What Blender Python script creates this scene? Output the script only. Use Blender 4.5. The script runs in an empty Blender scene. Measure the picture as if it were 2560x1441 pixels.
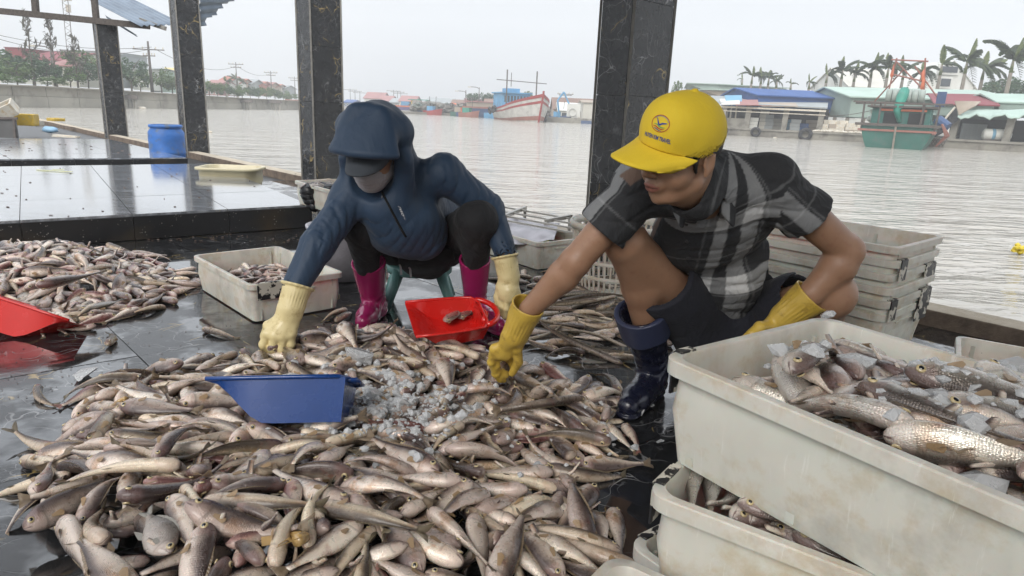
import bpy, bmesh, math, random
import numpy as np
from mathutils import Vector, Matrix, Quaternion, Euler
from mathutils.bvhtree import BVHTree

SC = bpy.context.scene
COL = SC.collection
R = math.radians
CAM_H = .85

# ---------------------------------------------------------------- camera
def _basis():
    up = np.array([.043*math.cos(R(14.9)), math.cos(R(14.9)), -math.sin(R(14.9))]); up /= np.linalg.norm(up)
    f = np.array([0, 0, 1.]); y = f - f.dot(up)*up; y /= np.linalg.norm(y)
    return np.cross(up, y), y, up
BX, BY, BZ = _basis()
cam_data = bpy.data.cameras.new('camera'); cam = bpy.data.objects.new('camera', cam_data); COL.objects.link(cam)
cam_data.sensor_width = 36; cam_data.lens = 1690/2560*36; cam_data.clip_start = .02; cam_data.clip_end = 3000
rt, upv, fw = (Vector((BX[i], BY[i], BZ[i])) for i in range(3))
m3 = Matrix((rt, upv, -fw)).transposed()
cam.matrix_world = Matrix.Translation((0, 0, CAM_H)) @ m3.to_4x4()
SC.camera = cam

# ---------------------------------------------------------------- sky, sun, exposure
world = bpy.data.worlds.new('World'); SC.world = world; world.use_nodes = True
nt = world.node_tree; nt.nodes.clear()
SUN_EL, SUN_AZ = R(36), R(200)
sky = nt.nodes.new('ShaderNodeTexSky'); sky.sky_type = 'NISHITA'; sky.sun_disc = False
sky.sun_elevation = SUN_EL; sky.sun_rotation = SUN_AZ; sky.air_density = 1.4; sky.dust_density = 6; sky.ozone_density = 1
tc = nt.nodes.new('ShaderNodeTexCoord')
nz = nt.nodes.new('ShaderNodeTexNoise'); nz.inputs['Scale'].default_value = 1.6; nz.inputs['Detail'].default_value = 4
mp = nt.nodes.new('ShaderNodeMapping'); mp.inputs['Scale'].default_value = (1, 1, 2.5)
cr = nt.nodes.new('ShaderNodeValToRGB')
cr.color_ramp.elements[0].position = .3; cr.color_ramp.elements[0].color = (6.9, 7.3, 7.9, 1)
cr.color_ramp.elements[1].position = .75; cr.color_ramp.elements[1].color = (7.6, 7.9, 8.35, 1)
mx = nt.nodes.new('ShaderNodeMix'); mx.data_type = 'RGBA'; mx.inputs['Factor'].default_value = .88
sx = nt.nodes.new('ShaderNodeSeparateXYZ'); nt.links.new(tc.outputs['Generated'], sx.inputs[0])
gr = nt.nodes.new('ShaderNodeMath'); gr.operation = 'MULTIPLY_ADD'; gr.use_clamp = False; gr.inputs[1].default_value = 1.7; gr.inputs[2].default_value = .50
mxz = nt.nodes.new('ShaderNodeMath'); mxz.operation = 'MAXIMUM'; mxz.inputs[1].default_value = 0; nt.links.new(sx.outputs['Z'], mxz.inputs[0]); nt.links.new(mxz.outputs[0], gr.inputs[0])
ml = nt.nodes.new('ShaderNodeVectorMath'); ml.operation = 'SCALE'
bg = nt.nodes.new('ShaderNodeBackground'); bg.inputs['Strength'].default_value = .10
wo = nt.nodes.new('ShaderNodeOutputWorld')
nt.links.new(tc.outputs['Generated'], mp.inputs['Vector']); nt.links.new(mp.outputs['Vector'], nz.inputs['Vector'])
nt.links.new(nz.outputs['Fac'], cr.inputs['Fac'])
nt.links.new(sky.outputs['Color'], mx.inputs['A']); nt.links.new(cr.outputs['Color'], ml.inputs[0]); nt.links.new(gr.outputs[0], ml.inputs['Scale']); nt.links.new(ml.outputs[0], mx.inputs['B'])
nt.links.new(mx.outputs['Result'], bg.inputs['Color']); nt.links.new(bg.outputs['Background'], wo.inputs['Surface'])
sd = bpy.data.lights.new('sun', 'SUN'); sd.energy = 1.3; sd.angle = R(30); sd.color = (1, .97, .92)
sun = bpy.data.objects.new('sun', sd); COL.objects.link(sun)
_d = Vector((math.sin(SUN_AZ)*math.cos(SUN_EL), math.cos(SUN_AZ)*math.cos(SUN_EL), math.sin(SUN_EL)))
sun.rotation_euler = _d.to_track_quat('Z', 'Y').to_euler()
SC.view_settings.view_transform = 'Standard'; SC.view_settings.look = 'None'
SC.view_settings.exposure = 0.60; SC.view_settings.gamma = 1; SC.view_settings.use_curve_mapping = False
SC.render.engine = 'CYCLES'; SC.cycles.use_denoising = True
SC.cycles.max_bounces = 7; SC.cycles.diffuse_bounces = 3; SC.cycles.glossy_bounces = 4
SC.cycles.transmission_bounces = 5; SC.cycles.transparent_max_bounces = 8; SC.cycles.volume_bounces = 1
SC.cycles.caustics_reflective = False; SC.cycles.caustics_refractive = False

# ---------------------------------------------------------------- helpers
def ray(px, py):
    d = np.array([(px-1280)/1690., -(py-720.5)/1690., 1.])
    return Vector((d@BX, d@BY, d@BZ))
def gp(px, py, z=0.0):
    r = ray(px, py); t = (z-CAM_H)/r.z
    return Vector((0, 0, CAM_H)) + r*t
def dp(px, py, y):
    r = ray(px, py); return Vector((0, 0, CAM_H)) + r*(y/r.y)

def props(o, label=None, cat=None, group=None, kind=None):
    if label: o['label'] = label
    if cat: o['category'] = cat
    if group: o['group'] = group
    if kind: o['kind'] = kind
    return o
def empty(name, loc=(0, 0, 0), rz=0.0, label=None, cat=None, group=None):
    o = bpy.data.objects.new(name, None); COL.objects.link(o); o.empty_display_size = .1
    o.location = loc; o.rotation_euler = (0, 0, rz)
    return props(o, label, cat, group)
def link_mesh(name, me, parent=None, loc=(0, 0, 0), rot=(0, 0, 0)):
    o = bpy.data.objects.new(name, me); COL.objects.link(o)
    o.location = loc; o.rotation_euler = rot
    if parent is not None: o.parent = parent
    return o
def smooth(me, on=True):
    me.polygons.foreach_set('use_smooth', [on]*len(me.polygons))
class MB:
    def __init__(s): s.v = []; s.f = []; s.m = []
    def add(s, vs, fs, mi=0):
        b = len(s.v); s.v += [tuple(v) for v in vs]; s.f += [tuple(b+i for i in f) for f in fs]; s.m += [mi]*len(fs); return s
    def box(s, c, d, rz=0.0, mi=0, M=None):
        vs = [Vector((x*d[0]/2, y*d[1]/2, z*d[2]/2)) for x in (-1, 1) for y in (-1, 1) for z in (-1, 1)]
        T = Matrix.Translation(c) @ (M.to_4x4() if M is not None else Matrix.Rotation(rz, 4, 'Z'))
        return s.add([T@v for v in vs], [(0, 1, 3, 2), (4, 6, 7, 5), (0, 4, 5, 1), (2, 3, 7, 6), (0, 2, 6, 4), (1, 5, 7, 3)], mi)
    def bar(s, a, b, w, h=None, mi=0):
        a = Vector(a); b = Vector(b); d = b-a; L = d.length
        if L < 1e-6: return s
        q = d.to_track_quat('X', 'Z').to_matrix()
        return s.box((a+b)/2, (L, w, h or w), M=q, mi=mi)
    def tube(s, pts, r, n=8, mi=0, caps=True):
        pts = [Vector(p) for p in pts]; rs = r if isinstance(r, (list, tuple)) else [r]*len(pts)
        rings = []; prev = None
        for i, p in enumerate(pts):
            t = (pts[min(i+1, len(pts)-1)]-pts[max(i-1, 0)])
            t = t.normalized() if t.length > 1e-9 else Vector((0, 0, 1))
            if prev is None:
                u = t.orthogonal().normalized()
            else:
                u = (prev - t*prev.dot(t)); u = u.normalized() if u.length > 1e-6 else t.orthogonal().normalized()
            prev = u; w = t.cross(u)
            rings.append([p + (u*math.cos(2*math.pi*j/n)+w*math.sin(2*math.pi*j/n))*rs[i] for j in range(n)])
        vs = [v for rg in rings for v in rg]
        fs = [(i*n+j, i*n+(j+1) % n, (i+1)*n+(j+1) % n, (i+1)*n+j) for i in range(len(pts)-1) for j in range(n)]
        if caps: fs += [tuple(range(n))[::-1], tuple((len(pts)-1)*n+j for j in range(n))]
        return s.add(vs, fs, mi)
    def lathe(s, prof, n=24, c=(0, 0, 0), mi=0):
        c = Vector(c)
        vs = [c+Vector((r*math.cos(2*math.pi*j/n), r*math.sin(2*math.pi*j/n), z)) for r, z in prof for j in range(n)]
        fs = [(i*n+j, i*n+(j+1) % n, (i+1)*n+(j+1) % n, (i+1)*n+j) for i in range(len(prof)-1) for j in range(n)]
        return s.add(vs, fs, mi)
    def blob(s, c, r, seed=0, n=1, mi=0, jit=.35):
        rd = random.Random(seed); bm = bmesh.new(); bmesh.ops.create_icosphere(bm, subdivisions=n, radius=1)
        vs = [Vector(c)+Vector((v.co.x*r[0], v.co.y*r[1], v.co.z*r[2]))*(1+rd.uniform(-jit, jit)) for v in bm.verts]
        fs = [[v.index for v in f.verts] for f in bm.faces]; bm.free()
        return s.add(vs, fs, mi)
    def mesh(s, name, mats=None, sm=False):
        me = bpy.data.meshes.new(name); me.from_pydata(s.v, [], s.f)
        for m in (mats if isinstance(mats, (list, tuple)) else [mats] if mats else []): me.materials.append(m)
        if any(s.m): me.polygons.foreach_set('material_index', s.m)
        if sm: smooth(me)
        me.update(); return me
    def build(s, name, mats=None, parent=None, sm=False, loc=(0, 0, 0), rz=0.0, bevel=0, kind=None):
        o = link_mesh(name, s.mesh(name, mats, sm), parent, loc, (0, 0, rz))
        if bevel:
            md = o.modifiers.new('bevel', 'BEVEL'); md.width = bevel; md.segments = 2; md.limit_method = 'ANGLE'
        if kind: o['kind'] = kind
        return o
def copy_tree(o, parent=None):
    c = o.copy(); COL.objects.link(c)
    if parent is not None: c.parent = parent
    for ch in list(o.children): copy_tree(ch, c)
    return c

# ---------------------------------------------------------------- materials
class NT:
    def __init__(s, name):
        s.m = bpy.data.materials.new(name); s.m.use_nodes = True; s.t = s.m.node_tree; s.n = s.t.nodes
        s.b = s.n['Principled BSDF']; s.out = s.n['Material Output']
    def new(s, t, **k):
        nd = s.n.new('ShaderNode'+t)
        for a, v in k.items():
            if a.startswith('i_'):
                key = a[2:].replace('_', ' ')
                (nd.inputs[int(key)] if key.isdigit() else nd.inputs[key]).default_value = v
            else: setattr(nd, a, v)
        return nd
    def lk(s, a, b): s.t.links.new(a, b)
    def coord(s, which='Object', scale=(1, 1, 1), rot=(0, 0, 0)):
        c = s.new('TexCoord'); mp = s.new('Mapping'); mp.inputs['Scale'].default_value = scale; mp.inputs['Rotation'].default_value = rot
        s.lk(c.outputs[which], mp.inputs['Vector']); return mp.outputs['Vector']
    def noise(s, vec, scale, detail=4, rough=.55, dist=0.0, out='Fac'):
        n = s.new('TexNoise'); n.inputs['Scale'].default_value = scale; n.inputs['Detail'].default_value = detail
        n.inputs['Roughness'].default_value = rough; n.inputs['Distortion'].default_value = dist
        if vec is not None: s.lk(vec, n.inputs['Vector'])
        return n.outputs[out]
    def ramp(s, fac, stops, interp='LINEAR'):
        r = s.new('ValToRGB'); e = r.color_ramp.elements; r.color_ramp.interpolation = interp
        while len(e) < len(stops): e.new(.5)
        for i, (p, c) in enumerate(stops):
            e[i].position = p; e[i].color = (c, c, c, 1) if isinstance(c, (int, float)) else (*c, 1)
        s.lk(fac, r.inputs['Fac']); return r.outputs['Color']
    def mix(s, f, a, b, bt='MIX'):
        m = s.new('Mix', data_type='RGBA', blend_type=bt)
        for key, v in (('Factor', f), ('A', a), ('B', b)):
            if isinstance(v, (int, float)): m.inputs[key].default_value = v if key == 'Factor' else (v, v, v, 1)
            elif isinstance(v, tuple): m.inputs[key].default_value = (*v, 1)
            else: s.lk(v, m.inputs[key])
        return m.outputs['Result']
    def math(s, op, a, b=None, c=None):
        m = s.new('Math', operation=op)
        for i, v in enumerate((a, b, c)):
            if v is None: continue
            if isinstance(v, (int, float)): m.inputs[i].default_value = v
            else: s.lk(v, m.inputs[i])
        return m.outputs[0]
    def bump(s, h, strength=.3, dist=.01):
        b = s.new('Bump'); b.inputs['Strength'].default_value = strength; b.inputs['Distance'].default_value = dist
        s.lk(h, b.inputs['Height']); s.lk(b.outputs['Normal'], s.b.inputs['Normal']); return b
    def set(s, **k):
        for a, v in k.items():
            key = a.replace('_', ' ')
            if isinstance(v, bpy.types.NodeSocket): s.lk(v, s.b.inputs[key])
            elif isinstance(v, tuple) and len(v) == 3: s.b.inputs[key].default_value = v if key == 'Subsurface Radius' else (*v, 1)
            else: s.b.inputs[key].default_value = v
        return s
def plain(name, col, rough=.6, var=.25, nscale=8, bump=0.0, coat=0.0, metal=0.0, spec=.5, which='Object', bscale=None, dirt=None, sss=0.0):
    t = NT(name); v = t.coord(which)
    n = t.noise(v, nscale, 5)
    c = t.mix(t.ramp(n, [(.3, 0.0), (.7, 1.0)]), tuple(x*(1-var) for x in col), tuple(min(1, x*(1+var*.6)) for x in col))
    if dirt is not None:
        d = t.ramp(t.noise(v, nscale*1.7, 6, .65), [(.52, 0.0), (.66, 1.0)])
        c = t.mix(t.math('MULTIPLY', d, .7), c, dirt)
    t.set(Base_Color=c, Roughness=rough, Metallic=metal, Specular_IOR_Level=spec)
    if coat: t.set(Coat_Weight=coat, Coat_Roughness=.1)
    if sss: t.set(Subsurface_Weight=sss, Subsurface_Scale=.02)
    if bump: t.bump(t.noise(v, bscale or nscale*6, 6, .6), bump, .01)
    return t.m
# ================================================================ MATERIALS OF THE PLACE
WZ = -.60
def m_marble(name, wet=1.0, dark=.012, film=0.0, rz=0.0, joint=False):
    t = NT(name)
    oi = t.new('ObjectInfo'); tc_ = t.new('TexCoord'); va = t.new('VectorMath', operation='MULTIPLY_ADD')
    t.lk(tc_.outputs['Object'], va.inputs[0]); va.inputs[1].default_value = (1, 1, 1)
    cv = t.new('CombineXYZ'); m1 = t.math('MULTIPLY', oi.outputs['Random'], 37.0); t.lk(m1, cv.inputs[0]); t.lk(m1, cv.inputs[1]); t.lk(cv.outputs[0], va.inputs[2])
    v = va.outputs[0]
    w = t.new('TexNoise'); w.inputs['Scale'].default_value = 3.0; w.inputs['Detail'].default_value = 3; t.lk(v, w.inputs['Vector'])
    wv = t.new('VectorMath', operation='MULTIPLY_ADD'); t.lk(w.outputs['Color'], wv.inputs[0]); wv.inputs[1].default_value = (.5, .5, .5); t.lk(v, wv.inputs[2])
    def veins(scale, lo, hi, sx=(1, 1, 1)):
        mp_ = t.new('Mapping'); mp_.inputs['Scale'].default_value = sx; mp_.inputs['Rotation'].default_value = (.3, .5, .6); t.lk(wv.outputs[0], mp_.inputs['Vector'])
        vo = t.new('TexVoronoi', feature='DISTANCE_TO_EDGE'); vo.inputs['Scale'].default_value = scale; t.lk(mp_.outputs[0], vo.inputs['Vector'])
        return t.ramp(vo.outputs['Distance'], [(lo, 1.0), (hi, 0.0)])
    patch = t.ramp(t.noise(v, 3.2, 3), [(.45, 0.0), (.62, 1.0)])
    v1 = t.math('MULTIPLY', veins(5.5, .004, .016, (1, 2.2, 1)), patch)
    v2 = t.math('MULTIPLY', veins(15, .005, .03, (1, 2.6, 1)), t.ramp(t.noise(v, 6, 3), [(.52, 0.0), (.66, .7)]))
    gold = t.math('MULTIPLY', veins(3.2, .006, .022, (2.4, 1, 1)), t.ramp(t.noise(v, 5, 2), [(.56, 0.0), (.62, 1.0)]))
    base = t.mix(t.noise(v, 9, 5), (dark*.6,)*3, (dark*1.9, dark*2.0, dark*2.2))
    c = t.mix(v1, base, (.30, .30, .30)); c = t.mix(t.math('MULTIPLY', v2, .7), c, (.26, .26, .27)); c = t.mix(gold, c, (.34, .25, .10))
    rough = t.math('MULTIPLY_ADD', t.noise(v, 11, 6, .6), .25, .02 if wet else .14)
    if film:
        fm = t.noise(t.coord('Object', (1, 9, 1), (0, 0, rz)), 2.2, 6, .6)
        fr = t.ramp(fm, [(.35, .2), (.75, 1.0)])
        c = t.mix(t.math('MULTIPLY', fr, film), c, (.52, .55, .60))  # pale blue-grey painted over the marble for the sky reflected in it
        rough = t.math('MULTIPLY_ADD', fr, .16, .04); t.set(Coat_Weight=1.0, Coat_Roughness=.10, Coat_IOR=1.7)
    t.set(Base_Color=c, Roughness=rough, Specular_IOR_Level=.6)
    if wet:
        pud = t.ramp(t.noise(t.coord('Object'), 2.3, 5, .6), [(.47, 0.0), (.53, 1.0)])
        t.set(Coat_Weight=pud, Coat_Roughness=.015)
        rr = t.mix(pud, rough, .05); t.set(Roughness=rr)
        fine = t.noise(v, 60, 4); rip = t.noise(t.coord('Object'), 16, 3)
        hh = t.mix(pud, fine, t.math('MULTIPLY', rip, .25)); t.bump(hh, .10, .004)
    else:
        t.bump(t.noise(v, 60, 4), .08, .003)
    return t.m
M = {}
M['floor_tile'] = m_marble('wet_black_marble', 1.0)
M['pillar_tile'] = m_marble('black_marble_cladding', 0, .016)
M['table_tile'] = m_marble('sky_sheen_black_marble', 0, .03, film=.88, rz=R(-39))  # film here is a painted sky sheen on black tiles
M['grout'] = plain('grey_grout', (.33, .33, .31), .7, .3, 20)
M['dark_grout'] = plain('dark_grout', (.045, .045, .045), .4, .3, 20)
M['concrete'] = plain('weathered_concrete', (.30, .27, .22), .85, .3, 3, .4, dirt=(.12, .10, .08))
M['wall_concrete'] = plain('embankment_concrete', (.34, .32, .27), .9, .22, .35, .2, dirt=(.17, .15, .12))
M['dock_concrete'] = plain('dock_concrete', (.27, .255, .22), .9, .3, .5, .3, dirt=(.10, .09, .08))
def m_kerb():
    t = NT('kerb_rough_concrete'); v = t.coord()
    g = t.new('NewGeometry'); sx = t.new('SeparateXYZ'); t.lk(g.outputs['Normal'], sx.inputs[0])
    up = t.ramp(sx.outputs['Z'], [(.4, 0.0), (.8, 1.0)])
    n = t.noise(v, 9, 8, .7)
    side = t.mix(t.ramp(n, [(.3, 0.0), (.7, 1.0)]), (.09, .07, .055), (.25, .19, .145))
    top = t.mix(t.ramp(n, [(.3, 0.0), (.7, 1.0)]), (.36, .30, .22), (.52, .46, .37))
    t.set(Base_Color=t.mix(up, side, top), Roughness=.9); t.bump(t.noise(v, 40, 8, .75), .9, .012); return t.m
M['kerb'] = m_kerb()
def m_face():
    t = NT('splashed_black_marble'); v = t.coord()
    base = t.mix(t.noise(v, 4, 4), (.008, .008, .009), (.03, .03, .032))
    rust = t.math('MULTIPLY', t.ramp(t.noise(v, 1.3, 4), [(.5, 0.0), (.62, 1.0)]), .55)
    c = t.mix(rust, base, (.10, .07, .035))
    vo = t.new('TexVoronoi'); vo.inputs['Scale'].default_value = 55; t.lk(v, vo.inputs['Vector'])
    sp = t.math('MULTIPLY', t.ramp(vo.outputs['Distance'], [(.10, 1.0), (.22, 0.0)]), t.ramp(t.noise(v, 12, 5, .7), [(.52, 0.0), (.60, 1.0)]))
    c = t.mix(sp, c, (.40, .38, .34)); t.set(Base_Color=c, Roughness=.35); t.bump(t.noise(v, 50, 5), .2, .004); return t.m
M['face'] = m_face()
M['steel'] = plain('weathered_steel', (.14, .12, .11), .6, .35, 12, .2)
M['corrugated'] = plain('blue_grey_sheet_metal', (.17, .21, .26), .42, .25, 4, .1, metal=.35)
M['corrugated_under'] = plain('roof_sheet_underside', (.13, .13, .13), .6, .3, 3)
M['wood'] = plain('grey_timber', (.10, .085, .075), .8, .35, 25, .5)
M['trunk'] = plain('bark', (.12, .10, .08), .9, .3, 4, .5)
def m_leaf(name, a, b):
    t = NT(name); g = t.new('NewGeometry'); 
    c = t.mix(g.outputs['Random Per Island'], a, b)
    t.set(Base_Color=c, Roughness=.55); t.m.use_nodes = True
    tr = t.new('BsdfTranslucent'); t.lk(c, tr.inputs['Color']); ms = t.new('MixShader'); ms.inputs[0].default_value = .25
    t.lk(t.b.outputs[0], ms.inputs[1]); t.lk(tr.outputs[0], ms.inputs[2]); t.lk(ms.outputs[0], t.out.inputs['Surface']); return t.m
M['leaf'] = m_leaf('mixed_green_leaves', (.05, .10, .03), (.15, .22, .07))
M['leaf_bright'] = m_leaf('bright_green_leaves', (.06, .13, .025), (.14, .22, .06))
M['leaf_dark'] = m_leaf('dark_blue_green_leaves', (.03, .08, .035), (.09, .15, .07))
M['leaf_dry'] = m_leaf('dry_thin_foliage', (.07, .065, .05), (.13, .12, .09))
M['palm_leaf'] = m_leaf('palm_fronds', (.025, .045, .02), (.08, .11, .04))
M['palm_young'] = m_leaf('young_palm_fronds', (.09, .13, .03), (.17, .20, .06))
M['palm_trunk'] = plain('palm_trunk', (.26, .23, .19), .85, .3, 2, .3)

def m_water():
    t = NT('muddy_river_water')
    def sc(vec, s, d, dist=0): return t.noise(vec, s, d, .6, dist)
    v1 = t.coord('Object', (.9, 2.4, 1), (0, 0, R(8))); v2 = t.coord('Object', (.28, .9, 1), (0, 0, R(-6)))
    h = t.math('ADD', t.math('MULTIPLY', sc(v1, 1.5, 3, .6), .45), sc(v2, 1.0, 3, .8))
    b = t.new('Bump'); b.inputs['Strength'].default_value = .9; b.inputs['Distance'].default_value = .24; t.lk(h, b.inputs['Height']); t.lk(b.outputs['Normal'], t.b.inputs['Normal'])
    c = t.mix(t.noise(t.coord('Object'), .05, 3), (.37, .34, .29), (.45, .42, .365))
    t.set(Base_Color=c, Roughness=.09, Specular_IOR_Level=.75, IOR=1.33); return t.m
M['water'] = m_water()

# ================================================================ GROUND, WATER, QUAY
K = Vector((-.6912, .7226, 0))
E1 = Vector((math.cos(R(39)), math.sin(R(39)), 0))
KZ = .075
_a = gp(2315, 771, KZ); _c = gp(645, 416, KZ)
K = Vector((_c.x-_a.x, _c.y-_a.y, 0)).normalized()
NIN = Vector((-K.y, K.x, 0));
if NIN.dot(Vector((0, 0, 0))-Vector((_a.x, _a.y, 0))) < 0: NIN = -NIN
KOFF = NIN.dot(Vector((_a.x, _a.y, 0)))        # inner side of the kerb: NIN . p = KOFF
def kl(s, off=0.0, z=0.0):
    p = Vector((_a.x, _a.y, 0)) + K*s + NIN*off; return Vector((p.x, p.y, z))

w = MB(); w.v = [(-900, -60, 0), (900, -60, 0), (900, 1500, 0), (-900, 1500, 0)]; w.f = [(0, 1, 2, 3)]; w.m = [0]
water = w.build('water', M['water'], loc=(0, 0, WZ), kind='structure')
w = MB(); w.v = [(-1200, -80, 0), (1200, -80, 0), (1200, 1800, 0), (-1200, 1800, 0)]; w.f = [(0, 1, 2, 3)]; w.m = [0]
w.build('riverbed', plain('river_mud', (.16, .13, .10), .9), loc=(0, 0, -2.6), kind='structure')

q = MB()
A, B = kl(-9, .0), kl(60, .0); Cc, Dd = kl(60, 14), kl(-9, 14)
TOPZ = -.018
vs = [(p.x, p.y, z) for z in (TOPZ, -1.6) for p in (A, B, Cc, Dd)]
q.add(vs, [(0, 1, 2, 3), (0, 4, 5, 1), (1, 5, 6, 2), (2, 6, 7, 3), (3, 7, 4, 0)])
floor = q.build('floor', M['dark_grout'], kind='structure')
q = MB()
nseg = 60
for i in range(nseg+1):
    s = -9+69*i/nseg; rd = random.Random(i)
    o1, o2 = kl(s, -.006*rd.random()), kl(s, -.145-.01*rd.random())
    for (p, z) in ((o1, TOPZ-.01), (o1, KZ-.012*rd.random()), (o2, KZ-.006*rd.random()), (o2, -1.6)): q.v.append((p.x, p.y, z))
for i in range(nseg):
    for j in range(3): q.f.append((i*4+j, (i+1)*4+j, (i+1)*4+j+1, i*4+j+1)); q.m.append(0)
kerb = q.build('kerb', M['kerb'], bevel=.008); kerb['kind'] = 'structure'

TS = .687
O = Vector((-1.237, 2.109, 0))
def tile_mesh(name, mat, ts, e1, e2, th, gap=.0018):
    t = MB(); g = gap/ts; lo, hi = g, 1-g
    c = [(e1*u+e2*v)*ts for u, v in ((lo, lo), (hi, lo), (hi, hi), (lo, hi))]
    t.add([(p.x, p.y, 0) for p in c]+[(p.x, p.y, -th) for p in c], [(0, 1, 2, 3), (0, 4, 5, 1), (1, 5, 6, 2), (2, 6, 7, 3), (3, 7, 4, 0)])
    return t.mesh(name, mat)
tm = tile_mesh('floor_tile', M['floor_tile'], TS, E1, K, .016)
rd = random.Random(3)
far = kl(0, 0)
for i in range(-6, 6):
    for j in range(-6, 9):
        p = O+E1*TS*i+K*TS*j; c = p+(E1+K)*TS*.5
        if NIN.dot(c) < KOFF+TS*.40 or c.y < -.6 or c.y > 7: continue
        if NIN.dot(p+E1*TS) < KOFF+.004 or NIN.dot(p+E1*TS+K*TS) < KOFF+.004:
            u1 = max(.02, (NIN.dot(p)-KOFF-.004)/-NIN.dot(E1)/TS); 
            if u1 > 1 or u1 < .05: continue
            cm = tile_mesh('floor_tile_cut', M['floor_tile'], TS, E1*u1, K, .016)
            link_mesh('tile', cm, floor, (p.x, p.y, 0)); continue
        link_mesh('tile', tm, floor, (p.x, p.y, rd.uniform(-.0015, .0)))

PZ = .155
def low_table(label, fl, fr, bl, br, n1, n2, joint0=None):
    rt = empty('tiled_platform', (fl.x, fl.y, 0), 0, label, 'platform', 'low black marble platforms')
    o = Vector((fl.x, fl.y, 0))
    def W2(u, v): return (fl*(1-u)+fr*u)*(1-v)+(bl*(1-u)+br*u)*v
    b = MB(); ins = .012
    cs = [W2(u, v)-o for u, v in ((0, 0), (1, 0), (1, 1), (0, 1))]
    b.add([(p.x, p.y, PZ-.016) for p in cs]+[(p.x, p.y, .001) for p in cs], [(0, 1, 2, 3)]+[(0, 4, 5, 1), (1, 5, 6, 2), (2, 6, 7, 3), (3, 7, 4, 0)])
    b.build('plinth', M['grout'], rt)
    def face(p0, p1, nn):
        d = (p1-p0); L = d.length; d.normalize(); nrm = Vector((d.y, -d.x, 0))
        k = max(1, round(L/.53))
        for i in range(k):
            a_, b_ = p0+d*(L*i/k+.002), p0+d*(L*(i+1)/k-.002)
            m = MB(); m.add([(a_.x, a_.y, .004), (b_.x, b_.y, .004), (b_.x, b_.y, PZ-.014), (a_.x, a_.y, PZ-.014)]+[((a_+nrm*.012).x, (a_+nrm*.012).y, .004), ((b_+nrm*.012).x, (b_+nrm*.012).y, .004), ((b_+nrm*.012).x, (b_+nrm*.012).y, PZ-.014), ((a_+nrm*.012).x, (a_+nrm*.012).y, PZ-.014)],
                  [(4, 5, 6, 7), (0, 4, 7, 3), (1, 2, 6, 5), (3, 7, 6, 2), (0, 1, 5, 4)])
            m.build('face_tile', M['face'], rt)
    face(cs[0], cs[1], 0); face(cs[1], cs[2], 0)
    for i in range(n1):
        for j in range(n2):
            g = .004
            L1 = (fr-fl).length/n1; L2 = (bl-fl).length/n2
            u0, u1, v0, v1 = i/n1+g/L1/n1/2, (i+1)/n1-g/L1/n1/2, j/n2+g/L2/n2/2, (j+1)/n2-g/L2/n2/2
            base = W2(u0, v0)-o
            pp = [W2(u, v)-o-base for u, v in ((u0, v0), (u1, v0), (u1, v1), (u0, v1))]
            m = MB(); m.add([(p.x, p.y, 0) for p in pp]+[(p.x, p.y, -.014) for p in pp], [(0, 1, 2, 3), (0, 4, 5, 1), (1, 5, 6, 2), (2, 6, 7, 3), (3, 7, 4, 0)])
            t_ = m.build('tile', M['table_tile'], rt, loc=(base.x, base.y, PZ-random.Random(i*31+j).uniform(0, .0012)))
    return rt
def flat(p): return Vector((p.x, p.y, 0))
FL = flat(gp(289, 538, PZ)); fr = flat(gp(775, 512, PZ)); e = (fr-FL).normalized()
FL = fr-e*.54*9; br_ = flat(gp(524, 409, PZ)); BL = br_-(fr-FL)
low_table('long low black tiled platform nearest the women and the fish', FL, fr, BL, br_, 9, 4)
f2r = flat(gp(466, 394, PZ)); b2r = flat(gp(272, 348, PZ)); f2l = f2r-e*.54*9; b2l = b2r-e*.54*9
low_table('farther low black tiled platform behind the long one, beside the blue barrel', f2l, f2r, b2l, b2r, 9, 5)

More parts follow.
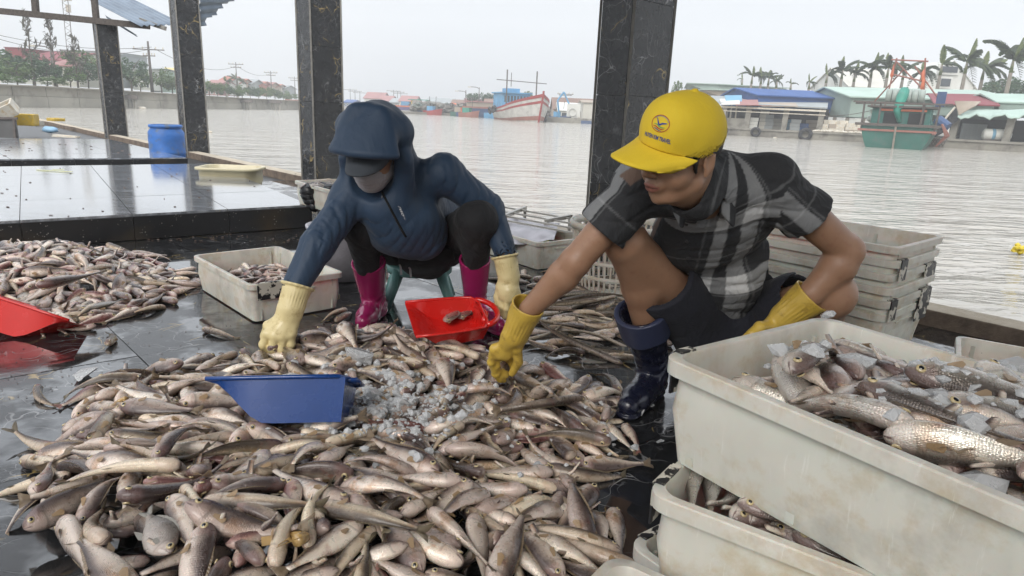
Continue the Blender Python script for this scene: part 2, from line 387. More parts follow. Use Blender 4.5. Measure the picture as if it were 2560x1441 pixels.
# ================================================================ PILLARS AND ROOF
def pillar(pxm, w1, w2, z1, label, joints, pym=0, steel=False, scale=1.0):
    r = ray(pxm, pym); t = (KOFF+.004)/(NIN.x*r.x+NIN.y*r.y)
    m = Vector((r.x*t, r.y*t, 0))*scale
    rt = empty('marble_pillar', m, 0, label, 'pillar', 'black marble pillars along the quay')
    a = Vector((0, 0, 0)); b = K*w1; c = b-NIN*w2; d = -NIN*w2
    i_ = .014
    core = MB(); pts = [a+K*i_-NIN*i_, b-K*i_-NIN*i_, c-K*i_+NIN*i_, d+K*i_+NIN*i_]
    core.add([(p.x, p.y, -.01) for p in pts]+[(p.x, p.y, z1) for p in pts], [(0, 1, 5, 4), (1, 2, 6, 5), (2, 3, 7, 6), (3, 0, 4, 7), (4, 5, 6, 7)])
    core.build('core', M['grout'], rt)
    zz = [0]+joints+[z1]
    for (p0, p1) in ((a, b), (d, a), (c, d), (b, c)):
        dd = (p1-p0).normalized(); nn = Vector((dd.y, -dd.x, 0))
        mid = (a+c)/2
        if nn.dot((p0+p1)/2-mid) < 0: nn = -nn
        q0, q1 = p0+dd*.0145, p1-dd*.0145
        for k in range(len(zz)-1):
            z0, z1_ = zz[k]+.0015, zz[k+1]-.0015
            if z1_-z0 < .02: continue
            m_ = MB(); f0, f1 = q0-nn*.013, q1-nn*.013
            m_.add([(q0.x, q0.y, z0), (q1.x, q1.y, z0), (q1.x, q1.y, z1_), (q0.x, q0.y, z1_), (f0.x, f0.y, z0), (f1.x, f1.y, z0), (f1.x, f1.y, z1_), (f0.x, f0.y, z1_)],
                   [(0, 1, 2, 3), (4, 7, 6, 5), (0, 4, 5, 1), (3, 2, 6, 7), (0, 3, 7, 4), (1, 5, 6, 2)])
            bm = bmesh.new(); me = m_.mesh('cladding', M['pillar_tile']); bm.from_mesh(me); bmesh.ops.recalc_face_normals(bm, faces=bm.faces); bm.to_mesh(me); bm.free()
            link_mesh('tile', me, rt)
    tr = MB()
    for cpt in (a, b, d):
        tr.bar((cpt.x, cpt.y, 0), (cpt.x, cpt.y, z1), .015)
    tr.build('corner_trim', M['trim'], rt)
    return rt, m
M['trim'] = plain('tarnished_corner_strip', (.22, .21, .19), .45, .35, 10)
P4, p4 = pillar(1587, .245, .40, 2.35, 'widest black marble pillar, right behind the man in the yellow cap', [.42, .95, 1.48, 2.0])
P3, p3 = pillar(774, .29, .33, 2.35, 'black marble pillar right behind the hooded woman', [.30, .83, 1.36, 1.9])
P2, p2 = pillar(438, .24, .30, 2.33, 'black marble pillar beside the blue barrel', [.32, .85, 1.38, 1.92])
P1, p1_ = pillar(240, .22, .33, .85+13.2*.0697+.30, 'farthest left black marble pillar, under the bent corrugated sheets', [.28, .8, 1.33], pym=60)
def corr(p0, u, v, nu, amp=.012, pitch=.075, seed=0, sag=0.0):
    m = MB(); n = max(6, int(u.length/pitch*6)); nv = 8; nrm = u.cross(v).normalized()
    for i in range(n+1):
        s = i/n
        for j in range(nv+1):
            t = j/nv
            m.v.append(tuple(p0+u*s+v*t+nrm*(amp*math.sin(s*u.length/pitch*2*math.pi)+sag*t*t)))
    for i in range(n):
        for j in range(nv): a_ = i*(nv+1)+j; m.f.append((a_, a_+1, a_+nv+2, a_+nv+1)); m.m.append(0)
    return m
roof = empty('shed_roof', kl(0, 0, 2.4), 0, 'sheet metal shed roof over the sorting floor with torn end near the second pillar', 'roof')
o = Vector(roof.location)
for i in range(15):
    s0 = -8+i*1.15
    if s0 > 3.2: continue
    p0 = kl(s0, -.35, 2.42)-o; sh = corr(p0, K*1.14, NIN*4.6+Vector((0, 0, .5)), 1)
    ob = sh.build('roof_sheet', M['corrugated_under'], roof, sm=True)
    md = ob.modifiers.new('thick', 'SOLIDIFY'); md.thickness = .003
for i in range(4):
    bm_ = MB(); off = -.25+i*1.4; z = 2.36+.5*(off+.35)/4.6
    bm_.bar(kl(-8, off, z)-o, kl(4.6 if i else 8.9, off, z)-o, .05, .09); bm_.build('purlin', M['steel'], roof)
for s_ in (-6.5, -2.2, 1.9, 4.4):
    bm_ = MB(); bm_.bar(kl(s_, -.3, 2.30)-o, kl(s_, 4.3, 2.80)-o, .06, .10); bm_.build('rafter', M['steel'], roof)
for i, s_ in enumerate((-6.5, -2.2)):
    bp = MB(); c_ = kl(s_, 4.2, 0); bp.box((0, 0, 1.39), (.26, .26, 2.78)); ob = bp.build('roof_post', M['pillar_tile'], loc=c_, bevel=.004)
    props(ob, ['plain square post under the roof behind the crates', 'plain square post under the roof behind the camera'][i], 'post')
fr_ = empty('ruined_roof_frame', (p1_.x, p1_.y, 0), 0, 'bare timber frame of the ruined bay above the farthest left pillar', 'roof frame')
D1 = (p1_.y)*1.0
def at(px, py, y=D1): return dp(px, py, y)-Vector((p1_.x, p1_.y, 0))
b = MB(); b.bar(at(-60, 22), at(372, 66), .10, .10); b.build('beam', M['wood'], fr_)
b = MB(); b.bar(at(230, -60), at(241, 52), .07, .09); b.build('upright', M['wood'], fr_)
b = MB(); b.bar(at(83, -50), at(90, 36), .08, .09); b.build('upright', M['wood'], fr_)
b = MB(); b.bar(at(350, 50), at(414, 72), .07, .07); b.build('batten', M['trim'], fr_)
def loose_sheet(px, y, label, sheet_dir=None):
    (ax, ay, az), (bx, by, bz), (cx, cy, cz) = px
    a_, b_, c_ = dp(ax, ay, y+az), dp(bx, by, y+bz), dp(cx, cy, y+cz)
    m = corr(Vector((0, 0, 0)), b_-a_, c_-a_, 1, amp=.014, pitch=.11)
    ob = m.build('corrugated_sheet', M['corrugated'], loc=a_, sm=True)
    md = ob.modifiers.new('thick', 'SOLIDIFY'); md.thickness = .004
    return props(ob, label, 'roof sheet', 'torn corrugated sheets at the roof edge')
loose_sheet(((205, -10, .5), (318, -10, 1.3), (350, 65, -.4)), D1, 'long bent blue grey sheet hanging over the farthest left pillar')
loose_sheet(((298, 62, .3), (262, 40, .6), (345, 92, .0)), D1, 'small torn flap of sheet hanging below the beam at the farthest pillar')
ls = loose_sheet(((498, -20, .1), (500, 72, .3), (610, -25, 1.0)), p2.y, 'triangular torn sheet on the right of the second pillar')
bm = bmesh.new(); bm.from_mesh(ls.data)
u_ = (dp(500, 72, p2.y+.3)-dp(498, -20, p2.y+.1)); v_ = (dp(610, -25, p2.y+1)-dp(498, -20, p2.y+.1))
G = Matrix(((u_.dot(u_), u_.dot(v_)), (u_.dot(v_), v_.dot(v_)))).inverted()
dead = []
for vtx in bm.verts:
    st = G @ Vector((u_.dot(vtx.co), v_.dot(vtx.co)))
    if st.x+st.y > 1.03+.05*math.sin(st.y*20): dead.append(vtx)
bmesh.ops.delete(bm, geom=dead, context='VERTS'); bm.to_mesh(ls.data); bm.free()
# ---------------------------------------------------------------- fish shapes
def lerp_prof(tab, s):
    xs = [a for a, b in tab]; ys = [b for a, b in tab]
    return float(np.interp(s, xs, ys))

FISH_KINDS = {
    'croaker':       dict(L=.152, h=.0228, w=.0155, bend=0.10, vb=0.05, prof='croaker'),
    'croaker_b':     dict(L=.150, h=.0225, w=.0152, bend=0.85, vb=-.05, prof='croaker'),
    'croaker_c':     dict(L=.158, h=.0205, w=.0132, bend=-1.1, vb=0.12, prof='croaker'),
    'goby':          dict(L=.150, h=.0150, w=.0132, bend=0.9, vb=0.25, prof='slim'),
    'goby_b':        dict(L=.165, h=.0145, w=.0128, bend=-.5, vb=-.2, prof='slim'),
    'goatfish':      dict(L=.125, h=.0175, w=.0130, bend=0.35, vb=0.0, prof='croaker'),
    'ponyfish':      dict(L=.085, h=.0235, w=.0080, bend=0.08, vb=0.0, prof='round'),
    'eel':           dict(L=.330, h=.0110, w=.0090, bend=2.2, vb=0.0, prof='eel'),
    'eel_b':         dict(L=.380, h=.0100, w=.0080, bend=-1.1, vb=0.0, prof='eel'),
}
PROFILES = {
    'croaker': [(0, .15), (.015, .32), (.05, .54), (.11, .78), (.19, .95), (.28, 1.0), (.40, .97), (.52, .83), (.65, .60), (.77, .41), (.89, .27), (1, .25)],
    'slim':    [(0, .34), (.02, .55), (.06, .80), (.12, .97), (.2, 1.0), (.35, .97), (.5, .88), (.65, .72), (.8, .50), (.93, .30), (1, .26)],
    'round':   [(0, .12), (.03, .28), (.08, .50), (.16, .76), (.28, .96), (.4, 1.0), (.55, .93), (.7, .70), (.83, .40), (.93, .18), (1, .14)],
    'eel':     [(0, .30), (.015, .55), (.04, .85), (.1, 1.0), (.25, 1.0), (.45, .92), (.65, .72), (.82, .46), (.93, .25), (1, .08)],
}

def fish_spine(k, s):
    d = FISH_KINDS[k]
    L, b, vb = d['L'], d['bend'], d['vb']
    n = 24
    m = max(1, int(round(s*n)))
    ds = s*L/m
    x = y = z = 0.0
    if s > 0:
        for i in range(m):
            t = (i+.5)/m*s
            a = b*(max(0, t-.22))**1.25*1.25; v = vb*(t-.3)
            x += math.cos(a)*math.cos(v)*ds; y += math.sin(a)*math.cos(v)*ds; z += math.sin(v)*ds
    a = b*(max(0, s-.22))**1.25*1.25; v = vb*(s-.3)
    T = np.array([math.cos(a)*math.cos(v), math.sin(a)*math.cos(v), math.sin(v)])
    S = np.array([-math.sin(a), math.cos(a), 0.0])
    U = np.cross(T, S)
    return np.array([x-L*.42, y - b*L*.10, z]), T, S, U

def fish_body_geo(k, rings=20, seg=14):
    d = FISH_KINDS[k]
    P = PROFILES[d['prof']]
    vs, fc, fs = [], [], []
    ss = [((i/(rings-1))**1.25) for i in range(rings)]
    for s in ss:
        c, T, S, U = fish_spine(k, s)
        r = lerp_prof(P, s)
        hh = d['h']*r
        ww = d['w']*min(1.0, (.22+.9*lerp_prof(P, min(1, s*1.02+.03))))*(1-.35*s) * (r/(.35+.65*r) if r > 0 else 0)
        gill = 1.07 if .14 < s < .20 else 1.0
        for j in range(seg):
            th = 2*math.pi*j/seg
            cz, cy = math.sin(th), math.cos(th)
            wy = ww*cy*(abs(cy)**-.08 if abs(cy) > 1e-3 else 1)*(1-.18*max(0, cz))*gill
            zz = hh*cz*(1.04 if cz < 0 else .96)
            vs.append(tuple(c + S*wy + U*zz)); fc.append((s, cz, cy))
    for i in range(rings-1):
        for j in range(seg):
            a = i*seg+j; b2 = i*seg+(j+1) % seg
            fs.append((a, b2, b2+seg, a+seg))
    fs.append(tuple(range(seg))[::-1]); fs.append(tuple((rings-1)*seg+j for j in range(seg)))
    return vs, fs, fc

def sstep(a, b, x):
    t = max(0.0, min(1.0, (x-a)/(b-a))); return t*t*(3-2*t)

def poly_dist(x, y, poly):
    best = 1e9; c = False; j = len(poly)-1
    for i in range(len(poly)):
        xi, yi = poly[i]; xj, yj = poly[j]
        dx, dy = xj-xi, yj-yi
        t = max(0, min(1, ((x-xi)*dx+(y-yi)*dy)/(dx*dx+dy*dy)))
        best = min(best, math.hypot(x-xi-t*dx, y-yi-t*dy))
        if (yi > y) != (yj > y) and x < dx*(y-yi)/dy+xi: c = not c
        j = i
    return best if c else -best

MAIN_POLY = [(-1.10,1.36),(-.86,1.14),(-.66,.90),(-.55,.76),(-.2,.74),(.06,.78),(.13,1.02),(.20,1.17),(.20,1.40),(.30,1.62),(.38,1.80),(.36,2.00),(-.02,2.08),(-.12,2.28),(-.46,2.47),(-.68,2.38),(-.85,2.1),(-1.10,2.00),(-1.20,1.80),(-1.10,1.50)]
LEFT_POLY = [(-2.9,2.7),(-2.8,3.25),(-2.25,3.60),(-1.95,3.50),(-1.55,3.10),(-1.42,2.75),(-1.52,2.42),(-1.78,2.30),(-2.4,2.2)]

def mound_main(x, y):
    e = sstep(-.02, .24, poly_dist(x, y, MAIN_POLY))
    h = .010 + .105*math.exp(-(((x+.48)/.42)**2+((y-1.08)/.30)**2))
    h += .055*math.exp(-(((x+.50)/.28)**2+((y-2.16)/.22)**2))
    h += .040*math.exp(-(((x+.85)/.25)**2+((y-1.55)/.35)**2))
    h += .015*math.exp(-(((x-.12)/.25)**2+((y-1.75)/.3)**2))
    h *= 1-.75*math.exp(-(((x+.58)/.20)**2+((y-1.56)/.13)**2))
    return h*e - .006

def mound_left(x, y):
    e = sstep(-.02, .45, poly_dist(x, y, LEFT_POLY))
    return (.020 + .130*math.exp(-(((x+2.12)/.50)**2+((y-3.02)/.42)**2)))*e - .006
# ================================================================ CRATES
def m_crate():
    t = NT('stained_white_crate_plastic'); v = t.coord()
    oi = t.new('ObjectInfo'); cv = t.new('CombineXYZ'); r_ = t.math('MULTIPLY', oi.outputs['Random'], 20.0); t.lk(r_, cv.inputs[0]); t.lk(r_, cv.inputs[2])
    va = t.new('VectorMath', operation='ADD'); t.lk(v, va.inputs[0]); t.lk(cv.outputs[0], va.inputs[1]); v = va.outputs[0]
    c = t.mix(t.ramp(t.noise(v, 5, 4), [(.3, 0.0), (.7, 1.0)]), (.52, .50, .44), (.68, .66, .59))
    st = t.ramp(t.noise(v, 13, 6, .7), [(.50, 0.0), (.66, .6)]); c = t.mix(st, c, (.46, .36, .22)); sv = t.ramp(t.noise(t.coord('Object', (1, 1, .22)), 6.5, 4, .6), [(.50, 0.0), (.72, .55)]); c = t.mix(sv, c, (.30, .29, .26)); sr = t.ramp(t.noise(t.coord('Object', (14, .6, 1.2), (.1, .2, .5)), 9, 5, .7), [(.60, 0.0), (.68, .4)]); c = t.mix(sr, c, (.75, .74, .70))
    gr = t.ramp(t.noise(v, 3.2, 6, .7), [(.54, 0.0), (.72, .7)]); c = t.mix(gr, c, (.24, .23, .21))
    vo = t.new('TexVoronoi'); vo.inputs['Scale'].default_value = 40; t.lk(v, vo.inputs['Vector'])
    sp = t.math('MULTIPLY', t.ramp(vo.outputs['Distance'], [(.04, 1.0), (.07, 0.0)]), t.ramp(t.noise(v, 9, 3), [(.60, 0.0), (.62, 1.0)])); c = t.mix(sp, c, (.03, .03, .03))
    t.set(Base_Color=c, Roughness=.42, Subsurface_Weight=.25, Subsurface_Scale=.03, Specular_IOR_Level=.45)
    t.bump(t.noise(v, 70, 4), .06, .002); return t.m
M['crate'] = m_crate()
def m_paint():
    t = NT('flaking_black_crate_paint'); v = t.coord()
    f = t.ramp(t.noise(v, 32, 5, .6), [(.50, 0.0), (.53, 1.0)])
    t.set(Base_Color=t.mix(f, (.012, .012, .014), (.55, .52, .45)), Roughness=.45); return t.m
M['paint'] = m_paint()

def crate_geo(L, W, H, taper=.022, wall=.004, rim=.016, r=.026):
    m = MB()
    def loop(l, w, rr, z, n=5):
        pts = []
        for (sx, sy, a0) in ((1, 1, 0), (-1, 1, 90), (-1, -1, 180), (1, -1, 270)):
            for i in range(n+1):
                a = R(a0+90*i/n); pts.append((sx*(l/2-rr)+rr*math.cos(a), sy*(w/2-rr)+rr*math.sin(a), z))
        return pts
    levels = [(-2*taper, .001, r*.8), (-2*taper*.5, H*.5, r*.9), (-2*rim*.9, H-.022, r), (0, H-.022, r+.004), (0, H-.002, r+.004), (-.004, H, r+.004), (-2*rim+.004, H, r), (-2*rim, H-.003, r), (-2*rim-2*wall, H*.5, r*.9), (-2*taper-2*wall-.006, .007, r*.7)]
    n = None
    for (d, z, rr) in levels:
        p = loop(L+d, W+d, rr, z); n = len(p); m.v += p
    for k in range(len(levels)-1):
        for j in range(n):
            m.f.append((k*n+j, k*n+(j+1) % n, (k+1)*n+(j+1) % n, (k+1)*n+j)); m.m.append(0)
    m.f.append(tuple(range(n))[::-1]); m.m.append(0)
    m.f.append(tuple((len(levels)-1)*n+j for j in range(n))); m.m.append(0)
    return m
def crate_ribs(L, W, H, taper=.022):
    out = []
    for sy in (-1, 1):
        for x in (-L*.5+.055, -L*.17, L*.17, L*.5-.055):
            yb = sy*(W/2-taper-.001); yt = sy*(W/2-.017); out.append(MB().bar((x, yb, .006), (x, yt, H-.024), .012, .006).mesh('rib', M['crate']))
    for sx in (-1, 1):
        for y in (-W*.5+.05, W*.5-.05):
            xb = sx*(L/2-taper-.001); xt = sx*(L/2-.017); out.append(MB().bar((xb, y, .006), (xt, y, H-.024), .006, .012).mesh('rib', M['crate']))
        out.append(MB().bar((sx*(L/2-.010), -W*.17, H-.045), (sx*(L/2-.010), W*.17, H-.045), .012, .004).mesh('grip', M['crate']))
    return out
CM = {}
def crate(label, cx, cy, z, ang, L=.64, W=.40, H=.155, group=None, paint=(), tilt=None, cat='crate'):
    key = (L, W, H)
    if key not in CM:
        CM[key] = (crate_geo(L, W, H).mesh('crate_body', M['crate'], True), crate_ribs(L, W, H))
        CM[key][0].set_sharp_from_angle(angle=R(40))
    rt = empty('fish_crate', (cx, cy, z), ang, label, cat, group)
    if tilt: rt.rotation_euler = (tilt[0], tilt[1], ang)
    link_mesh('body', CM[key][0], rt)
    for me in CM[key][1]: link_mesh(me.name.split('.')[0], me, rt)
    for (sx, sy, ln, side) in paint:
        p = MB()
        if side == 'L': p.box((sx*(L/2-ln/2-.03), sy*(W/2+.0015), H-.032), (ln, .003, .064)); p.box((sx*(L/2-ln/2-.03), sy*(W/2-.007), H+.0015), (ln, .013, .003))
        else: p.box((sx*(L/2+.0015), sy*(W/2-ln/2-.03), H-.032), (.003, ln, .064)); p.box((sx*(L/2-.007), sy*(W/2-ln/2-.03), H+.0015), (.013, ln, .003))
        p.build('painted_mark', M['paint'], rt)
    return rt
def from_corner(x, y, aL, aS, L=.62, W=.385):
    return (x+math.cos(aL)*L/2+math.cos(aS)*W/2, y+math.sin(aL)*L/2+math.sin(aS)*W/2)
G_ = 'white plastic fish crates'
CA = (.5561, .7364, .374, R(-54.6)); CB = (.5612, .7627, .219, R(-35.5)); C1 = (-1.0667, 2.8355, .004, R(133))
crate('topmost crate of the near stack, brimming with big fish and ice', *CA, group=G_, paint=[(-1, -1, .03, 'S')])
crate('crate under the ice-filled one, fish heads poking out at its corner', *CB, group=G_, paint=[(-1, -1, .06, 'S')])
x, y = from_corner(.205, .885, R(-52), R(40)); crate('lowest visible crate of the near stack with black painted corner', x, y, .066, R(-52), group=G_, paint=[(-1, 1, .07, 'S'), (-1, 1, .06, 'L'), (-1, -1, .1, 'S')])
x, y = from_corner(.150, .762, R(-36), R(216)); crate('empty crate at the bottom edge, left of the near stack', x+.05, y-.02, .12, R(-36), group=G_)
crate('crate hidden beneath the empty one by the near stack', x+.05, y-.026, .002, R(-34), group=G_)
crate('white crate of pinkish small fish beside the hooded woman with flaking black end', *C1, group=G_, paint=[(-1, 1, .20, 'S')])
zb = .135
names = ['bottom crate of the nested stack behind the man', 'second crate from the bottom of the nested stack', 'third crate from the bottom of the nested stack', 'fourth crate from the bottom of the nested stack', 'crate just below the top of the nested stack', 'top crate of the nested stack behind the man, empty and open']
pnt = [[(1, 1, .10, 'S')], [(1, 1, .09, 'S'), (1, -1, .05, 'S')], [], [(1, 1, .09, 'S')], [(1, -1, .05, 'S')], []]
crn = gp(2376, 594, .50); ang_s = R(180+32.5)
sx_, sy_ = -math.cos(R(32.5)), -math.sin(R(32.5))
for i in range(6):
    rdz = random.Random(40+i)
    off = .003*i
    L_, W_ = .62, .385
    cx, cy = crn.x+off*.5 + sx_*W_/2 + math.cos(R(132))*L_/2, crn.y + sy_*W_/2 + math.sin(R(132))*L_/2
    crate(names[i], cx+rdz.uniform(-.004, .004), cy+rdz.uniform(-.004, .004), zb+.042*i, R(132+180)+rdz.uniform(-.012, .012), group=G_, paint=pnt[i])
sk = MB(); sk.box((0, 0, 0), (.50, .30, .134)); sk.box((0, 0, .0), (.52, .05, .10))
props(sk.build('storage_block', M['steel'], loc=(cx, cy, .068), rz=R(132), bevel=.006), 'dark block the nested crates stand on behind the man', 'block')
cE = gp(2398, 842, .155); aE = R(-32); x, y = from_corner(cE.x, cE.y, aE, R(-32-90)); crate('empty white crate lying at the right edge by the kerb', x, y, .002, aE, group=G_)
cG = gp(744, 452, PZ+.155); x, y = from_corner(cG.x, cG.y, R(-50), R(38)); crate('crate with black rag on the low platform behind the woman', x-.02, y, PZ+.001, R(-50), group=G_)
rag = MB(); rr = random.Random(4)
gcx, gcy = x, y
for i in range(5):
    p = Vector((cG.x+.16+.03*i, cG.y-.10-.02*i, PZ+.135)); rag.blob(p, (.06, .05, .03), i, 2, jit=.2)
for i in range(4): rag.blob((cG.x+.13+.012*i, cG.y-.20+.01*i, PZ+.12-.035*i), (.055, .05, .04), 20+i, 2, jit=.22)
props(rag.build('rag', plain('black_plastic_rag', (.012, .013, .016), .35), sm=True), 'black plastic rag hanging over the rim of the crate on the platform', 'rag')
tw = MB()
for i in range(26):
    a = Vector((gcx+rr.uniform(-.2, .12), gcy+rr.uniform(-.12, .2), PZ+.15+rr.uniform(-.01, .01)))
    tw.tube([a, a+Vector((rr.uniform(-.07, .07), rr.uniform(-.07, .07), rr.uniform(0, .02))), a+Vector((rr.uniform(-.1, .1), rr.uniform(-.1, .1), -.01))], .004, 5)
props(tw.build('squid_tangle', plain('pale_wet_squid', (.42, .38, .36), .25)), 'tangle of pale squid and netting filling the crate on the platform', 'netting', kind='stuff')
fl_ = MB(); fl_.box((gcx, gcy, PZ+.12), (.46, .28, .02), R(-50)); props(fl_.build('squid_bed', plain('grey_wet_squid', (.22, .20, .20), .3)), 'grey wet layer of squid inside the crate on the platform', 'squid', kind='stuff')

cF = gp(1345, 608, .155); x, y = from_corner(cF.x, cF.y, R(128), R(38)); crate('white crate with yellow scraps between the two workers', x, y, .002, R(128), group=G_)
ys = MB()
for i in range(40): ys.blob((x+rr.uniform(-.14, .14), y+rr.uniform(-.14, .14), .10+rr.uniform(0, .01)), (.02, .016, .008), i, 1)
props(ys.build('scraps', plain('yellow_scraps', (.62, .60, .18), .5)), 'pale yellow scraps lying in the crate between the two workers', 'scraps', kind='stuff')
yb_ = MB(); yb_.box((x, y, .085), (.5, .3, .02), R(128)); props(yb_.build('meltwater', plain('milky_meltwater', (.52, .52, .42), .1)), 'milky water standing in the crate with yellow scraps', 'water', kind='stuff')
def cloth_sheet(name, quad, z0, seed, mat, label, cat, amp=.03, n=26, drop=.0):
    rd = random.Random(seed); m = MB(); a, b, c, d = quad; ph = [rd.uniform(0, 6) for _ in range(8)]
    for i in range(n+1):
        for j in range(n+1):
            u, v = i/n, j/n; p = (a*(1-u)+b*u)*(1-v)+(d*(1-u)+c*u)*v
            h = sum(math.sin((4+3*k)*(u*math.cos(ph[k])+v*math.sin(ph[k]))*1.7+ph[k+4])/(1+k) for k in range(4))*amp
            m.v.append((p.x, p.y, p.z+h+amp))
    for i in range(n):
        for j in range(n): q = i*(n+1)+j; m.f.append((q, q+1, q+n+2, q+n+1)); m.m.append(0)
    ob = m.build(name, mat, sm=True); return props(ob, label, cat)
M['film'] = plain('milky_plastic_film', (.52, .50, .55), .22, .15, 12, .2)
cloth_sheet('plastic_sheet', (gp(1225, 540, .17), gp(1400, 560, .18), gp(1385, 600, .165), gp(1240, 620, .10)), 0, 3, M['film'], 'crumpled milky plastic sheet draped over the crate between the workers', 'plastic sheet', .012)
rk = empty('metal_rack', gp(1330, 560, .20), 0, 'pale metal rack of thin rails lying behind the crate with yellow scraps', 'rack')
o = Vector(rk.location); M['rackm'] = plain('pale_rack_metal', (.46, .44, .40), .4, .2, 20, metal=.3)
def rp(px, py, z=.21): return gp(px, py, z)-o
for i in range(4):
    b = MB(); b.bar(rp(1222+i*13, 512+i*13), rp(1425+i*14, 547+i*14), .010); b.build('rail', M['rackm'], rk)
for (a_, b_) in (((1252, 545), (1313, 520)), ((1365, 553), (1428, 541)), ((1180, 518), (1240, 505))):
    b = MB(); b.bar(rp(*a_), rp(*b_), .022); b.bar(rp(*b_), rp(*b_)-Vector((0, 0, .08)), .02); b.bar(rp(*a_), rp(*a_)-Vector((0, 0, .08)), .02); b.build('cross_bar', M['rackm'], rk)
for (px, py) in ((1250, 545), (1425, 541), (1365, 553)):
    b = MB(); b.bar(rp(px, py), rp(px, py)-Vector((0, 0, .205)), .018); b.build('leg', M['rackm'], rk)
bk = empty('slotted_basket', (.512, 3.30, 0), R(10), 'round white slotted basket behind the bare knee of the man', 'basket')
b = MB(); ns = 44
for lv in range(4):
    z0 = .012+lv*.075; 
    for j in range(ns):
        a = 2*math.pi*j/ns; r0 = .185+.045*(z0/.33); r1 = .185+.045*((z0+.058)/.33)
        b.bar((r0*math.cos(a), r0*math.sin(a), z0), (r1*math.cos(a), r1*math.sin(a), z0+.062), .009, .006)
b.build('slats', M['crate'], bk, kind='stuff')
b = MB()
for z0, rr_, h_ in ((.0, .186, .014), (.070, .196, .016), (.145, .206, .016), (.220, .216, .016)):
    b.lathe([(rr_+.004, z0), (rr_+.006, z0+h_), (rr_-.004, z0+h_), (rr_-.004, z0), (rr_+.004, z0)], 40)
b.build('bands', M['crate'], bk, sm=True)
b = MB(); b.lathe([(.224, .300), (.240, .305), (.244, .325), (.236, .338), (.222, .332), (.218, .302), (.224, .300)], 40); b.build('rim', M['crate'], bk, sm=True)
b = MB(); b.lathe([(0, .004), (.184, .004), (.184, .012), (0, .012)], 32); b.build('base', M['crate'], bk)
tb = empty('white_tub', (-.84, 3.30, 0), 0, 'translucent white tub behind the left boot of the woman', 'tub')
b = MB(); b.lathe([(0, .004), (.15, .004), (.175, .24), (.185, .245), (.187, .26), (.172, .262), (.165, .24), (.142, .012), (0, .012)], 36); b.build('body', M['film'], tb, sm=True)

# ================================================================ SCOOPS, STOOL, PAN, BARREL
def m_plastic(name, col, rough=.22, var=.12):
    t = NT(name); v = t.coord(); n = t.noise(v, 14, 5)
    c = t.mix(n, tuple(x*(1-var) for x in col), tuple(x*(1+var) for x in col))
    sc = t.ramp(t.noise(t.coord('Object', (1, 1, 6)), 45, 6, .75), [(.62, 0.0), (.70, .35)]); c = t.mix(sc, c, tuple(min(1, x*1.3+.10) for x in col))
    t.set(Base_Color=c, Roughness=t.math('MULTIPLY_ADD', n, .25, rough-.08), Coat_Weight=.4, Coat_Roughness=.12); t.bump(t.noise(v, 90, 3), .05, .002); return t.m
M['blue_plastic'] = m_plastic('blue_scoop_plastic', (.004, .045, .21))
M['red_plastic'] = m_plastic('red_scoop_plastic', (.62, .016, .012))
M['teal_plastic'] = m_plastic('teal_stool_plastic', (.12, .27, .25), .45)
M['cream_plastic'] = m_plastic('cream_tub_plastic', (.60, .53, .34), .4)
M['barrel_plastic'] = plain('faded_blue_barrel', (.035, .14, .42), .5, .25, 6, .1, dirt=(.12, .13, .10))

def scoop_geo(L=.33, W=.24, H=.105, side=-1):
    m = MB(); n = 12; th = .004
    def sect(t, inn):
        wt = (W/2)*(1-.10*t**3) ; wb = (W/2)*(.94-.30*t); zb = H*(1-min(1, (t/.42))**.9) if side < 0 else 0
        zt = H
        zb = H*(1-sstep(0, .45, t)*1.0) if t < .45 else 0.0
        zb = min(zb, H-.002)
        if inn: wt -= th; wb -= th; zb = min(zt-.001, zb+th)
        return [(-wt, zt), (-wb, zb+.3*(zt-zb)*0), (-wb*.6, zb), (0, zb), (wb*.6, zb), (wb, zb), (wt, zt)]
    rows = []
    for inn in (0, 1):
        for i in range(n+1):
            t = i/n; x = L*t*(.97 if inn else 1)
            rows.append([(x+(.012*(z/H) if i == n else 0), y, z) for (y, z) in sect(t, inn)])
    k = 7
    for r_ in rows: m.v += r_
    N1 = n+1
    for i in range(n):
        for j in range(k-1):
            a = i*k+j; m.f.append((a, a+k, a+k+1, a+1)); m.m.append(0)
            b = (N1+i)*k+j; m.f.append((b, b+1, b+k+1, b+k)); m.m.append(0)
    e = n*k; m.f.append(tuple(e+j for j in range(k))); e2 = (N1+n)*k; m.f.append(tuple(e2+j for j in range(k))[::-1]); m.m += [0, 0]
    for i in range(n):
        for j in (0, k-1):
            a = i*k+j; b = (N1+i)*k+j; m.f.append((a, b, b+k, a+k) if j == 0 else (a, a+k, b+k, b)); m.m.append(0)
    for j in range(k-1): m.f.append((j, j+1, N1*k+j+1, N1*k+j)); m.m.append(0)
    return m
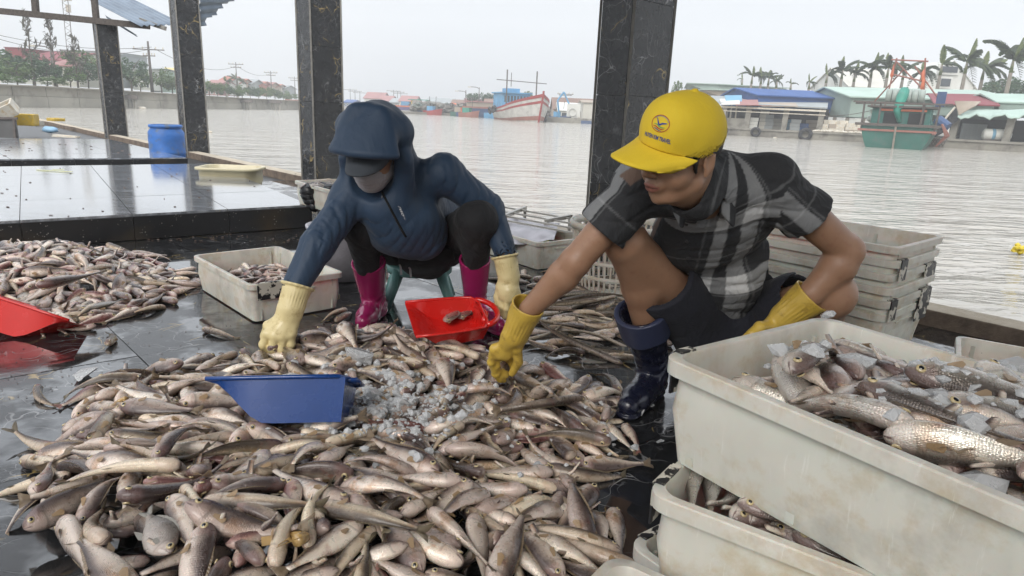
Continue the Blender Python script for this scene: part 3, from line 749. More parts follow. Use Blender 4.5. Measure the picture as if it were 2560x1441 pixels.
def scoop(label, loc, rz, rx, ry, mat, L=.33, W=.24, H=.105, handle='loop'):
    rt = empty('fish_scoop', loc, 0, label, 'scoop'); rt.rotation_euler = (rx, ry, rz)
    b = scoop_geo(L, W, H).build('pan', mat, rt); b.data.set_sharp_from_angle(angle=R(35)); smooth(b.data)
    r_ = MB()
    pts = [(0.002, -W/2-.003, H+.002)]+[(L*t, -(W/2)*(1-.10*t**3)-.003, H+.002) for t in (.25, .5, .75, .98)]+[(L+.014, -W*.30, H+.002), (L+.016, W*.30, H+.002)]+[(L*t, (W/2)*(1-.10*t**3)+.003, H+.002) for t in (.98, .75, .5, .25)]+[(0.002, W/2+.003, H+.002)]
    r_.tube(pts, .0055, 8); r_.build('rim', mat, rt, sm=True)
    h_ = MB()
    if handle == 'loop':
        q = [(L+.004+.062*math.sin(a), .085*-math.cos(a), H) for a in np.linspace(0.05, math.pi-.05, 12)]
        h_.tube(q, .011, 8); h_.tube([(L+.006, -.055, H-.006), (L+.026, 0, H-.01), (L+.006, .055, H-.006)], .012, 8)
    else:
        h_.box((L+.018, 0, H-.002), (.035, .12, .008)); h_.tube([(L+.01, -.06, H-.004), (L+.036, -.045, H-.004), (L+.036, .045, H-.004), (L+.01, .06, H-.004)], .005, 6)
    h_.build('handle', mat, rt, sm=True, bevel=0)
    return rt
# ================================================================ placed after the fish, see below
def scoops():
    tipb = gp(492, 992, .175)
    scoop('blue plastic scoop standing on the fish near the photo\'s middle left', (tipb.x+.0, tipb.y+.085, .055), R(5), R(-30), R(-2), M['blue_plastic'], L=.315, W=.20, H=.105, handle='flat')
    tipr = gp(1005, 776, .13)
    scoop('bright red plastic scoop with loop handle holding small fish, by the woman\'s boot', (-.355, 2.275, .055), R(18), R(15), R(-3), M['red_plastic'], L=.25, W=.22, H=.068)
    scoop('dark red scoop cut off by the left edge of the photo', (-1.575, 2.30, -.085), R(176), R(28), R(-15), M['red_plastic'], L=.40, W=.26, H=.11)
scoops()

st = empty('plastic_stool', (-.405, 2.86, 0), R(8), 'low teal plastic stool under the hooded woman', 'stool')
b = MB(); b.lathe([(0, .188), (.11, .190), (.135, .186), (.142, .176), (.140, .150), (.132, .150), (.130, .172), (.10, .180), (0, .180)], 36); b.build('seat', M['teal_plastic'], st, sm=True)
for (sx, sy) in ((1, 1), (1, -1), (-1, 1), (-1, -1)):
    b = MB(); b.tube([(sx*.085, sy*.085, .17), (sx*.145, sy*.125, .004)], [.026, .020], 10); b.build('leg', M['teal_plastic'], st, sm=True)

pn = empty('cream_tub', dp(556, 412, 6.35)*1.0, 0, 'cream rectangular plastic tub by the second pillar', 'tub')
pw = (gp(640, 398, .30)-gp(480, 390, .30)); pn.location = (gp(562, 400, .30)-Vector((0, 0, .30))); pn.location.z = 0; pn.location.y += .12
pang = math.atan2(pw.y, pw.x); Lp = pw.length
g = crate_geo(Lp*.90, .40, .23, taper=.05, rim=.028, r=.09); g.build('body', M['cream_plastic'], pn, sm=True, rz=pang+R(8))
br = empty('blue_barrel', (0, 0, 0), 0, 'open blue plastic barrel between the two left pillars', 'barrel')
bl, br2 = dp(372, 330, 8.5), dp(450, 330, 8.5); 
zt = dp(410, 312, 8.5).z; br.location = ((bl.x+br2.x)/2+.02, 8.5, -.02)
rb = (br2.x-bl.x)/2*1.06
b = MB(); hb = zt+.02
b.lathe([(0, 0), (rb*.93, 0), (rb*.99, .04), (rb*.99, hb*.3), (rb*1.02, hb*.33), (rb*.99, hb*.36), (rb, hb*.70), (rb*.99, hb*.82), (rb*.86, hb*.90), (rb*.86, hb*.93)], 40); b.build('body', M['barrel_plastic'], br, sm=True)
b = MB(); b.lathe([(rb*.86, hb*.93), (rb*.93, hb*.935), (rb*.93, hb*.99), (rb*.90, hb), (rb*.83, hb), (rb*.82, hb*.9)], 40); b.build('rim', M['barrel_plastic'], br, sm=True)
b = MB(); b.lathe([(0, hb*.84), (rb*.85, hb*.84)], 32); b.build('contents', plain('dark_barrel_water', (.02, .03, .03), .1), br)

def foam_box(label, px, py, y, size, rot, mat, open_=True):
    rt = empty('foam_box', dp(px, py, y), 0, label, 'foam box', 'foam boxes on the far quay'); rt.rotation_euler = rot
    L_, W_, H_ = size; b = MB(); t_ = .03
    b.box((0, 0, t_/2), (L_, W_, t_))
    for s in (-1, 1):
        b.box((s*(L_-t_)/2, 0, H_/2+.004), (t_, W_, H_-.008)); b.box((0, s*(W_-t_)/2, H_/2+.006), (L_-2*t_-.002, t_, H_-.012))
    b.build('body', mat, rt, bevel=.006); return rt
M['foam'] = plain('dirty_white_foam', (.62, .58, .50), .8, .15, 6, .1, dirt=(.50, .34, .15))
M['yellow_foam'] = plain('yellow_plastic_box', (.62, .42, .06), .5, .2, 8, dirt=(.45, .35, .15))
foam_box('tilted white foam box with brown tape at the far left of the quay', 22, 292, 12.0, (.40, .30, .22), (R(20), R(-28), R(20)), M['foam'])
foam_box('yellow box at the far left of the quay', 66, 314, 12.4, (.34, .26, .20), (0, 0, R(15)), M['yellow_foam'])
foam_box('small white foam box beside the yellow one', 92, 316, 12.6, (.2, .15, .10), (0, 0, R(-15)), M['foam'])
foam_box('flat yellow foam tray lying on the kerb by the river', 140, 303, 14.4, (.30, .22, .06), (0, 0, R(-30)), M['yellow_foam'])
bo = empty('pale_board', dp(165, 340, 11.0), 0, 'long pale board lying on the quay behind the farther platform', 'board')
b = MB(); b.box((0, 0, 0), (.60, .06, .02), R(-25)); b.box((.05, -.08, -.01), (.45, .07, .02), R(-8)); b.build('planks', M['foam'], bo)
bb = MB(); bb.blob(dp(125, 325, 12.0), (.14, .08, .06), 5, 2, jit=.15); props(bb.build('plastic_bag', plain('pale_blue_bag', (.25, .42, .58), .4), sm=True), 'crumpled pale blue plastic bag on the quay', 'bag')
ca = empty('steel_cart', dp(10, 345, 10.6), R(10), 'grey steel cart body at the left edge behind the platforms', 'cart')
b = MB(); b.box((-.05, 0, .14), (.50, .04, .28)); b.build('side_panel', M['corrugated_under'], ca)
for xx in (-.28, -.10, .17): 
    b = MB(); b.bar((xx, -.03, 0), (xx+.02, -.03, .30), .03); b.build('rib', M['steel'], ca)
b = MB(); b.bar((-.32, -.03, .29), (.24, -.03, .30), .035); b.build('top_rail', M['steel'], ca)
lr = random.Random(9)
lit = MB()
for i in range(34):
    px, py = lr.uniform(0, 740), lr.uniform(420, 545); p = gp(px, py, PZ+.002)
    if (p-FL).dot(NIN) > -.02 or (py > 553-px*.045): continue
    lit.blob(p, (lr.uniform(.004, .014), lr.uniform(.003, .008), .003), i, 1)
for i in range(25):
    p = gp(lr.uniform(0, 420), lr.uniform(356, 390), PZ+.002); lit.blob(p, (lr.uniform(.01, .025), .008, .004), i, 1)
for i in range(60):
    p = gp(lr.uniform(180, 760), lr.uniform(586, 604), .003); lit.blob(p, (lr.uniform(.004, .012), .004, .003), 100+i, 1)
for i in range(130):
    p = gp(lr.uniform(0, 700), lr.uniform(800, 1000), .001); lit.blob(p, (lr.uniform(.001, .004), .002, .001), 300+i, 1)
props(lit.build('fish_scraps', plain('brown_scraps', (.10, .065, .05), .5)), 'specks of dried fish scraps scattered over platforms and floor', 'scraps', kind='stuff')
lf = MB(); p = gp(92, 425, PZ+.004); p2_ = gp(180, 430, PZ+.006); lf.bar(p, p2_, .018, .004); lf.bar(gp(130, 424, PZ+.004), gp(160, 424, PZ+.006), .010, .004)
props(lf.build('plant_strip', plain('pale_yellow_leaf', (.60, .60, .28), .5)), 'pale yellow leaf strip lying on the long platform', 'leaf')
FISH_POSES = [
(33,105,457,632,468,-57,17,-5),(33,109,567,777,490,49,-8,-8),(233,117,376,723,453,23,45,27),(333,112,475,581,453,-18,-23,45),(133,108,435,695,455,-17,-3,55),(233,112,356,786,456,34,-29,7),(333,102,475,597,415,-12,5,-34),(33,115,483,724,477,34,-15,-21),
(203,115,-463,1033,140,-34,11,9),(33,114,486,650,416,14,40,37),(33,113,374,828,450,-19,31,-30),(33,106,572,730,475,47,0,-3),(33,102,570,688,476,6,-44,39),(33,96,404,789,467,-35,41,27),(133,96,308,867,445,-44,-33,-23),(33,108,526,924,456,-49,28,-9),
(403,109,-467,1098,124,51,-6,2),(403,111,-268,1094,111,47,-13,-3),(233,108,407,852,480,34,12,23),(103,110,-494,953,92,-19,28,-28),(203,107,10,1091,45,46,18,29),(3,95,-296,1030,103,19,-34,-40),(303,113,194,1139,15,-5,-58,12),(103,101,-863,1166,60,-12,-13,25),
(103,96,-179,1056,78,-13,-44,31),(103,113,-653,1160,119,29,18,12),(103,112,-640,946,76,-2,-45,33),(3,90,-835,1081,73,18,-33,-45),(403,111,-750,1224,108,1,-52,-30),(603,109,-590,1016,108,17,29,47),(103,109,-396,1254,94,2,-12,59),(3,113,-213,1366,83,10,30,49),
(3,114,-135,1072,74,15,48,31),(133,117,456,811,471,29,-7,10),(3,91,-575,1058,118,46,-20,-17),(33,111,631,773,472,-28,31,-23),(403,103,154,1174,27,-10,-37,-47),(133,112,542,619,450,-16,34,-44),(3,114,-368,1176,110,11,41,41),(233,115,502,992,437,5,57,18),
(3,105,-775,1632,70,55,13,0),(103,109,-256,1213,94,-43,-2,-13),(203,91,-786,1007,65,43,-20,4),(3,108,-756,1030,80,55,-23,-2),(303,104,-370,1028,113,-36,-45,8),(103,88,75,1103,38,-12,-41,34),(3,96,-42,1123,48,-39,35,-15),(33,111,394,781,412,-23,-33,38),
(203,108,165,1248,26,30,17,45),(103,109,108,1138,20,-44,6,-10),(303,108,180,1453,12,-13,2,-8),(303,109,-584,1376,79,-7,4,-58),(103,96,-488,1154,115,-14,31,-49),(103,88,-871,1222,68,-37,46,-12),(203,102,-938,1169,52,24,36,42),(3,103,-94,1126,66,-53,23,-4),
(3,107,-902,1568,79,49,-1,-1),(403,106,46,1379,21,-5,-57,-17),(303,111,-926,1108,35,-18,-57,-5),(303,115,49,1262,29,-42,-21,13),(103,114,-59,1450,45,-55,-5,5),(103,100,-116,1228,69,22,-30,-45),(303,93,-339,1075,118,-34,-49,-5),(303,105,-484,1271,97,-31,-17,16),
(203,102,81,1258,21,4,-35,-38),(303,115,182,1577,39,-2,-14,57),(403,84,-256,1020,90,23,-35,-34),(203,85,-788,1163,74,33,20,39),(53,95,241,1247,10,-33,35,-25),(403,105,-369,1484,66,54,23,3),(103,105,-1216,1609,11,-35,-12,5),(103,112,-25,1332,48,3,50,31),
(133,97,588,705,449,42,21,2),(133,101,481,885,450,-30,-16,22),(303,105,-719,1052,95,18,55,9),(3,113,-1,1270,36,-45,-15,19),(3,105,-703,1366,78,9,-58,-11),(3,95,-157,1289,80,2,47,37),(3,110,-601,1501,68,44,22,18),(3,94,250,1500,13,48,6,2),
(103,110,-822,1298,75,-32,-4,-9),(3,111,-1143,1556,22,22,29,41),(203,108,-542,1440,64,-4,13,-2),(703,95,58,1746,45,-24,53,-15),(203,94,-74,1226,61,11,-39,-34),(203,108,-917,1372,59,-5,-58,-16),(103,105,-386,1616,48,-6,-53,27),(3,110,-825,1489,64,2,58,16),
(33,113,377,849,426,-38,14,-12),(3,111,33,1421,27,2,-48,-36),(3,84,-127,1112,68,14,48,32),(203,95,-260,1315,84,-9,-49,-31),(133,101,459,664,432,-11,-38,44),(503,102,-842,1001,50,7,51,29),(823,113,256,2337,34,8,5,58),(3,95,-510,1194,110,41,17,6),
(103,105,-242,1248,78,-3,-43,37),(3,115,152,1551,18,-19,-31,40),(303,114,-1137,1797,38,-12,42,-41),(3,109,-476,1961,63,49,12,7),(403,87,-21,1178,42,48,-19,-12),(3,85,-1051,1530,37,-10,53,-20),(203,94,-716,1325,116,28,20,38),(3,107,-355,1882,55,-7,-51,30),
(103,108,-731,1582,48,-38,1,-16),(303,113,-974,1477,64,-18,-30,34),(3,86,-161,993,72,11,47,36),(203,108,-663,1624,48,15,-13,-40),(103,109,-133,1595,50,-46,-15,3),(3,112,167,1313,13,-18,35,-39),(103,103,-1027,1425,25,-16,-9,-6),(303,106,-853,1443,62,-16,2,3),
(403,105,-1043,1380,20,54,-14,1),(103,92,58,1080,19,-48,20,-13),(103,112,-547,1274,102,32,-37,-27),(723,112,594,2496,17,-11,-4,-17),(3,90,-165,1206,72,-44,-25,19),(403,107,-732,1282,94,-18,-57,-6),(403,115,-1130,1371,10,36,36,25),(403,114,-107,1422,42,-20,-28,47),
(333,111,373,917,441,-8,0,-58),(203,97,352,1561,11,2,-37,-42),(3,112,-254,1533,52,-46,7,-8),(203,114,-924,1300,45,22,-17,-6),(3,114,-944,1658,61,8,42,42),(3,104,-105,1507,56,-44,-21,12),(3,107,-301,1680,44,24,-39,-36),(203,114,-470,1527,47,55,-10,17),
(3,107,78,1681,34,38,-6,-10),(103,115,199,1760,24,0,-36,44),(203,99,-423,1342,93,16,-41,-19),(403,94,-715,1430,62,-12,59,4),(3,89,-748,1198,87,-31,17,-28),(3,96,164,1076,16,-7,-36,45),(823,107,60,2615,20,56,-14,0),(3,86,-974,1266,51,15,30,41),
(103,94,-815,1358,79,-50,-14,9),(303,95,-469,1403,70,-48,-11,-4),(403,113,-436,1460,60,49,10,4),(3,101,-385,1361,83,-39,-27,27),(503,91,-402,1136,117,39,-25,-26),(103,107,-1053,1898,37,2,49,-34),(403,100,-1012,1286,19,-2,57,17),(3,103,-215,1616,45,-7,43,-37),
(203,112,-791,1687,68,-12,48,-22),(3,96,-363,1723,42,-1,-45,39),(703,115,-1043,1262,42,-3,1,-43),(503,112,-1208,1709,22,47,-18,-22),(503,101,-251,1570,53,9,-13,58),(503,112,-254,1121,93,-48,23,-11),(203,106,-205,1443,56,23,-13,-19),(103,111,-492,1755,35,36,-13,-31),
(33,101,524,714,452,19,-43,-31),(303,99,-1183,1464,18,-20,-2,-16),(103,112,-192,1946,54,-33,24,-29),(203,90,198,1234,10,22,-30,-25),(503,100,61,1598,26,-8,50,-32),(3,98,70,1499,23,24,43,29),(103,113,-83,1791,53,19,-22,-47),(3,87,-496,1637,60,42,-14,-19),
(823,107,76,2670,29,10,58,10),(403,115,-354,2022,57,-19,-55,15),(3,86,66,1198,22,-17,47,-33),(3,111,-570,1920,44,3,25,52),(113,99,-1974,2739,106,-9,-4,9),(823,105,64,2442,19,-59,-10,0),(203,94,-643,1275,101,-37,-29,35),(203,89,-1131,1696,16,44,25,25),
(3,96,-993,1178,25,19,37,39),(203,100,-688,1488,54,-4,-52,-19),(103,97,-910,1736,54,-47,-19,-6),(303,113,-1106,1469,25,-1,36,46),(823,110,194,2839,35,3,-6,-59),(103,91,120,1504,26,13,47,34),(3,113,165,1668,46,-11,-14,48),(103,104,285,1900,22,-38,-14,11),
(203,110,-225,1743,22,45,-20,1),(723,113,799,3006,9,-2,0,-8),(3,100,222,1704,17,-15,-45,34),(103,108,-318,2081,63,17,34,43),(3,106,-716,1522,48,58,7,-3),(3,101,-548,1690,55,33,-33,-30),(3,92,-1084,1308,15,24,21,25),(303,112,-150,1422,34,-37,17,-29),
(3,92,-461,1771,33,-9,-36,39),(403,112,79,1889,44,47,-18,-14),(3,107,-1005,2028,18,-28,36,-33),(823,97,616,2854,26,56,-22,-4),(103,102,-654,2209,48,-2,6,15),(303,88,-213,1149,86,-18,9,-48),(3,100,-1086,1747,43,-40,-27,20),(503,91,-658,1201,102,31,10,5),
(503,87,-642,1333,70,-4,30,-52),(303,97,-602,1888,51,-12,12,-12),(203,104,-392,2173,68,58,-3,-4),(13,102,-1662,2377,18,56,-8,-8),(103,95,110,1707,28,-48,11,-13),(3,95,-576,1797,44,10,-55,-16),(823,91,321,2430,10,-13,-56,-16),(303,113,-298,1413,50,-2,8,56),
(403,87,-571,1112,115,51,-26,-5),(3,106,-742,2141,53,17,10,24),(103,115,-540,2140,99,-32,16,-29),(823,105,416,2604,21,8,13,58),(3,87,-917,1826,49,15,-56,-11),(503,99,-580,1186,111,17,32,29),(3,110,-320,1325,64,-44,26,-20),(203,114,-1108,1843,32,20,5,20),
(503,110,-1200,1795,17,26,-27,-41),(103,95,-575,1960,56,-40,4,-4),(3,106,-1044,1736,38,40,41,14),(3,93,29,1664,30,15,45,33),(203,112,214,1943,34,-14,34,-38),(403,101,-229,930,66,36,21,37),(3,85,-344,1811,40,-36,-18,9),(103,99,-529,1850,36,-16,29,-50),
(3,94,-834,1520,59,-2,55,-24),(403,86,-141,1523,60,24,-44,-27),(403,103,-172,2162,43,17,48,31),(103,94,-879,1773,41,-12,46,-37),(3,85,297,1674,9,-40,26,-18),(103,114,-1090,2086,12,-2,-37,46),(13,103,-1914,2657,77,45,26,17),(3,103,-2,1568,45,-37,-22,29),
(3,111,-680,1999,66,-22,-38,36),(723,114,153,2986,32,50,34,1),(503,103,-683,1636,52,47,35,8),(503,114,151,2031,34,41,-12,-22),(303,94,-708,1792,36,-3,-44,38),(103,85,-65,1785,70,-46,-8,3),(823,99,376,2953,34,5,0,18),(323,111,354,2568,37,-2,25,51),
(3,85,-804,1037,47,-19,19,-31),(3,109,-572,1742,43,39,26,10),(423,101,419,2260,9,50,-6,-1),(103,113,-529,1602,25,-31,-21,8),(203,107,12,1792,42,2,-12,-38),(3,98,-864,1931,36,-5,15,-57),(3,109,-348,2137,60,8,-36,-46),(103,92,-130,1727,36,10,-17,-49),
(13,107,-1889,2603,58,31,-31,-36),(303,100,-436,1889,37,42,38,12),(503,86,-300,1184,91,-53,5,1),(303,112,-748,1326,88,32,0,-6),(203,99,-50,1602,43,-9,36,-42),(103,95,-464,2085,75,22,-26,-45),(33,97,571,931,427,3,57,18),(103,98,-718,1826,47,47,-1,-18),
(203,101,-6,1843,44,-35,-17,34),(103,111,102,1796,57,-44,15,-34),(3,110,-204,2214,51,46,-5,-11),(823,107,-72,3279,8,21,56,3),(353,95,-1315,1758,10,-12,7,-28),(203,106,-25,1906,40,-18,33,-30),(303,84,-30,1500,56,37,-18,-25),(103,112,-487,2140,94,40,-5,0),
(3,115,-158,2388,12,-48,-2,3),(23,104,86,2506,12,-38,-6,10),(503,95,224,1567,10,-44,18,-15),(823,98,488,2722,10,10,-4,-6),(513,105,-1561,2433,10,-26,43,-29),(103,105,-114,1667,49,20,-41,-36),(203,88,-774,928,53,-29,38,-15),(3,107,-193,1843,34,12,33,40),
(103,98,-568,2069,73,17,-32,-47),(13,93,-1499,2510,10,-27,40,-29),(423,94,119,2346,16,-12,-48,33),(113,105,-1683,2785,55,-6,-30,35),(3,99,-25,1523,26,-3,38,-46),(503,95,445,1820,9,-46,20,-14),(103,107,-337,1958,49,-50,19,-17),(3,110,-726,1472,48,41,23,4),
(3,96,-60,1941,32,22,-20,-44),(503,112,-923,1142,23,49,-21,-13),(103,100,-445,900,80,5,9,-43),(203,89,268,1763,34,-48,-35,8),(823,99,332,2838,34,-9,59,-3),(233,96,598,854,410,-1,15,14),(403,107,-287,1467,53,10,-39,-30),(403,104,-571,2010,58,-46,-14,9),
(303,101,-176,1726,51,-40,26,-28),(323,112,510,2663,12,-35,4,-16),(323,113,605,3328,14,-3,-59,12),(823,111,289,3036,21,1,-15,-51),(303,100,-111,1292,46,-31,5,-12),(103,91,-820,1907,42,-49,-15,-9),(3,100,-735,2390,33,7,40,-44),(323,98,213,2290,10,-10,34,-49),
(43,100,-940,2860,44,10,-56,-19),(453,95,-1081,2346,8,49,-14,-6),(203,101,-798,1571,68,-6,-32,50),(503,100,-241,1358,48,-51,-1,3),(403,86,-559,1330,70,9,-41,-36),(203,103,69,2003,40,7,-37,-34),(723,108,395,3164,32,-60,1,-2),(403,112,8,2029,24,22,-47,-27),
(503,106,-206,2142,44,11,51,28),(103,109,-220,2005,42,18,45,32),(3,86,-883,1333,65,-6,-50,32),(303,86,-437,1950,46,-26,-15,1),(103,105,-1039,1558,30,-23,32,45),(203,100,-95,1931,36,28,-37,-24),(203,91,148,1918,30,9,-36,-40),(303,93,-348,1302,71,-43,13,-26),
(403,103,-415,1502,62,-50,-4,14),(503,111,-386,2224,78,-41,15,-16),(333,104,639,736,420,3,-5,54),(3,112,-754,2097,22,-48,8,-13),(403,91,-991,1613,53,54,-7,5),(23,106,338,2479,14,-1,38,46),(203,93,-529,1491,50,31,-12,4),(303,95,-61,1747,26,-53,-25,1),
(303,105,327,2014,11,-15,-22,38),(103,90,-247,1698,35,47,-13,-4),(503,90,337,1671,9,-39,31,-22),(103,84,-628,1854,43,-15,-44,36),(103,104,-934,1978,18,-40,-41,12),(303,88,-539,2056,60,-16,45,-35),(3,113,-374,2443,12,-3,48,-36),(13,106,-1830,2528,40,-23,-41,31),
(3,106,-929,1480,51,38,-10,0),(3,92,-99,2173,12,-4,-49,34),(303,92,-658,1820,49,5,-27,50),(33,107,581,776,457,-1,-43,-41),(3,86,-1065,1647,34,50,-9,0),(823,110,473,3598,9,2,1,21),(403,99,-719,1772,44,-49,13,-3),(203,87,-498,1904,46,32,49,-13),
(513,106,-2171,2845,141,11,-30,-50),(13,107,-1493,2959,22,4,-47,-36),(823,110,429,2846,9,0,-4,-59),(323,108,595,3194,11,-27,0,-9),(103,97,-372,1416,54,32,-6,-11),(303,88,-852,1540,55,59,7,-3),(303,93,-973,1772,36,-51,-13,-6),(13,103,-1562,2497,14,43,21,10),
(423,101,525,2359,18,-39,31,-15),(23,94,565,2447,13,6,48,35),(43,100,-1271,2935,36,-11,42,-40),(103,114,-111,1539,39,35,12,1),(103,105,-856,1082,46,34,-40,-28),(513,93,-2010,2651,80,-5,59,-8),(103,93,-1069,1581,26,-40,-30,16),(103,93,-403,1818,37,-33,8,-34),
(513,95,-1858,2487,27,51,-3,-13),(503,112,-760,1750,48,8,39,40),(403,99,-287,2007,34,22,47,29),(423,108,200,2641,15,1,58,15),(303,103,-304,1924,31,43,-41,-6),(323,102,331,2764,12,-58,-1,-4),(203,95,189,1836,32,45,-38,-1),(403,86,-723,1248,82,47,-16,-3),
(3,90,-568,1600,61,44,-33,-15),(103,103,-692,1920,48,24,38,26),(403,113,-826,1998,34,40,-29,-12),(3,106,-796,2019,34,-29,20,-28),(403,88,-533,1559,40,54,12,8),(323,111,210,2368,15,59,8,-1),(103,90,-86,1318,40,-44,6,-13),(403,104,-946,2052,10,27,-44,-25),
(13,91,-1704,2316,10,-43,21,-14),(3,113,-612,1733,32,34,-14,-28),(103,95,-989,1528,39,35,8,9),(423,98,218,2548,9,50,-12,-4),(23,106,163,3230,35,48,14,1),(103,98,-255,2106,37,-23,-36,28),(313,105,-1628,2503,24,-44,30,-24),(403,112,215,1659,18,51,-30,-9),
(313,85,-1442,2590,10,-39,44,-12),(3,85,-212,1323,53,5,-50,-32),(3,95,-284,1852,37,20,25,29),(13,104,-2036,2592,81,27,41,32),(3,103,-361,1669,43,-28,-37,36),(13,91,-1661,2332,10,-46,15,-10),(3,112,-988,1639,38,45,-25,-16),(403,87,-735,1934,59,19,46,30),
(3,95,-359,2062,62,25,-4,-15),(23,99,251,2564,25,-16,37,-44),(723,98,435,3464,17,2,-1,-20),(323,105,312,3162,29,-17,10,-16),(403,85,158,1626,25,-19,10,2),(403,87,-558,1371,60,49,23,2),(323,104,423,2915,15,-11,-7,17),(403,100,210,1844,22,27,45,26),
(203,103,-994,1729,51,6,5,58),(13,87,-1825,2696,73,-6,-37,40),(503,87,-209,957,71,-21,-44,24),(303,85,52,1842,37,16,32,38),(3,87,-605,1615,40,-23,-40,25),(13,99,-1733,2793,60,40,14,-5),(513,92,-1898,2747,94,-26,-15,20),(633,105,424,916,445,-18,35,-40),
(303,95,-735,1922,37,44,41,2),(513,83,-1703,2649,41,-10,0,2),(103,103,-861,1679,49,-44,23,-23),(703,85,-114,2002,50,7,-15,-49),(313,87,-1568,2895,27,-31,-4,12),(303,114,-414,1565,36,35,-10,-30),(13,78,-1764,2499,19,28,-36,-36),(513,97,-1820,2790,84,-32,0,13),
(723,100,514,3366,17,-12,-8,-5),(543,99,-885,2651,15,-33,-15,18),(403,98,185,2076,9,20,-47,-28),(513,79,-1563,2332,12,9,-36,-47),(23,112,369,2526,15,6,-48,-36),(323,104,590,2776,11,-6,-13,53),(133,102,559,740,411,-27,29,-39),(3,104,-422,1344,67,30,-12,-18),
(403,104,-1221,1821,17,-31,49,-10),(113,106,-2309,2996,146,-9,-42,36),(33,115,519,980,418,-6,53,26),(13,105,-1618,2676,36,-10,-34,46),(13,85,-1578,2750,20,45,-9,-17),(113,83,-1973,2813,118,12,-43,41),(723,95,399,2351,8,-2,0,-13),(353,95,-1397,2223,10,-9,-11,45),
(3,91,-86,2111,17,-15,-34,39),(403,90,-345,1469,39,-9,50,-31),(3,92,-254,1866,35,38,-42,-11),(103,114,-701,2233,44,33,16,-2),(103,111,-603,1525,49,42,34,19),(303,84,-54,1637,24,-15,29,-48),(403,89,-676,1845,30,49,-13,-7),(203,101,256,1937,16,5,-21,-44),
(503,101,-586,2138,68,4,47,31),(403,91,-817,1756,52,-31,44,-15),(513,80,-1762,2620,46,15,-3,-49),(313,100,-1663,2903,34,4,-6,58),(102,85,-624,1565,39,30,25,38),(112,91,-1809,2348,9,-47,15,-18),(112,103,-1890,2870,118,-55,17,1),(422,107,634,2669,19,-41,28,-13),
(822,92,162,3005,7,6,-60,-2),(452,95,-714,2640,8,25,-44,-26),(352,95,-674,2596,10,-20,-17,27),(302,84,-134,1580,32,15,-33,-45),(312,82,-1633,2416,11,-16,58,1),(112,83,-1803,2591,49,23,42,31),(612,101,-1936,2577,46,-23,-30,28),(312,92,-1817,2883,90,-29,-23,25),
(22,105,603,2550,18,7,-37,-46),(102,92,-507,1704,34,14,15,45),(402,87,-35,2111,20,38,25,20),(542,96,-970,2622,23,2,-16,-57),(202,87,-1025,1468,33,-33,9,-14),(402,108,-457,1812,22,51,-11,-5),(2,94,116,2042,10,-40,-27,22),(602,86,-41,1650,48,13,45,35),
(102,86,-495,2393,33,-40,-18,7),(512,104,-1710,2511,19,-28,24,-27),(542,80,-953,2600,17,5,-50,33),(302,103,-900,1587,54,2,-25,54),(2,99,-278,1603,32,6,-1,-55),(512,95,-1684,2605,30,10,35,47),(422,103,243,3564,9,-1,-51,-32),(542,90,-991,2730,36,7,-47,-36),
(502,99,-262,1815,19,-7,-37,46),(2,89,-125,1856,23,47,-10,-11),(2,107,-57,2010,22,-34,-16,16),(512,82,-1829,2426,12,-3,45,-40),(12,93,-1452,2718,11,-9,-42,41),(12,87,-2052,2992,153,23,-26,-36),(2,102,-142,1784,26,42,14,12),(602,109,-44,1700,27,-45,-2,-8),
(2,112,-794,2170,14,-12,-48,34),(202,85,-480,2513,10,34,-14,0),(112,97,-1628,2599,21,-52,24,-6),(422,96,123,3153,27,51,15,9),(102,86,-548,1706,20,-26,-28,25),(512,103,-1460,2871,10,-28,-22,28),(312,96,-2077,2882,146,-1,-16,43),(202,109,-904,1214,36,19,20,50),
(102,95,-847,1858,36,-7,-33,47),(202,97,-694,2096,43,11,-22,-15),(2,91,-128,2300,12,18,44,31),(822,96,123,2759,12,1,0,27),(822,112,389,3280,9,0,-3,-59),(352,95,37,3362,11,12,-50,31),(2,91,-483,2017,59,-48,-22,5),(12,90,-1481,2670,17,28,25,34),
(512,100,-1567,3155,10,-48,-13,8),(2,113,-712,1648,36,-29,36,-28),(2,110,-373,1650,23,39,10,10),(602,96,-317,1520,30,-13,-44,31),(2,97,-1153,1944,11,-28,25,-29),(612,91,-1740,2296,7,-35,29,-25),(12,83,-1899,2840,114,38,0,-20),(12,89,-1504,2900,12,44,20,10),
(422,92,522,2927,12,3,7,57),(22,104,569,2610,14,3,48,35),(312,97,-1658,2478,13,-8,-6,33),(512,85,-1849,2664,64,-38,33,-13),(22,93,405,3195,13,5,38,46),(402,109,-640,1417,48,34,-28,-15),(502,97,-110,1833,42,-23,43,-33),(12,96,-1940,2462,25,35,21,23),
(512,86,-1814,2741,75,-47,6,4),(512,88,-1886,2392,14,49,12,0),(322,93,76,2880,10,-26,-4,-2),(302,85,278,1838,12,-9,14,-53),(612,106,-1801,2524,23,-24,-38,29),(312,84,-1979,2556,47,-11,-58,-10),(102,101,-557,2181,65,-50,-9,-8),(312,102,-2139,3572,26,-16,8,-9),
(302,87,-372,1846,22,-7,-35,43),(102,100,-708,2290,27,-49,-1,-19),(612,106,-1834,2310,8,-28,-29,33),(512,80,-1906,2802,106,4,-53,28),(132,100,482,707,429,-3,-4,-29),(642,96,-841,2691,22,45,20,1),(302,97,137,1957,14,14,-49,32),(102,87,-960,1231,20,-19,24,-42),
(402,113,-351,887,69,-44,-39,2),(502,92,-174,2102,24,23,47,24),(202,96,-301,2264,41,-24,-21,46),(512,104,-1979,3045,127,-3,-38,44),(102,87,-192,1587,20,-36,17,-29),(302,114,50,1956,18,-22,-12,24),(102,92,-275,2321,22,-37,-10,-9),(102,102,-668,2366,23,36,-11,-19),
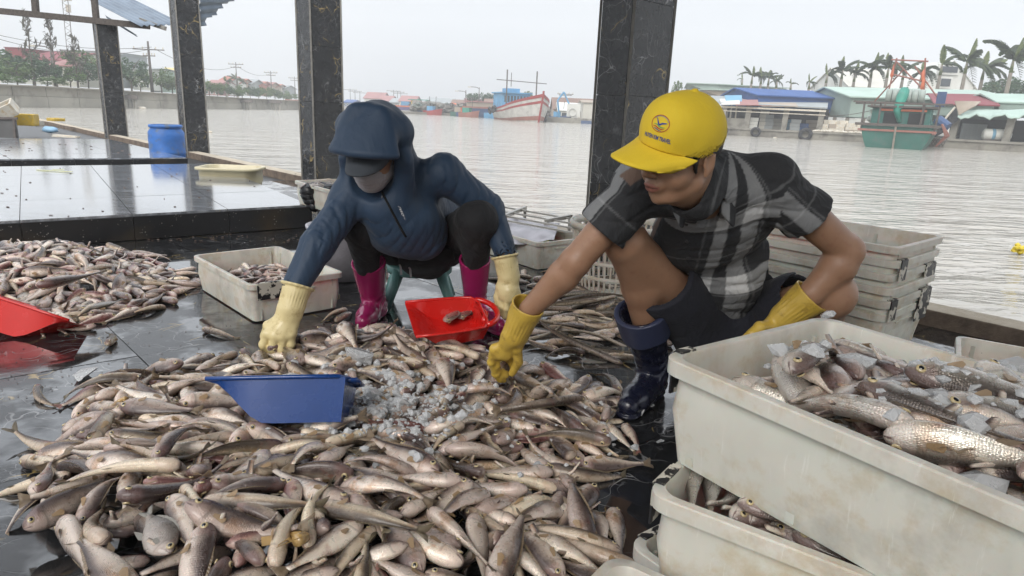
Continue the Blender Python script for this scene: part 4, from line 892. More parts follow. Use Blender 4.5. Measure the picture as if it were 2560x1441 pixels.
(2,102,-337,2265,46,41,42,7),(102,91,-106,2208,11,8,-36,47),(512,90,-2103,2870,138,-21,-29,31),(12,88,-1607,2807,30,34,2,-8),(722,100,529,3503,14,-52,29,0),(12,83,-2104,2784,121,16,41,39),(112,91,-1894,3466,9,-49,-7,-3),(22,110,47,2780,21,-49,-5,-4),
(102,100,-198,1391,59,-27,13,-24),(2,106,-984,1865,34,15,32,42),(112,98,-1906,3110,80,-46,29,-24),(512,84,-2159,2758,111,-24,45,-24),(512,96,-2162,2937,153,37,-13,-27),(512,92,-1997,2842,126,-30,-1,4),(422,105,697,2663,9,40,31,22),(422,112,144,2726,11,13,-44,-35),
(22,91,235,3415,12,48,-3,-4),(102,112,-638,1688,42,47,-10,-19),(302,107,-52,992,43,-32,6,-3),(512,107,-1707,2708,50,19,37,38),(12,80,-1522,2775,14,-35,-23,28),(12,90,-2121,2972,155,37,-31,-29),(312,79,-1560,3036,12,9,-58,13),(612,92,-1739,2589,29,-30,37,-22),
(322,103,495,2607,19,7,58,14),(542,79,-931,2794,35,-7,48,-35),(542,97,-1050,2749,34,1,-57,-16),(102,89,-836,2098,21,20,3,-18),(512,103,-1612,3213,18,24,-44,-29),(502,101,-309,1646,23,15,-35,-45),(102,90,-370,1898,27,-13,-46,29),(42,86,-1126,2805,37,-43,-32,17),
(542,83,-1168,2916,35,-55,-4,-1),(102,96,-499,1336,68,-27,-24,35),(512,105,-1707,2849,49,-33,-2,16),(822,106,295,3375,10,59,-9,0),(2,85,-807,1403,64,24,-31,-38),(302,95,-461,2008,52,-29,52,7),(2,89,-450,1560,50,-30,-7,-2),(2,84,-416,1713,26,36,13,23),
(512,101,-1538,2598,10,-18,31,-42),(512,92,-1498,2588,14,34,16,9),(612,105,-1579,2666,12,-32,-20,26),(512,85,-1580,2587,10,-26,29,-34),(512,78,-2052,2746,113,24,10,27),(112,95,-2036,3272,76,-24,-25,31),(232,110,678,835,436,1,30,47),(42,88,-1007,2868,44,0,41,-43),
(102,110,-211,2295,25,44,9,2),(312,95,-2019,3147,107,-18,7,26),(602,92,27,1349,22,4,46,38),(542,94,-1134,2718,21,-18,-57,7),(2,110,-452,1424,42,-48,17,-15),(502,94,-1016,1815,29,-5,-34,48),(202,91,-264,2405,11,17,21,51),(512,80,-1964,2622,63,-20,-26,26),
(312,92,-2179,3118,145,-12,6,-47),(12,94,-1721,3190,14,40,-21,-20),(542,99,-1055,2673,37,-31,-26,33),(502,91,-178,1921,21,-29,-20,26),(12,81,-1928,2411,13,-9,47,-35),(512,85,-1881,2451,23,47,-20,-15),(612,93,-2022,2937,143,33,35,27),(322,99,708,3217,10,-15,22,-48),
(542,76,-877,2724,32,8,-39,-45),(542,95,-1012,2905,46,13,-50,30),(502,107,-161,938,63,21,42,35),(502,88,-1076,1920,10,-7,-35,47),(12,105,-1969,3522,14,46,12,4),(512,88,-1828,2952,88,-30,-8,28),(322,93,267,3444,11,-50,9,-14),(232,107,559,885,425,-27,5,22),
(542,100,-1075,2686,15,-39,-32,20),(402,96,-248,2218,32,-13,-22,49),(102,86,-1166,1877,20,22,31,34),(12,85,-1582,2867,15,-22,-26,39),(612,106,-1998,2518,34,16,33,45),(512,87,-1841,3117,55,-59,5,9),(12,103,-1984,3390,44,-12,-33,45),(402,93,-308,1757,16,34,-38,-22),
(2,96,-785,1895,34,-35,-34,28),(102,106,46,2016,13,-23,29,-44),(312,96,-2194,2939,147,-8,8,-34),(112,88,-1770,3255,20,28,-39,-33),(232,99,388,879,412,18,-8,-7),(102,86,-648,2026,45,-41,-20,2),(112,101,-1976,3277,48,-30,23,-44),(12,101,-1637,3010,22,-9,-32,48),
(322,94,177,2918,10,-5,-13,54),(22,107,233,2691,12,-38,-3,6),(42,93,-1071,2805,38,13,32,33),(202,87,-178,2038,36,-5,-6,52),(512,86,-1842,3052,72,-32,-11,33),(822,107,567,2973,9,1,3,58),(422,97,480,3234,9,51,4,5),(32,106,567,617,414,17,-43,-37),
(2,86,-1011,1932,15,2,50,33),(2,115,-892,2000,18,25,26,28),(512,92,-1632,2752,28,-44,31,-14),(112,85,-2199,3039,150,-12,-35,41),(312,82,-1894,3320,19,-26,-19,28),(32,100,470,776,447,37,15,14),(2,88,-216,1271,65,32,-4,-17),(402,108,-191,2180,18,38,-27,-19),
(2,87,-432,1980,44,10,-32,-49),(2,108,-523,2230,67,28,-21,-16),(502,108,-767,1666,42,-19,34,-42),(512,90,-1467,2792,11,-18,-47,29),(322,90,389,2676,11,-58,-4,-3),(642,88,-1048,2604,11,-18,-42,36),(612,78,-2107,2701,94,-31,-20,17),(322,103,303,2896,21,49,10,-2),
(642,89,-1239,2914,25,-38,-16,8),(542,76,-1121,2666,20,-23,-53,11),(2,86,-101,2016,15,14,-35,-43),(102,103,-477,2239,61,-45,22,-26),(102,100,-367,2348,25,13,-38,44),(512,82,-1536,2680,13,-11,-34,41),(542,86,-1322,2889,13,-47,17,-12),(302,101,-260,1544,23,-1,-12,59),
(612,81,-1898,3015,101,41,19,-2),(512,107,-2071,3118,133,-26,-16,40),(722,104,180,3126,18,34,-49,-2),(642,86,-932,2755,31,39,-10,-19),(2,85,-940,1419,43,-9,41,-37),(202,89,-228,1494,28,3,-43,-36),(402,112,-328,1586,28,-35,-12,24),(512,104,-1772,3054,54,22,-18,-32),
(542,89,-1116,2962,26,-17,32,-38),(542,83,-1245,2857,13,-36,-35,22),(542,81,-1172,2722,13,-21,-46,29),(642,91,-1004,2676,30,-17,-33,40),(542,77,-993,2578,13,-14,-33,43),(2,97,-382,1758,19,-9,-42,41),(602,89,286,1789,10,25,-37,-34),(502,113,-656,1936,43,19,31,41),
(102,101,-760,2253,22,36,12,-1),(512,78,-1645,2663,26,47,-9,-17),(612,79,-1799,2868,78,19,-33,-39),(612,101,-1938,2978,124,37,10,-7),(12,82,-1820,3162,36,-11,32,-50),(542,86,-877,2793,20,15,9,8),(542,83,-1153,2837,40,-22,-25,32),(502,114,20,2097,11,-49,-8,4),
(12,80,-1744,2966,56,-15,-25,46),(322,105,261,2623,14,-10,59,0),(542,84,-969,2661,19,-27,51,-12),(2,112,-765,2351,12,-43,-22,18),(512,79,-1766,2944,65,-15,-21,42),(512,103,-1713,3035,35,-14,-26,45),(112,82,-1590,3056,12,9,-36,47),(512,90,-1855,3387,14,37,0,-11),
(612,99,-1744,2396,7,-19,-42,36),(542,83,-1022,2670,17,48,10,1),(52,95,63,3465,10,-33,35,-25),(2,112,127,1054,15,23,42,30),(612,80,-1876,2537,30,-22,43,-28),(22,105,286,3099,18,7,-36,-46),(32,96,464,917,439,21,-37,-32),(542,97,-1284,2880,22,4,18,48),
(202,94,-545,1646,33,-55,-8,3),(602,94,-994,1981,8,-36,-32,26),(12,96,-2070,3381,42,1,35,-49),(422,90,530,2766,16,-35,9,-3),(32,105,457,920,412,-41,3,7),(42,81,-962,2717,14,-9,-47,36),(542,81,-852,2741,13,-14,49,-30),(602,100,-909,1902,28,4,26,-54),
(102,92,-710,2172,31,37,-11,-14),(312,98,-1638,3126,10,-10,-25,46),(512,85,-1838,3317,9,-51,10,-6),(312,85,-1636,2935,29,-44,3,-7),(512,92,-1741,3044,47,32,51,-4),(12,95,-1475,3043,11,-21,-32,40),(642,96,-990,2801,34,-49,-7,2),(402,109,-604,2342,35,38,-21,-12),
(612,83,-1960,2909,130,24,42,33),(612,103,-1732,3136,18,-41,27,-21),(22,94,233,2728,10,-7,48,-35),(102,100,-867,979,22,-57,-5,-9),(512,97,-2279,3039,146,48,-16,-9),(512,84,-1934,2939,126,2,-33,48),(402,110,-940,1050,18,-18,4,-6),(2,97,-165,1684,21,-48,8,-6),
(302,85,-218,2083,38,37,-26,-26),(12,99,-2117,2650,84,-30,-7,9),(612,103,-1683,3088,16,-44,-11,19),(332,113,598,849,442,-28,32,-42),(542,94,-1103,2790,30,-39,-35,21),(542,99,-1129,2744,22,10,35,46),(102,87,-627,2434,9,-39,-29,14),(512,107,-1922,2346,16,48,9,-2),
(322,113,363,3018,12,-34,-10,4),(542,97,-1063,2913,20,24,28,29),(542,93,-1165,2834,26,1,-11,-48),(642,97,-1074,2702,38,-9,22,-47),(312,94,-2211,3316,72,57,3,-5),(612,91,-1820,3016,70,-42,-9,25),(42,93,-1034,2977,29,-42,11,-1),(2,98,-1072,1724,17,-26,22,-31),
(602,90,-131,1907,17,-9,44,-39),(112,81,-2192,2774,114,-34,34,-24),(512,104,-2304,3186,101,-54,-14,1),(612,96,-1972,3145,90,28,44,17),(512,96,-1919,3316,31,-38,19,-34),(112,99,-2014,3441,24,-10,50,32),(542,75,-1092,2870,35,34,-42,-24),(42,80,-951,2841,26,-10,18,-56),
(542,83,-858,2708,17,45,19,5),(202,87,-580,2362,21,18,46,33),(512,79,-2394,3134,96,44,-9,-2),(12,98,-2389,3397,19,-39,12,-20),(612,93,-1648,2848,29,3,-38,-44),(422,106,188,2858,10,0,58,17),(132,107,532,961,388,6,-57,18),(542,77,-910,2679,16,-27,-24,25),
(401,99,-297,901,56,55,21,11),(1,85,-1116,1595,9,-31,-37,28),(611,106,-1731,2880,54,-2,-39,-44),(511,84,-1546,2966,13,37,-6,-19),(511,93,-1800,3331,9,-12,-34,45),(541,89,-1038,2906,30,-2,-44,37),(541,82,-1185,3075,13,-42,-26,17),(541,90,-991,2851,22,-30,-4,12),
(641,96,-985,2980,26,22,53,10),(301,96,-769,2010,24,-50,29,-15),(501,107,-499,2460,11,-8,35,-47),(611,92,-2104,3072,147,19,-34,-36),(11,84,-1912,3250,38,37,-8,-15),(11,107,-2271,3395,35,37,-32,-16),(511,85,-1965,3483,14,-16,48,-33),(721,110,153,3183,10,-1,2,-54),
(541,87,-1140,3067,24,29,38,18),(501,113,-1102,1795,14,-47,-17,7),(1,110,-1080,2002,14,21,43,29),(11,81,-1824,3213,26,30,26,14),(511,99,-2278,3112,132,-53,-16,5),(611,95,-1836,3262,14,-21,40,-38),(621,100,201,2972,7,-40,-3,4),(131,110,537,788,435,-24,39,-39),
(541,97,-879,2758,14,-14,48,-32),(541,90,-974,2756,22,8,35,47),(41,94,-1275,2954,16,-34,31,-25),(601,101,-814,2000,16,29,30,26),(301,87,-202,2266,21,-43,-5,2),(611,86,-2175,3278,78,-2,-36,48),(511,95,-1677,3217,14,20,45,28),(11,99,-2140,3211,116,27,2,-9),
(41,76,-1182,3017,15,29,-38,-32),(601,115,-587,1849,26,-42,0,3),(301,107,-447,2291,47,-29,-48,19),(601,91,-703,2230,12,31,26,24),(311,87,-2243,2842,128,-48,32,-9),(111,100,-2067,3462,26,43,15,-9),(511,92,-2232,3035,147,-45,19,-17),(541,76,-1016,2649,13,-35,-7,8),
(541,95,-1197,2978,29,-26,-41,30),(301,104,-185,1646,31,50,-1,-8),(401,91,-870,1809,37,49,0,3),(511,89,-1720,2429,10,-5,-50,33),(311,85,-2296,2932,134,-10,-16,46),(11,95,-2348,3240,71,16,28,29),(511,107,-2273,3596,16,-1,49,34),(511,81,-2426,3182,70,28,-1,7),
(641,75,-1219,2841,11,-32,-33,29)]
ICE_BIG = [(-0.458,1.974,0.082,0.075),(-0.63,2.019,0.007,0.06),(-0.205,1.896,0.006,0.05),(-0.215,1.833,0.007,0.06),(-0.393,1.93,0.048,0.05),(-0.119,1.592,0.077,0.035),(-0.31,1.805,0.035,0.04),(-0.626,1.834,0.063,0.05),(0.075,1.443,0.03,0.035),(-0.086,1.712,0.049,0.03),(-0.383,1.737,0.059,0.045),(-0.284,1.567,0.026,0.04),(-0.386,1.586,0.005,0.045),(-0.451,1.721,0.004,0.035),(-1.289,1.912,0.007,0.055),(-1.013,1.643,0.034,0.035),(-0.203,1.693,0.039,0.035),(-0.28,1.696,0.064,0.04),(0.379,1.824,0.005,0.04),(0.239,1.641,0.004,0.035),(0.283,1.647,0.004,0.03),(0.337,1.607,0.003,0.025),(0.232,1.65,0.004,0.03),(0.413,1.644,0.002,0.015),(0.429,1.87,0.002,0.02)]
ICE_CRATE = [(0.575,1.244,0.406,0.06),(0.611,1.237,0.405,0.05),(0.492,0.97,0.477,0.05),(0.679,1.302,0.405,0.045),(0.588,1.193,0.404,0.04),(0.511,0.77,0.48,0.05),(0.498,0.718,0.488,0.045),(0.803,1.08,0.405,0.045),(0.895,1.133,0.405,0.05),(0.562,0.773,0.503,0.035),(0.689,1.416,0.404,0.035),(0.488,0.72,0.491,0.04),(0.57,0.729,0.489,0.03),(0.866,1.112,0.404,0.04)]
# ================================================================ THE FISH
def m_fish(name, back, flank, belly, tint, orange=.8, pink=.3, silver=.25):
    t = NT(name)
    at = t.new('Attribute', attribute_name='fc'); sp = t.new('SeparateXYZ'); t.lk(at.outputs['Vector'], sp.inputs[0])
    s, v, side = sp.outputs
    oi = t.new('ObjectInfo'); rn = t.new('Attribute', attribute_name='rnd')
    R_ = t.math('FRACT', t.math('ADD', oi.outputs['Random'], rn.outputs['Fac']))
    cv = t.new('CombineXYZ'); t.lk(t.math('MULTIPLY', R_, 31.), cv.inputs[0]); t.lk(t.math('MULTIPLY', R_, 17.), cv.inputs[1])
    vo = t.new('VectorMath', operation='ADD'); oc = t.coord(); t.lk(oc, vo.inputs[0]); t.lk(cv.outputs[0], vo.inputs[1]); ov = vo.outputs[0]
    n1 = t.noise(ov, 30, 5, .6); n2 = t.noise(ov, 90, 4, .6)
    vv = t.math('MULTIPLY_ADD', t.math('SUBTRACT', n1, .5), 1.1, v)
    vm = t.new('MapRange'); vm.inputs['From Min'].default_value = -1; vm.inputs['From Max'].default_value = 1; t.lk(vv, vm.inputs['Value'])
    c = t.ramp(vm.outputs[0], [(.22, belly), (.42, tuple(.65*a+.35*b for a, b in zip(belly, flank))), (.56, flank), (.70, tuple(.35*a+.65*b for a, b in zip(flank, back))), (.85, back)])
    mpv = t.new('CombineXYZ'); t.lk(t.math('MULTIPLY', s, 55.), mpv.inputs[0]); t.lk(t.math('MULTIPLY', t.math('ARCSINE', v), 12.), mpv.inputs[1]); t.lk(side, mpv.inputs[2])
    vor = t.new('TexVoronoi'); vor.inputs['Scale'].default_value = 1.0; vor.inputs['Randomness'].default_value = .45; t.lk(mpv.outputs[0], vor.inputs['Vector'])
    sc = t.ramp(vor.outputs['Distance'], [(.25, 1.0), (.65, .72)])
    c = t.mix(.45, c, t.mix(1.0, c, sc, 'MULTIPLY'))
    hd = t.ramp(s, [(.0, 1.0), (.17, .8), (.215, 0.0)])
    c = t.mix(t.math('MULTIPLY', hd, pink), c, (.42, .24, .22))
    gs = t.math('MULTIPLY_ADD', t.math('MULTIPLY', v, v), .05, s); ge = t.math('MULTIPLY', t.math('MULTIPLY', t.ramp(gs, [(.195, 0.0), (.205, 1.0), (.212, .8), (.235, 0.0)]), t.ramp(t.math('ABSOLUTE', side), [(.35, 0.0), (.7, 1.0)])), .5); c = t.mix(ge, c, tuple(x*.35 for x in flank))
    om = t.math('MULTIPLY', t.ramp(n1, [(.52, 0.0), (.62, 1.0)]), t.ramp(vm.outputs[0], [(.05, .9), (.5, .9), (.75, 0.0)]))
    om = t.math('MULTIPLY', om, t.ramp(s, [(.12, 0.0), (.24, 1.0), (.48, .8), (.6, .1), (.8, .7), (1., 1.)]))
    c = t.mix(t.math('MULTIPLY', om, orange), c, (.46, .22, .07))
    mo = t.math('MULTIPLY', t.ramp(s, [(.0, 1.0), (.05, 1.0), (.075, 0.0)]), t.ramp(t.math('ABSOLUTE', t.math('ADD', v, .32)), [(.05, 1.0), (.16, 0.0)]))
    c = t.mix(t.math('MULTIPLY', mo, .8), c, (.10, .03, .03))
    blood = t.ramp(t.noise(ov, 22, 4), [(.66, 0.0), (.74, .5)]); c = t.mix(blood, c, (.22, .05, .04))
    tn = t.ramp(R_, [(.0, tint[0]), (.35, tint[1]), (.7, tint[2]), (1., tint[3])])
    c = t.mix(1.0, c, tn, 'MULTIPLY')
    t.set(Base_Color=c, Roughness=t.math('MULTIPLY_ADD', n2, .40, .10), Specular_IOR_Level=.7, Metallic=t.math('MULTIPLY', t.ramp(s, [(.1, .3), (.25, 1.0)]), .18+silver*.5), Coat_Weight=.5, Coat_Roughness=.10)
    t.set(Subsurface_Weight=.12, Subsurface_Scale=.006)
    hh = t.math('ADD', t.math('MULTIPLY', vor.outputs['Distance'], -.6), n2); t.bump(hh, .9, .0016)
    return t.m
W1 = [(.74, .68, .67), (1.08, 1.05, 1.0), (.54, .47, .46), (1.3, 1.26, 1.18)]
W2_ = [(1.0, .95, .92), (1.1, 1.08, 1.02), (.75, .68, .66), (1.05, 1.0, .97)]
FM = {'croaker': m_fish('croaker_skin', (.095, .068, .062), (.47, .39, .335), (.90, .81, .72), W1, .65, .3),
      'goby': m_fish('goby_skin', (.075, .055, .04), (.36, .29, .21), (.80, .70, .55), W1, .5, .2, .1),
      'goatfish': m_fish('goatfish_skin', (.17, .065, .06), (.46, .28, .25), (.84, .72, .62), W2_, .3, .55),
      'ponyfish': m_fish('ponyfish_skin', (.26, .24, .21), (.52, .49, .45), (.70, .67, .61), W1, .3, .15, .6),
      'eel': m_fish('eel_skin', (.11, .085, .06), (.21, .17, .12), (.45, .40, .32), W1, .15, .1, .3)}
def base_kind(k): return k.split('_')[0]
FCOL = {'croaker': (.30, .22, .14), 'goby': (.20, .16, .10), 'goatfish': (.42, .20, .16), 'ponyfish': (.40, .38, .34), 'eel': (.2, .16, .1)}
def m_fin(name, c):
    t = NT(name); at = t.new('Attribute', attribute_name='fc'); sp = t.new('SeparateXYZ'); t.lk(at.outputs['Vector'], sp.inputs[0])
    wv = t.math('SINE', t.math('MULTIPLY', sp.outputs[1], 60.)); st = t.ramp(wv, [(.2, .75), (.8, 1.0)])
    t.set(Base_Color=t.mix(1.0, c, st, 'MULTIPLY'), Roughness=.35, Alpha=.72, Coat_Weight=.2)
    t.bump(wv, .4, .001); return t.m
FM['iced'] = m_fish('iced_croaker_skin', (.13, .11, .10), (.52, .49, .44), (.90, .87, .80), [(.85, .82, .8), (1.1, 1.08, 1.04), (.7, .66, .64), (1.2, 1.18, 1.12)], .5, .25, .7)
FIN = {k: m_fin(k+'_fin', c) for k, c in FCOL.items()}
M['eye_ring'] = plain('fish_eye_ring', (.50, .40, .22), .15, .3, 200, coat=.8)
M['eye_dark'] = plain('fish_pupil', (.012, .012, .014), .05, .1, coat=1.0)
M['orange_fin'] = m_fin('orange_paired_fin', (.50, .33, .17))

def add_attr(me, fc, rnd_=None):
    a = me.attributes.new('fc', 'FLOAT_VECTOR', 'POINT'); a.data.foreach_set('vector', np.array(fc, np.float32).ravel())
    if rnd_ is not None:
        b = me.attributes.new('rnd', 'FLOAT', 'POINT'); b.data.foreach_set('value', np.array(rnd_, np.float32))
def fin_fan(base, out, up_, half, length, ang, n=8, th=.0006, fork=.25, wav=0.0, nrm=None):
    vs, fs, fc = [], [], []
    nrm = nrm if nrm is not None else np.cross(out, up_)
    for i in range(n+1):
        t = i/n*2-1
        d = out*math.cos(t*ang)+up_*math.sin(t*ang)
        L = length*(1-fork*(1-abs(t)))
        for (r_, tt) in ((0, 1), (.55, 1), (1., .35)):
            p = base+up_*half*t*(1-r_*.2)+d*L*r_+nrm*wav*math.sin(t*4+r_*2)*r_*length
            for sgn in (1, -1): vs.append(tuple(p+nrm*th*tt*sgn)); fc.append((r_, t, sgn))
    for i in range(n):
        for r_ in range(2):
            a = (i*3+r_)*2; b = ((i+1)*3+r_)*2
            fs.append((a, b, b+2, a+2)); fs.append((a+1, a+3, b+3, b+1))
        a = (i*3+2)*2; b = ((i+1)*3+2)*2; fs.append((a, b, b+1, a+1))
    return vs, fs, fc
FMESH = {}
def fish_meshes(k):
    if k in FMESH: return FMESH[k]
    d = FISH_KINDS[k]; bk_ = base_kind(k); out = {}
    vs, fs, fc = fish_body_geo(k, 26 if bk_ != 'eel' else 40, 16)
    me = bpy.data.meshes.new(bk_+'_body'); me.from_pydata(vs, [], fs); add_attr(me, fc); me.materials.append(FM[bk_]); smooth(me); out['body'] = me
    c, T, S, U = fish_spine(k, 1.0)
    h, w, L = d['h'], d['w'], d['L']
    if bk_ != 'eel':
        v2, f2, c2 = fin_fan(c-T*.003, T, U, h*.20, L*.165, .50, 10, fork=.2 if bk_ == 'croaker' else .45, wav=.12)
        me = bpy.data.meshes.new('tail_fin'); me.from_pydata(v2, [], f2); add_attr(me, c2); me.materials.append(FIN[bk_]); smooth(me); out['tail_fin'] = me
    vs, fs, fc = [], [], []; n = 14; s0, s1 = (.28, .86) if bk_ != 'eel' else (.12, .97)
    for i in range(n+1):
        s = s0+(s1-s0)*i/n; c_, T_, S_, U_ = fish_spine(k, s); r = lerp_prof(PROFILES[d['prof']], s)
        b = c_+U_*h*r*.93; hf = h*(.20 if bk_ != 'eel' else .3)*math.sin(math.pi*min(1, (i+.6)/(n+1)))**.5*(1-.2*math.sin(i*1.9)**2)
        tp = b+U_*hf*.8-T_*-hf*.6+S_*hf*.25
        vs += [tuple(b+S_*.0007), tuple(b-S_*.0007), tuple(tp)]; fc += [(0, i/n*2, 1), (0, i/n*2, -1), (1, i/n*2, 0)]
    for i in range(n):
        a = i*3; fs += [(a, a+3, a+5, a+2), (a+1, a+2, a+5, a+4)]
    me = bpy.data.meshes.new('dorsal_fin'); me.from_pydata(vs, [], fs); add_attr(me, fc); me.materials.append(FIN[bk_]); out['dorsal_fin'] = me
    if bk_ != 'eel':
        c_, T_, S_, U_ = fish_spine(k, .62); r = lerp_prof(PROFILES[d['prof']], .62)
        v2, f2, c2 = fin_fan(c_-U_*h*r*.9, T_*.8-U_*.6, T_, h*.35, h*.55, .2, 6, fork=.0, nrm=S_)
        me = bpy.data.meshes.new('anal_fin'); me.from_pydata(v2, [], f2); add_attr(me, c2); me.materials.append(FIN[bk_]); out['anal_fin'] = me
    for sg in (1, -1):
        s = .25; c_, T_, S_, U_ = fish_spine(k, s); r = lerp_prof(PROFILES[d['prof']], s)
        dirn = T_*.95-U_*.18+S_*sg*.22; dirn /= np.linalg.norm(dirn)
        v2, f2, c2 = fin_fan(c_-U_*h*r*.28+S_*sg*w*.90, dirn, U_, h*.10, L*(.10 if bk_ != 'eel' else .03), .26, 6, fork=-.15, nrm=S_*sg)
        me = bpy.data.meshes.new('pectoral_fin'); me.from_pydata(v2, [], f2); add_attr(me, c2); me.materials.append(M['orange_fin'] if bk_ in ('croaker', 'goby') else FIN[bk_]); out['pectoral_fin%d' % sg] = me
        se = .085 if bk_ != 'eel' else .03; c_, T_, S_, U_ = fish_spine(k, se); r = lerp_prof(PROFILES[d['prof']], se)
        ww = d['w']*min(1.0, (.22+.9*lerp_prof(PROFILES[d['prof']], se*1.02+.03)))*(1-.35*se)
        re = .0050*(d['h']/.021)**.5*(1.15 if bk_ == 'goatfish' else 1) if bk_ != 'eel' else .0026
        ec = c_+U_*h*r*.34+S_*sg*ww*r**.1*.80
        nn = S_*sg*.95+U_*.25; nn /= np.linalg.norm(nn)
        q = Vector(nn).to_track_quat('Z', 'X').to_matrix()
        m = MB(); pr = [(re, -.001), (re*1.02, .0006), (re*.85, .0014), (re*.55, .0017)]
        m.lathe(pr, 12, mi=0); m.lathe([(re*.55, .0016), (re*.40, .0022), (re*.12, .0026), (0, .0026)], 12, mi=1)
        m.v = [tuple(Vector(ec)+q@Vector(p)) for p in m.v]
        out['eye%d' % sg] = m.mesh('fish_eye', [M['eye_ring'], M['eye_dark']], True)
    FMESH[k] = out; return out
def fish_object(k, detail, M4, parent=None, label=None, cat=None, group=None, iced=False):
    ms = fish_meshes(k); bk_ = base_kind(k)
    o = bpy.data.objects.new(bk_, ms['body']); COL.objects.link(o); o.matrix_world = M4
    if iced: o.material_slots[0].link = 'OBJECT'; o.material_slots[0].material = FM['iced']
    props(o, label, cat, group)
    if detail >= 1:
        for key, me in ms.items():
            if key == 'body': continue
            if detail == 1 and key not in ('tail_fin', 'dorsal_fin', 'eye1', 'eye-1'): continue
            nm = key.rstrip('-1').rstrip('1'); c = bpy.data.objects.new('eye' if nm.startswith('eye') else nm, me); COL.objects.link(c); c.parent = o
    return o
KL = list(FISH_KINDS); RL = ['main', 'left', 'strip', 'A', 'C1', 'loose']
FISH = []
for (krc, sc, x, y, z, qx, qy, qz) in FISH_POSES:
    qq = [qx/60, qy/60, qz/60]; qw = math.sqrt(max(0, 1-sum(v_*v_ for v_ in qq)))
    FISH.append((KL[krc//100], RL[krc//10 % 10], sc/100*(1.17, 1.12, 1.0, 1.04, 1.0, 1.0)[krc//10 % 10], krc % 10, Vector((x, y, z))/1000, Quaternion((qw, *qq)).normalized()))
LAND = [('the blue scoop', Vector((-.60, 1.5, .1))), ('the red scoop', Vector((-.2, 2.3, .1))), ("the navy boot", Vector((.38, 1.9, .1))), ('the ice', Vector((-.30, 1.75, .1))),
        ("the cream glove", Vector((-.78, 2.15, .1))), ("the mustard glove", Vector((-.03, 1.9, .1))), ('the bottom edge', Vector((-.3, .95, .1))), ('the bottom left corner', Vector((-.80, 1.02, .1))),
        ('the crates', Vector((.25, 1.1, .1))), ('the left puddle', Vector((-1.15, 1.35, .0)))]
def heading(q):
    d = q@Vector((-1, 0, 0)); a = math.degrees(math.atan2(d.y, d.x)) % 360
    if abs(d.z) > .75: return 'head up' if d.z > 0 else 'head buried'
    return ['head right', 'head back-right', 'head away', 'head back-left', 'head left', 'head front-left', 'head to viewer', 'head front-right'][int(((a+22.5) % 360)//45)]
def side_up(q):
    u = q@Vector((0, 0, 1))
    return 'belly up ' if u.z < -.55 else 'back up ' if u.z > .6 else ''
ADJ = {'croaker': 'silver croaker', 'goby': 'slim brown goby', 'goatfish': 'pinkish goatfish', 'ponyfish': 'flat silvery ponyfish', 'eel': 'long thin eel'}
BEND = {'croaker_b': 'curved ', 'croaker_c': 'strongly curled ', 'goby_b': 'gently bent ', 'eel_b': 'straighter '}
def rel(p, names, step=.075):
    best = min(names, key=lambda n: (n[1]-p).length); d = p-best[1]; dist = math.hypot(d.x, d.y)
    a = math.degrees(math.atan2(d.y, d.x)) % 360
    w = ['right of', 'behind-right of', 'behind', 'behind-left of', 'left of', 'front-left of', 'before', 'front-right of'][int(((a+22.5) % 360)//45)]
    n = dist/.17; return ('right ' if n < .3 else '1 length ' if .95 < n < 1.05 else ('%.1f' % n).rstrip('0').rstrip('.')+' lengths ')+w+' '+best[0]
GR = {'main': 'fish heaped on the wet floor in front of the workers', 'left': 'fish in the pale heap at the left', 'strip': 'fish strewn on the floor between the workers', 'A': 'big fish iced in the topmost near crate', 'C1': 'small fish in the crate beside the woman', 'loose': 'stray fish on the bare wet floor'}
LL = [('the dark red scoop', Vector((-1.6, 2.3, 0))), ('the white crate', Vector((-1.35, 2.85, 0))), ('the long platform', Vector((-2.2, 3.7, 0))), ('the left edge', Vector((-2.3, 2.9, 0))), ('that heap top', Vector((-2.05, 3.05, 0)))]
LS = [("the navy boot", Vector((.45, 2.2, 0))), ('the slotted basket', Vector((.45, 3.2, 0))), ("the hanging glove", Vector((.02, 2.6, 0)))]
LA = [("the crate's left corner", Vector((.26, .88, .5))), ("the crate's far corner", Vector((.56, 1.05, .5))), ("the ice in the crate", Vector((.46, .86, .5))), ("the crate's near wall", Vector((.42, .62, .5))), ('the right edge', Vector((.62, .75, .5)))]
L1 = [("that crate's left end", Vector((-1.3, 2.95, 0))), ("that crate's near corner", Vector((-1.02, 2.60, 0))), ("the navy sleeve", Vector((-.9, 2.75, 0)))]
fill_stuff = []
LB = []
import re
nw = lambda t_: len(re.findall(r'[A-Za-z0-9]+', t_))
hv_, hf_, av_, af_ = [], [], [], []
LOWF = {}
def fish_low(k):
    if k not in LOWF: LOWF[k] = fish_body_geo(k, 8, 7)
    return LOWF[k]
kcount = {}
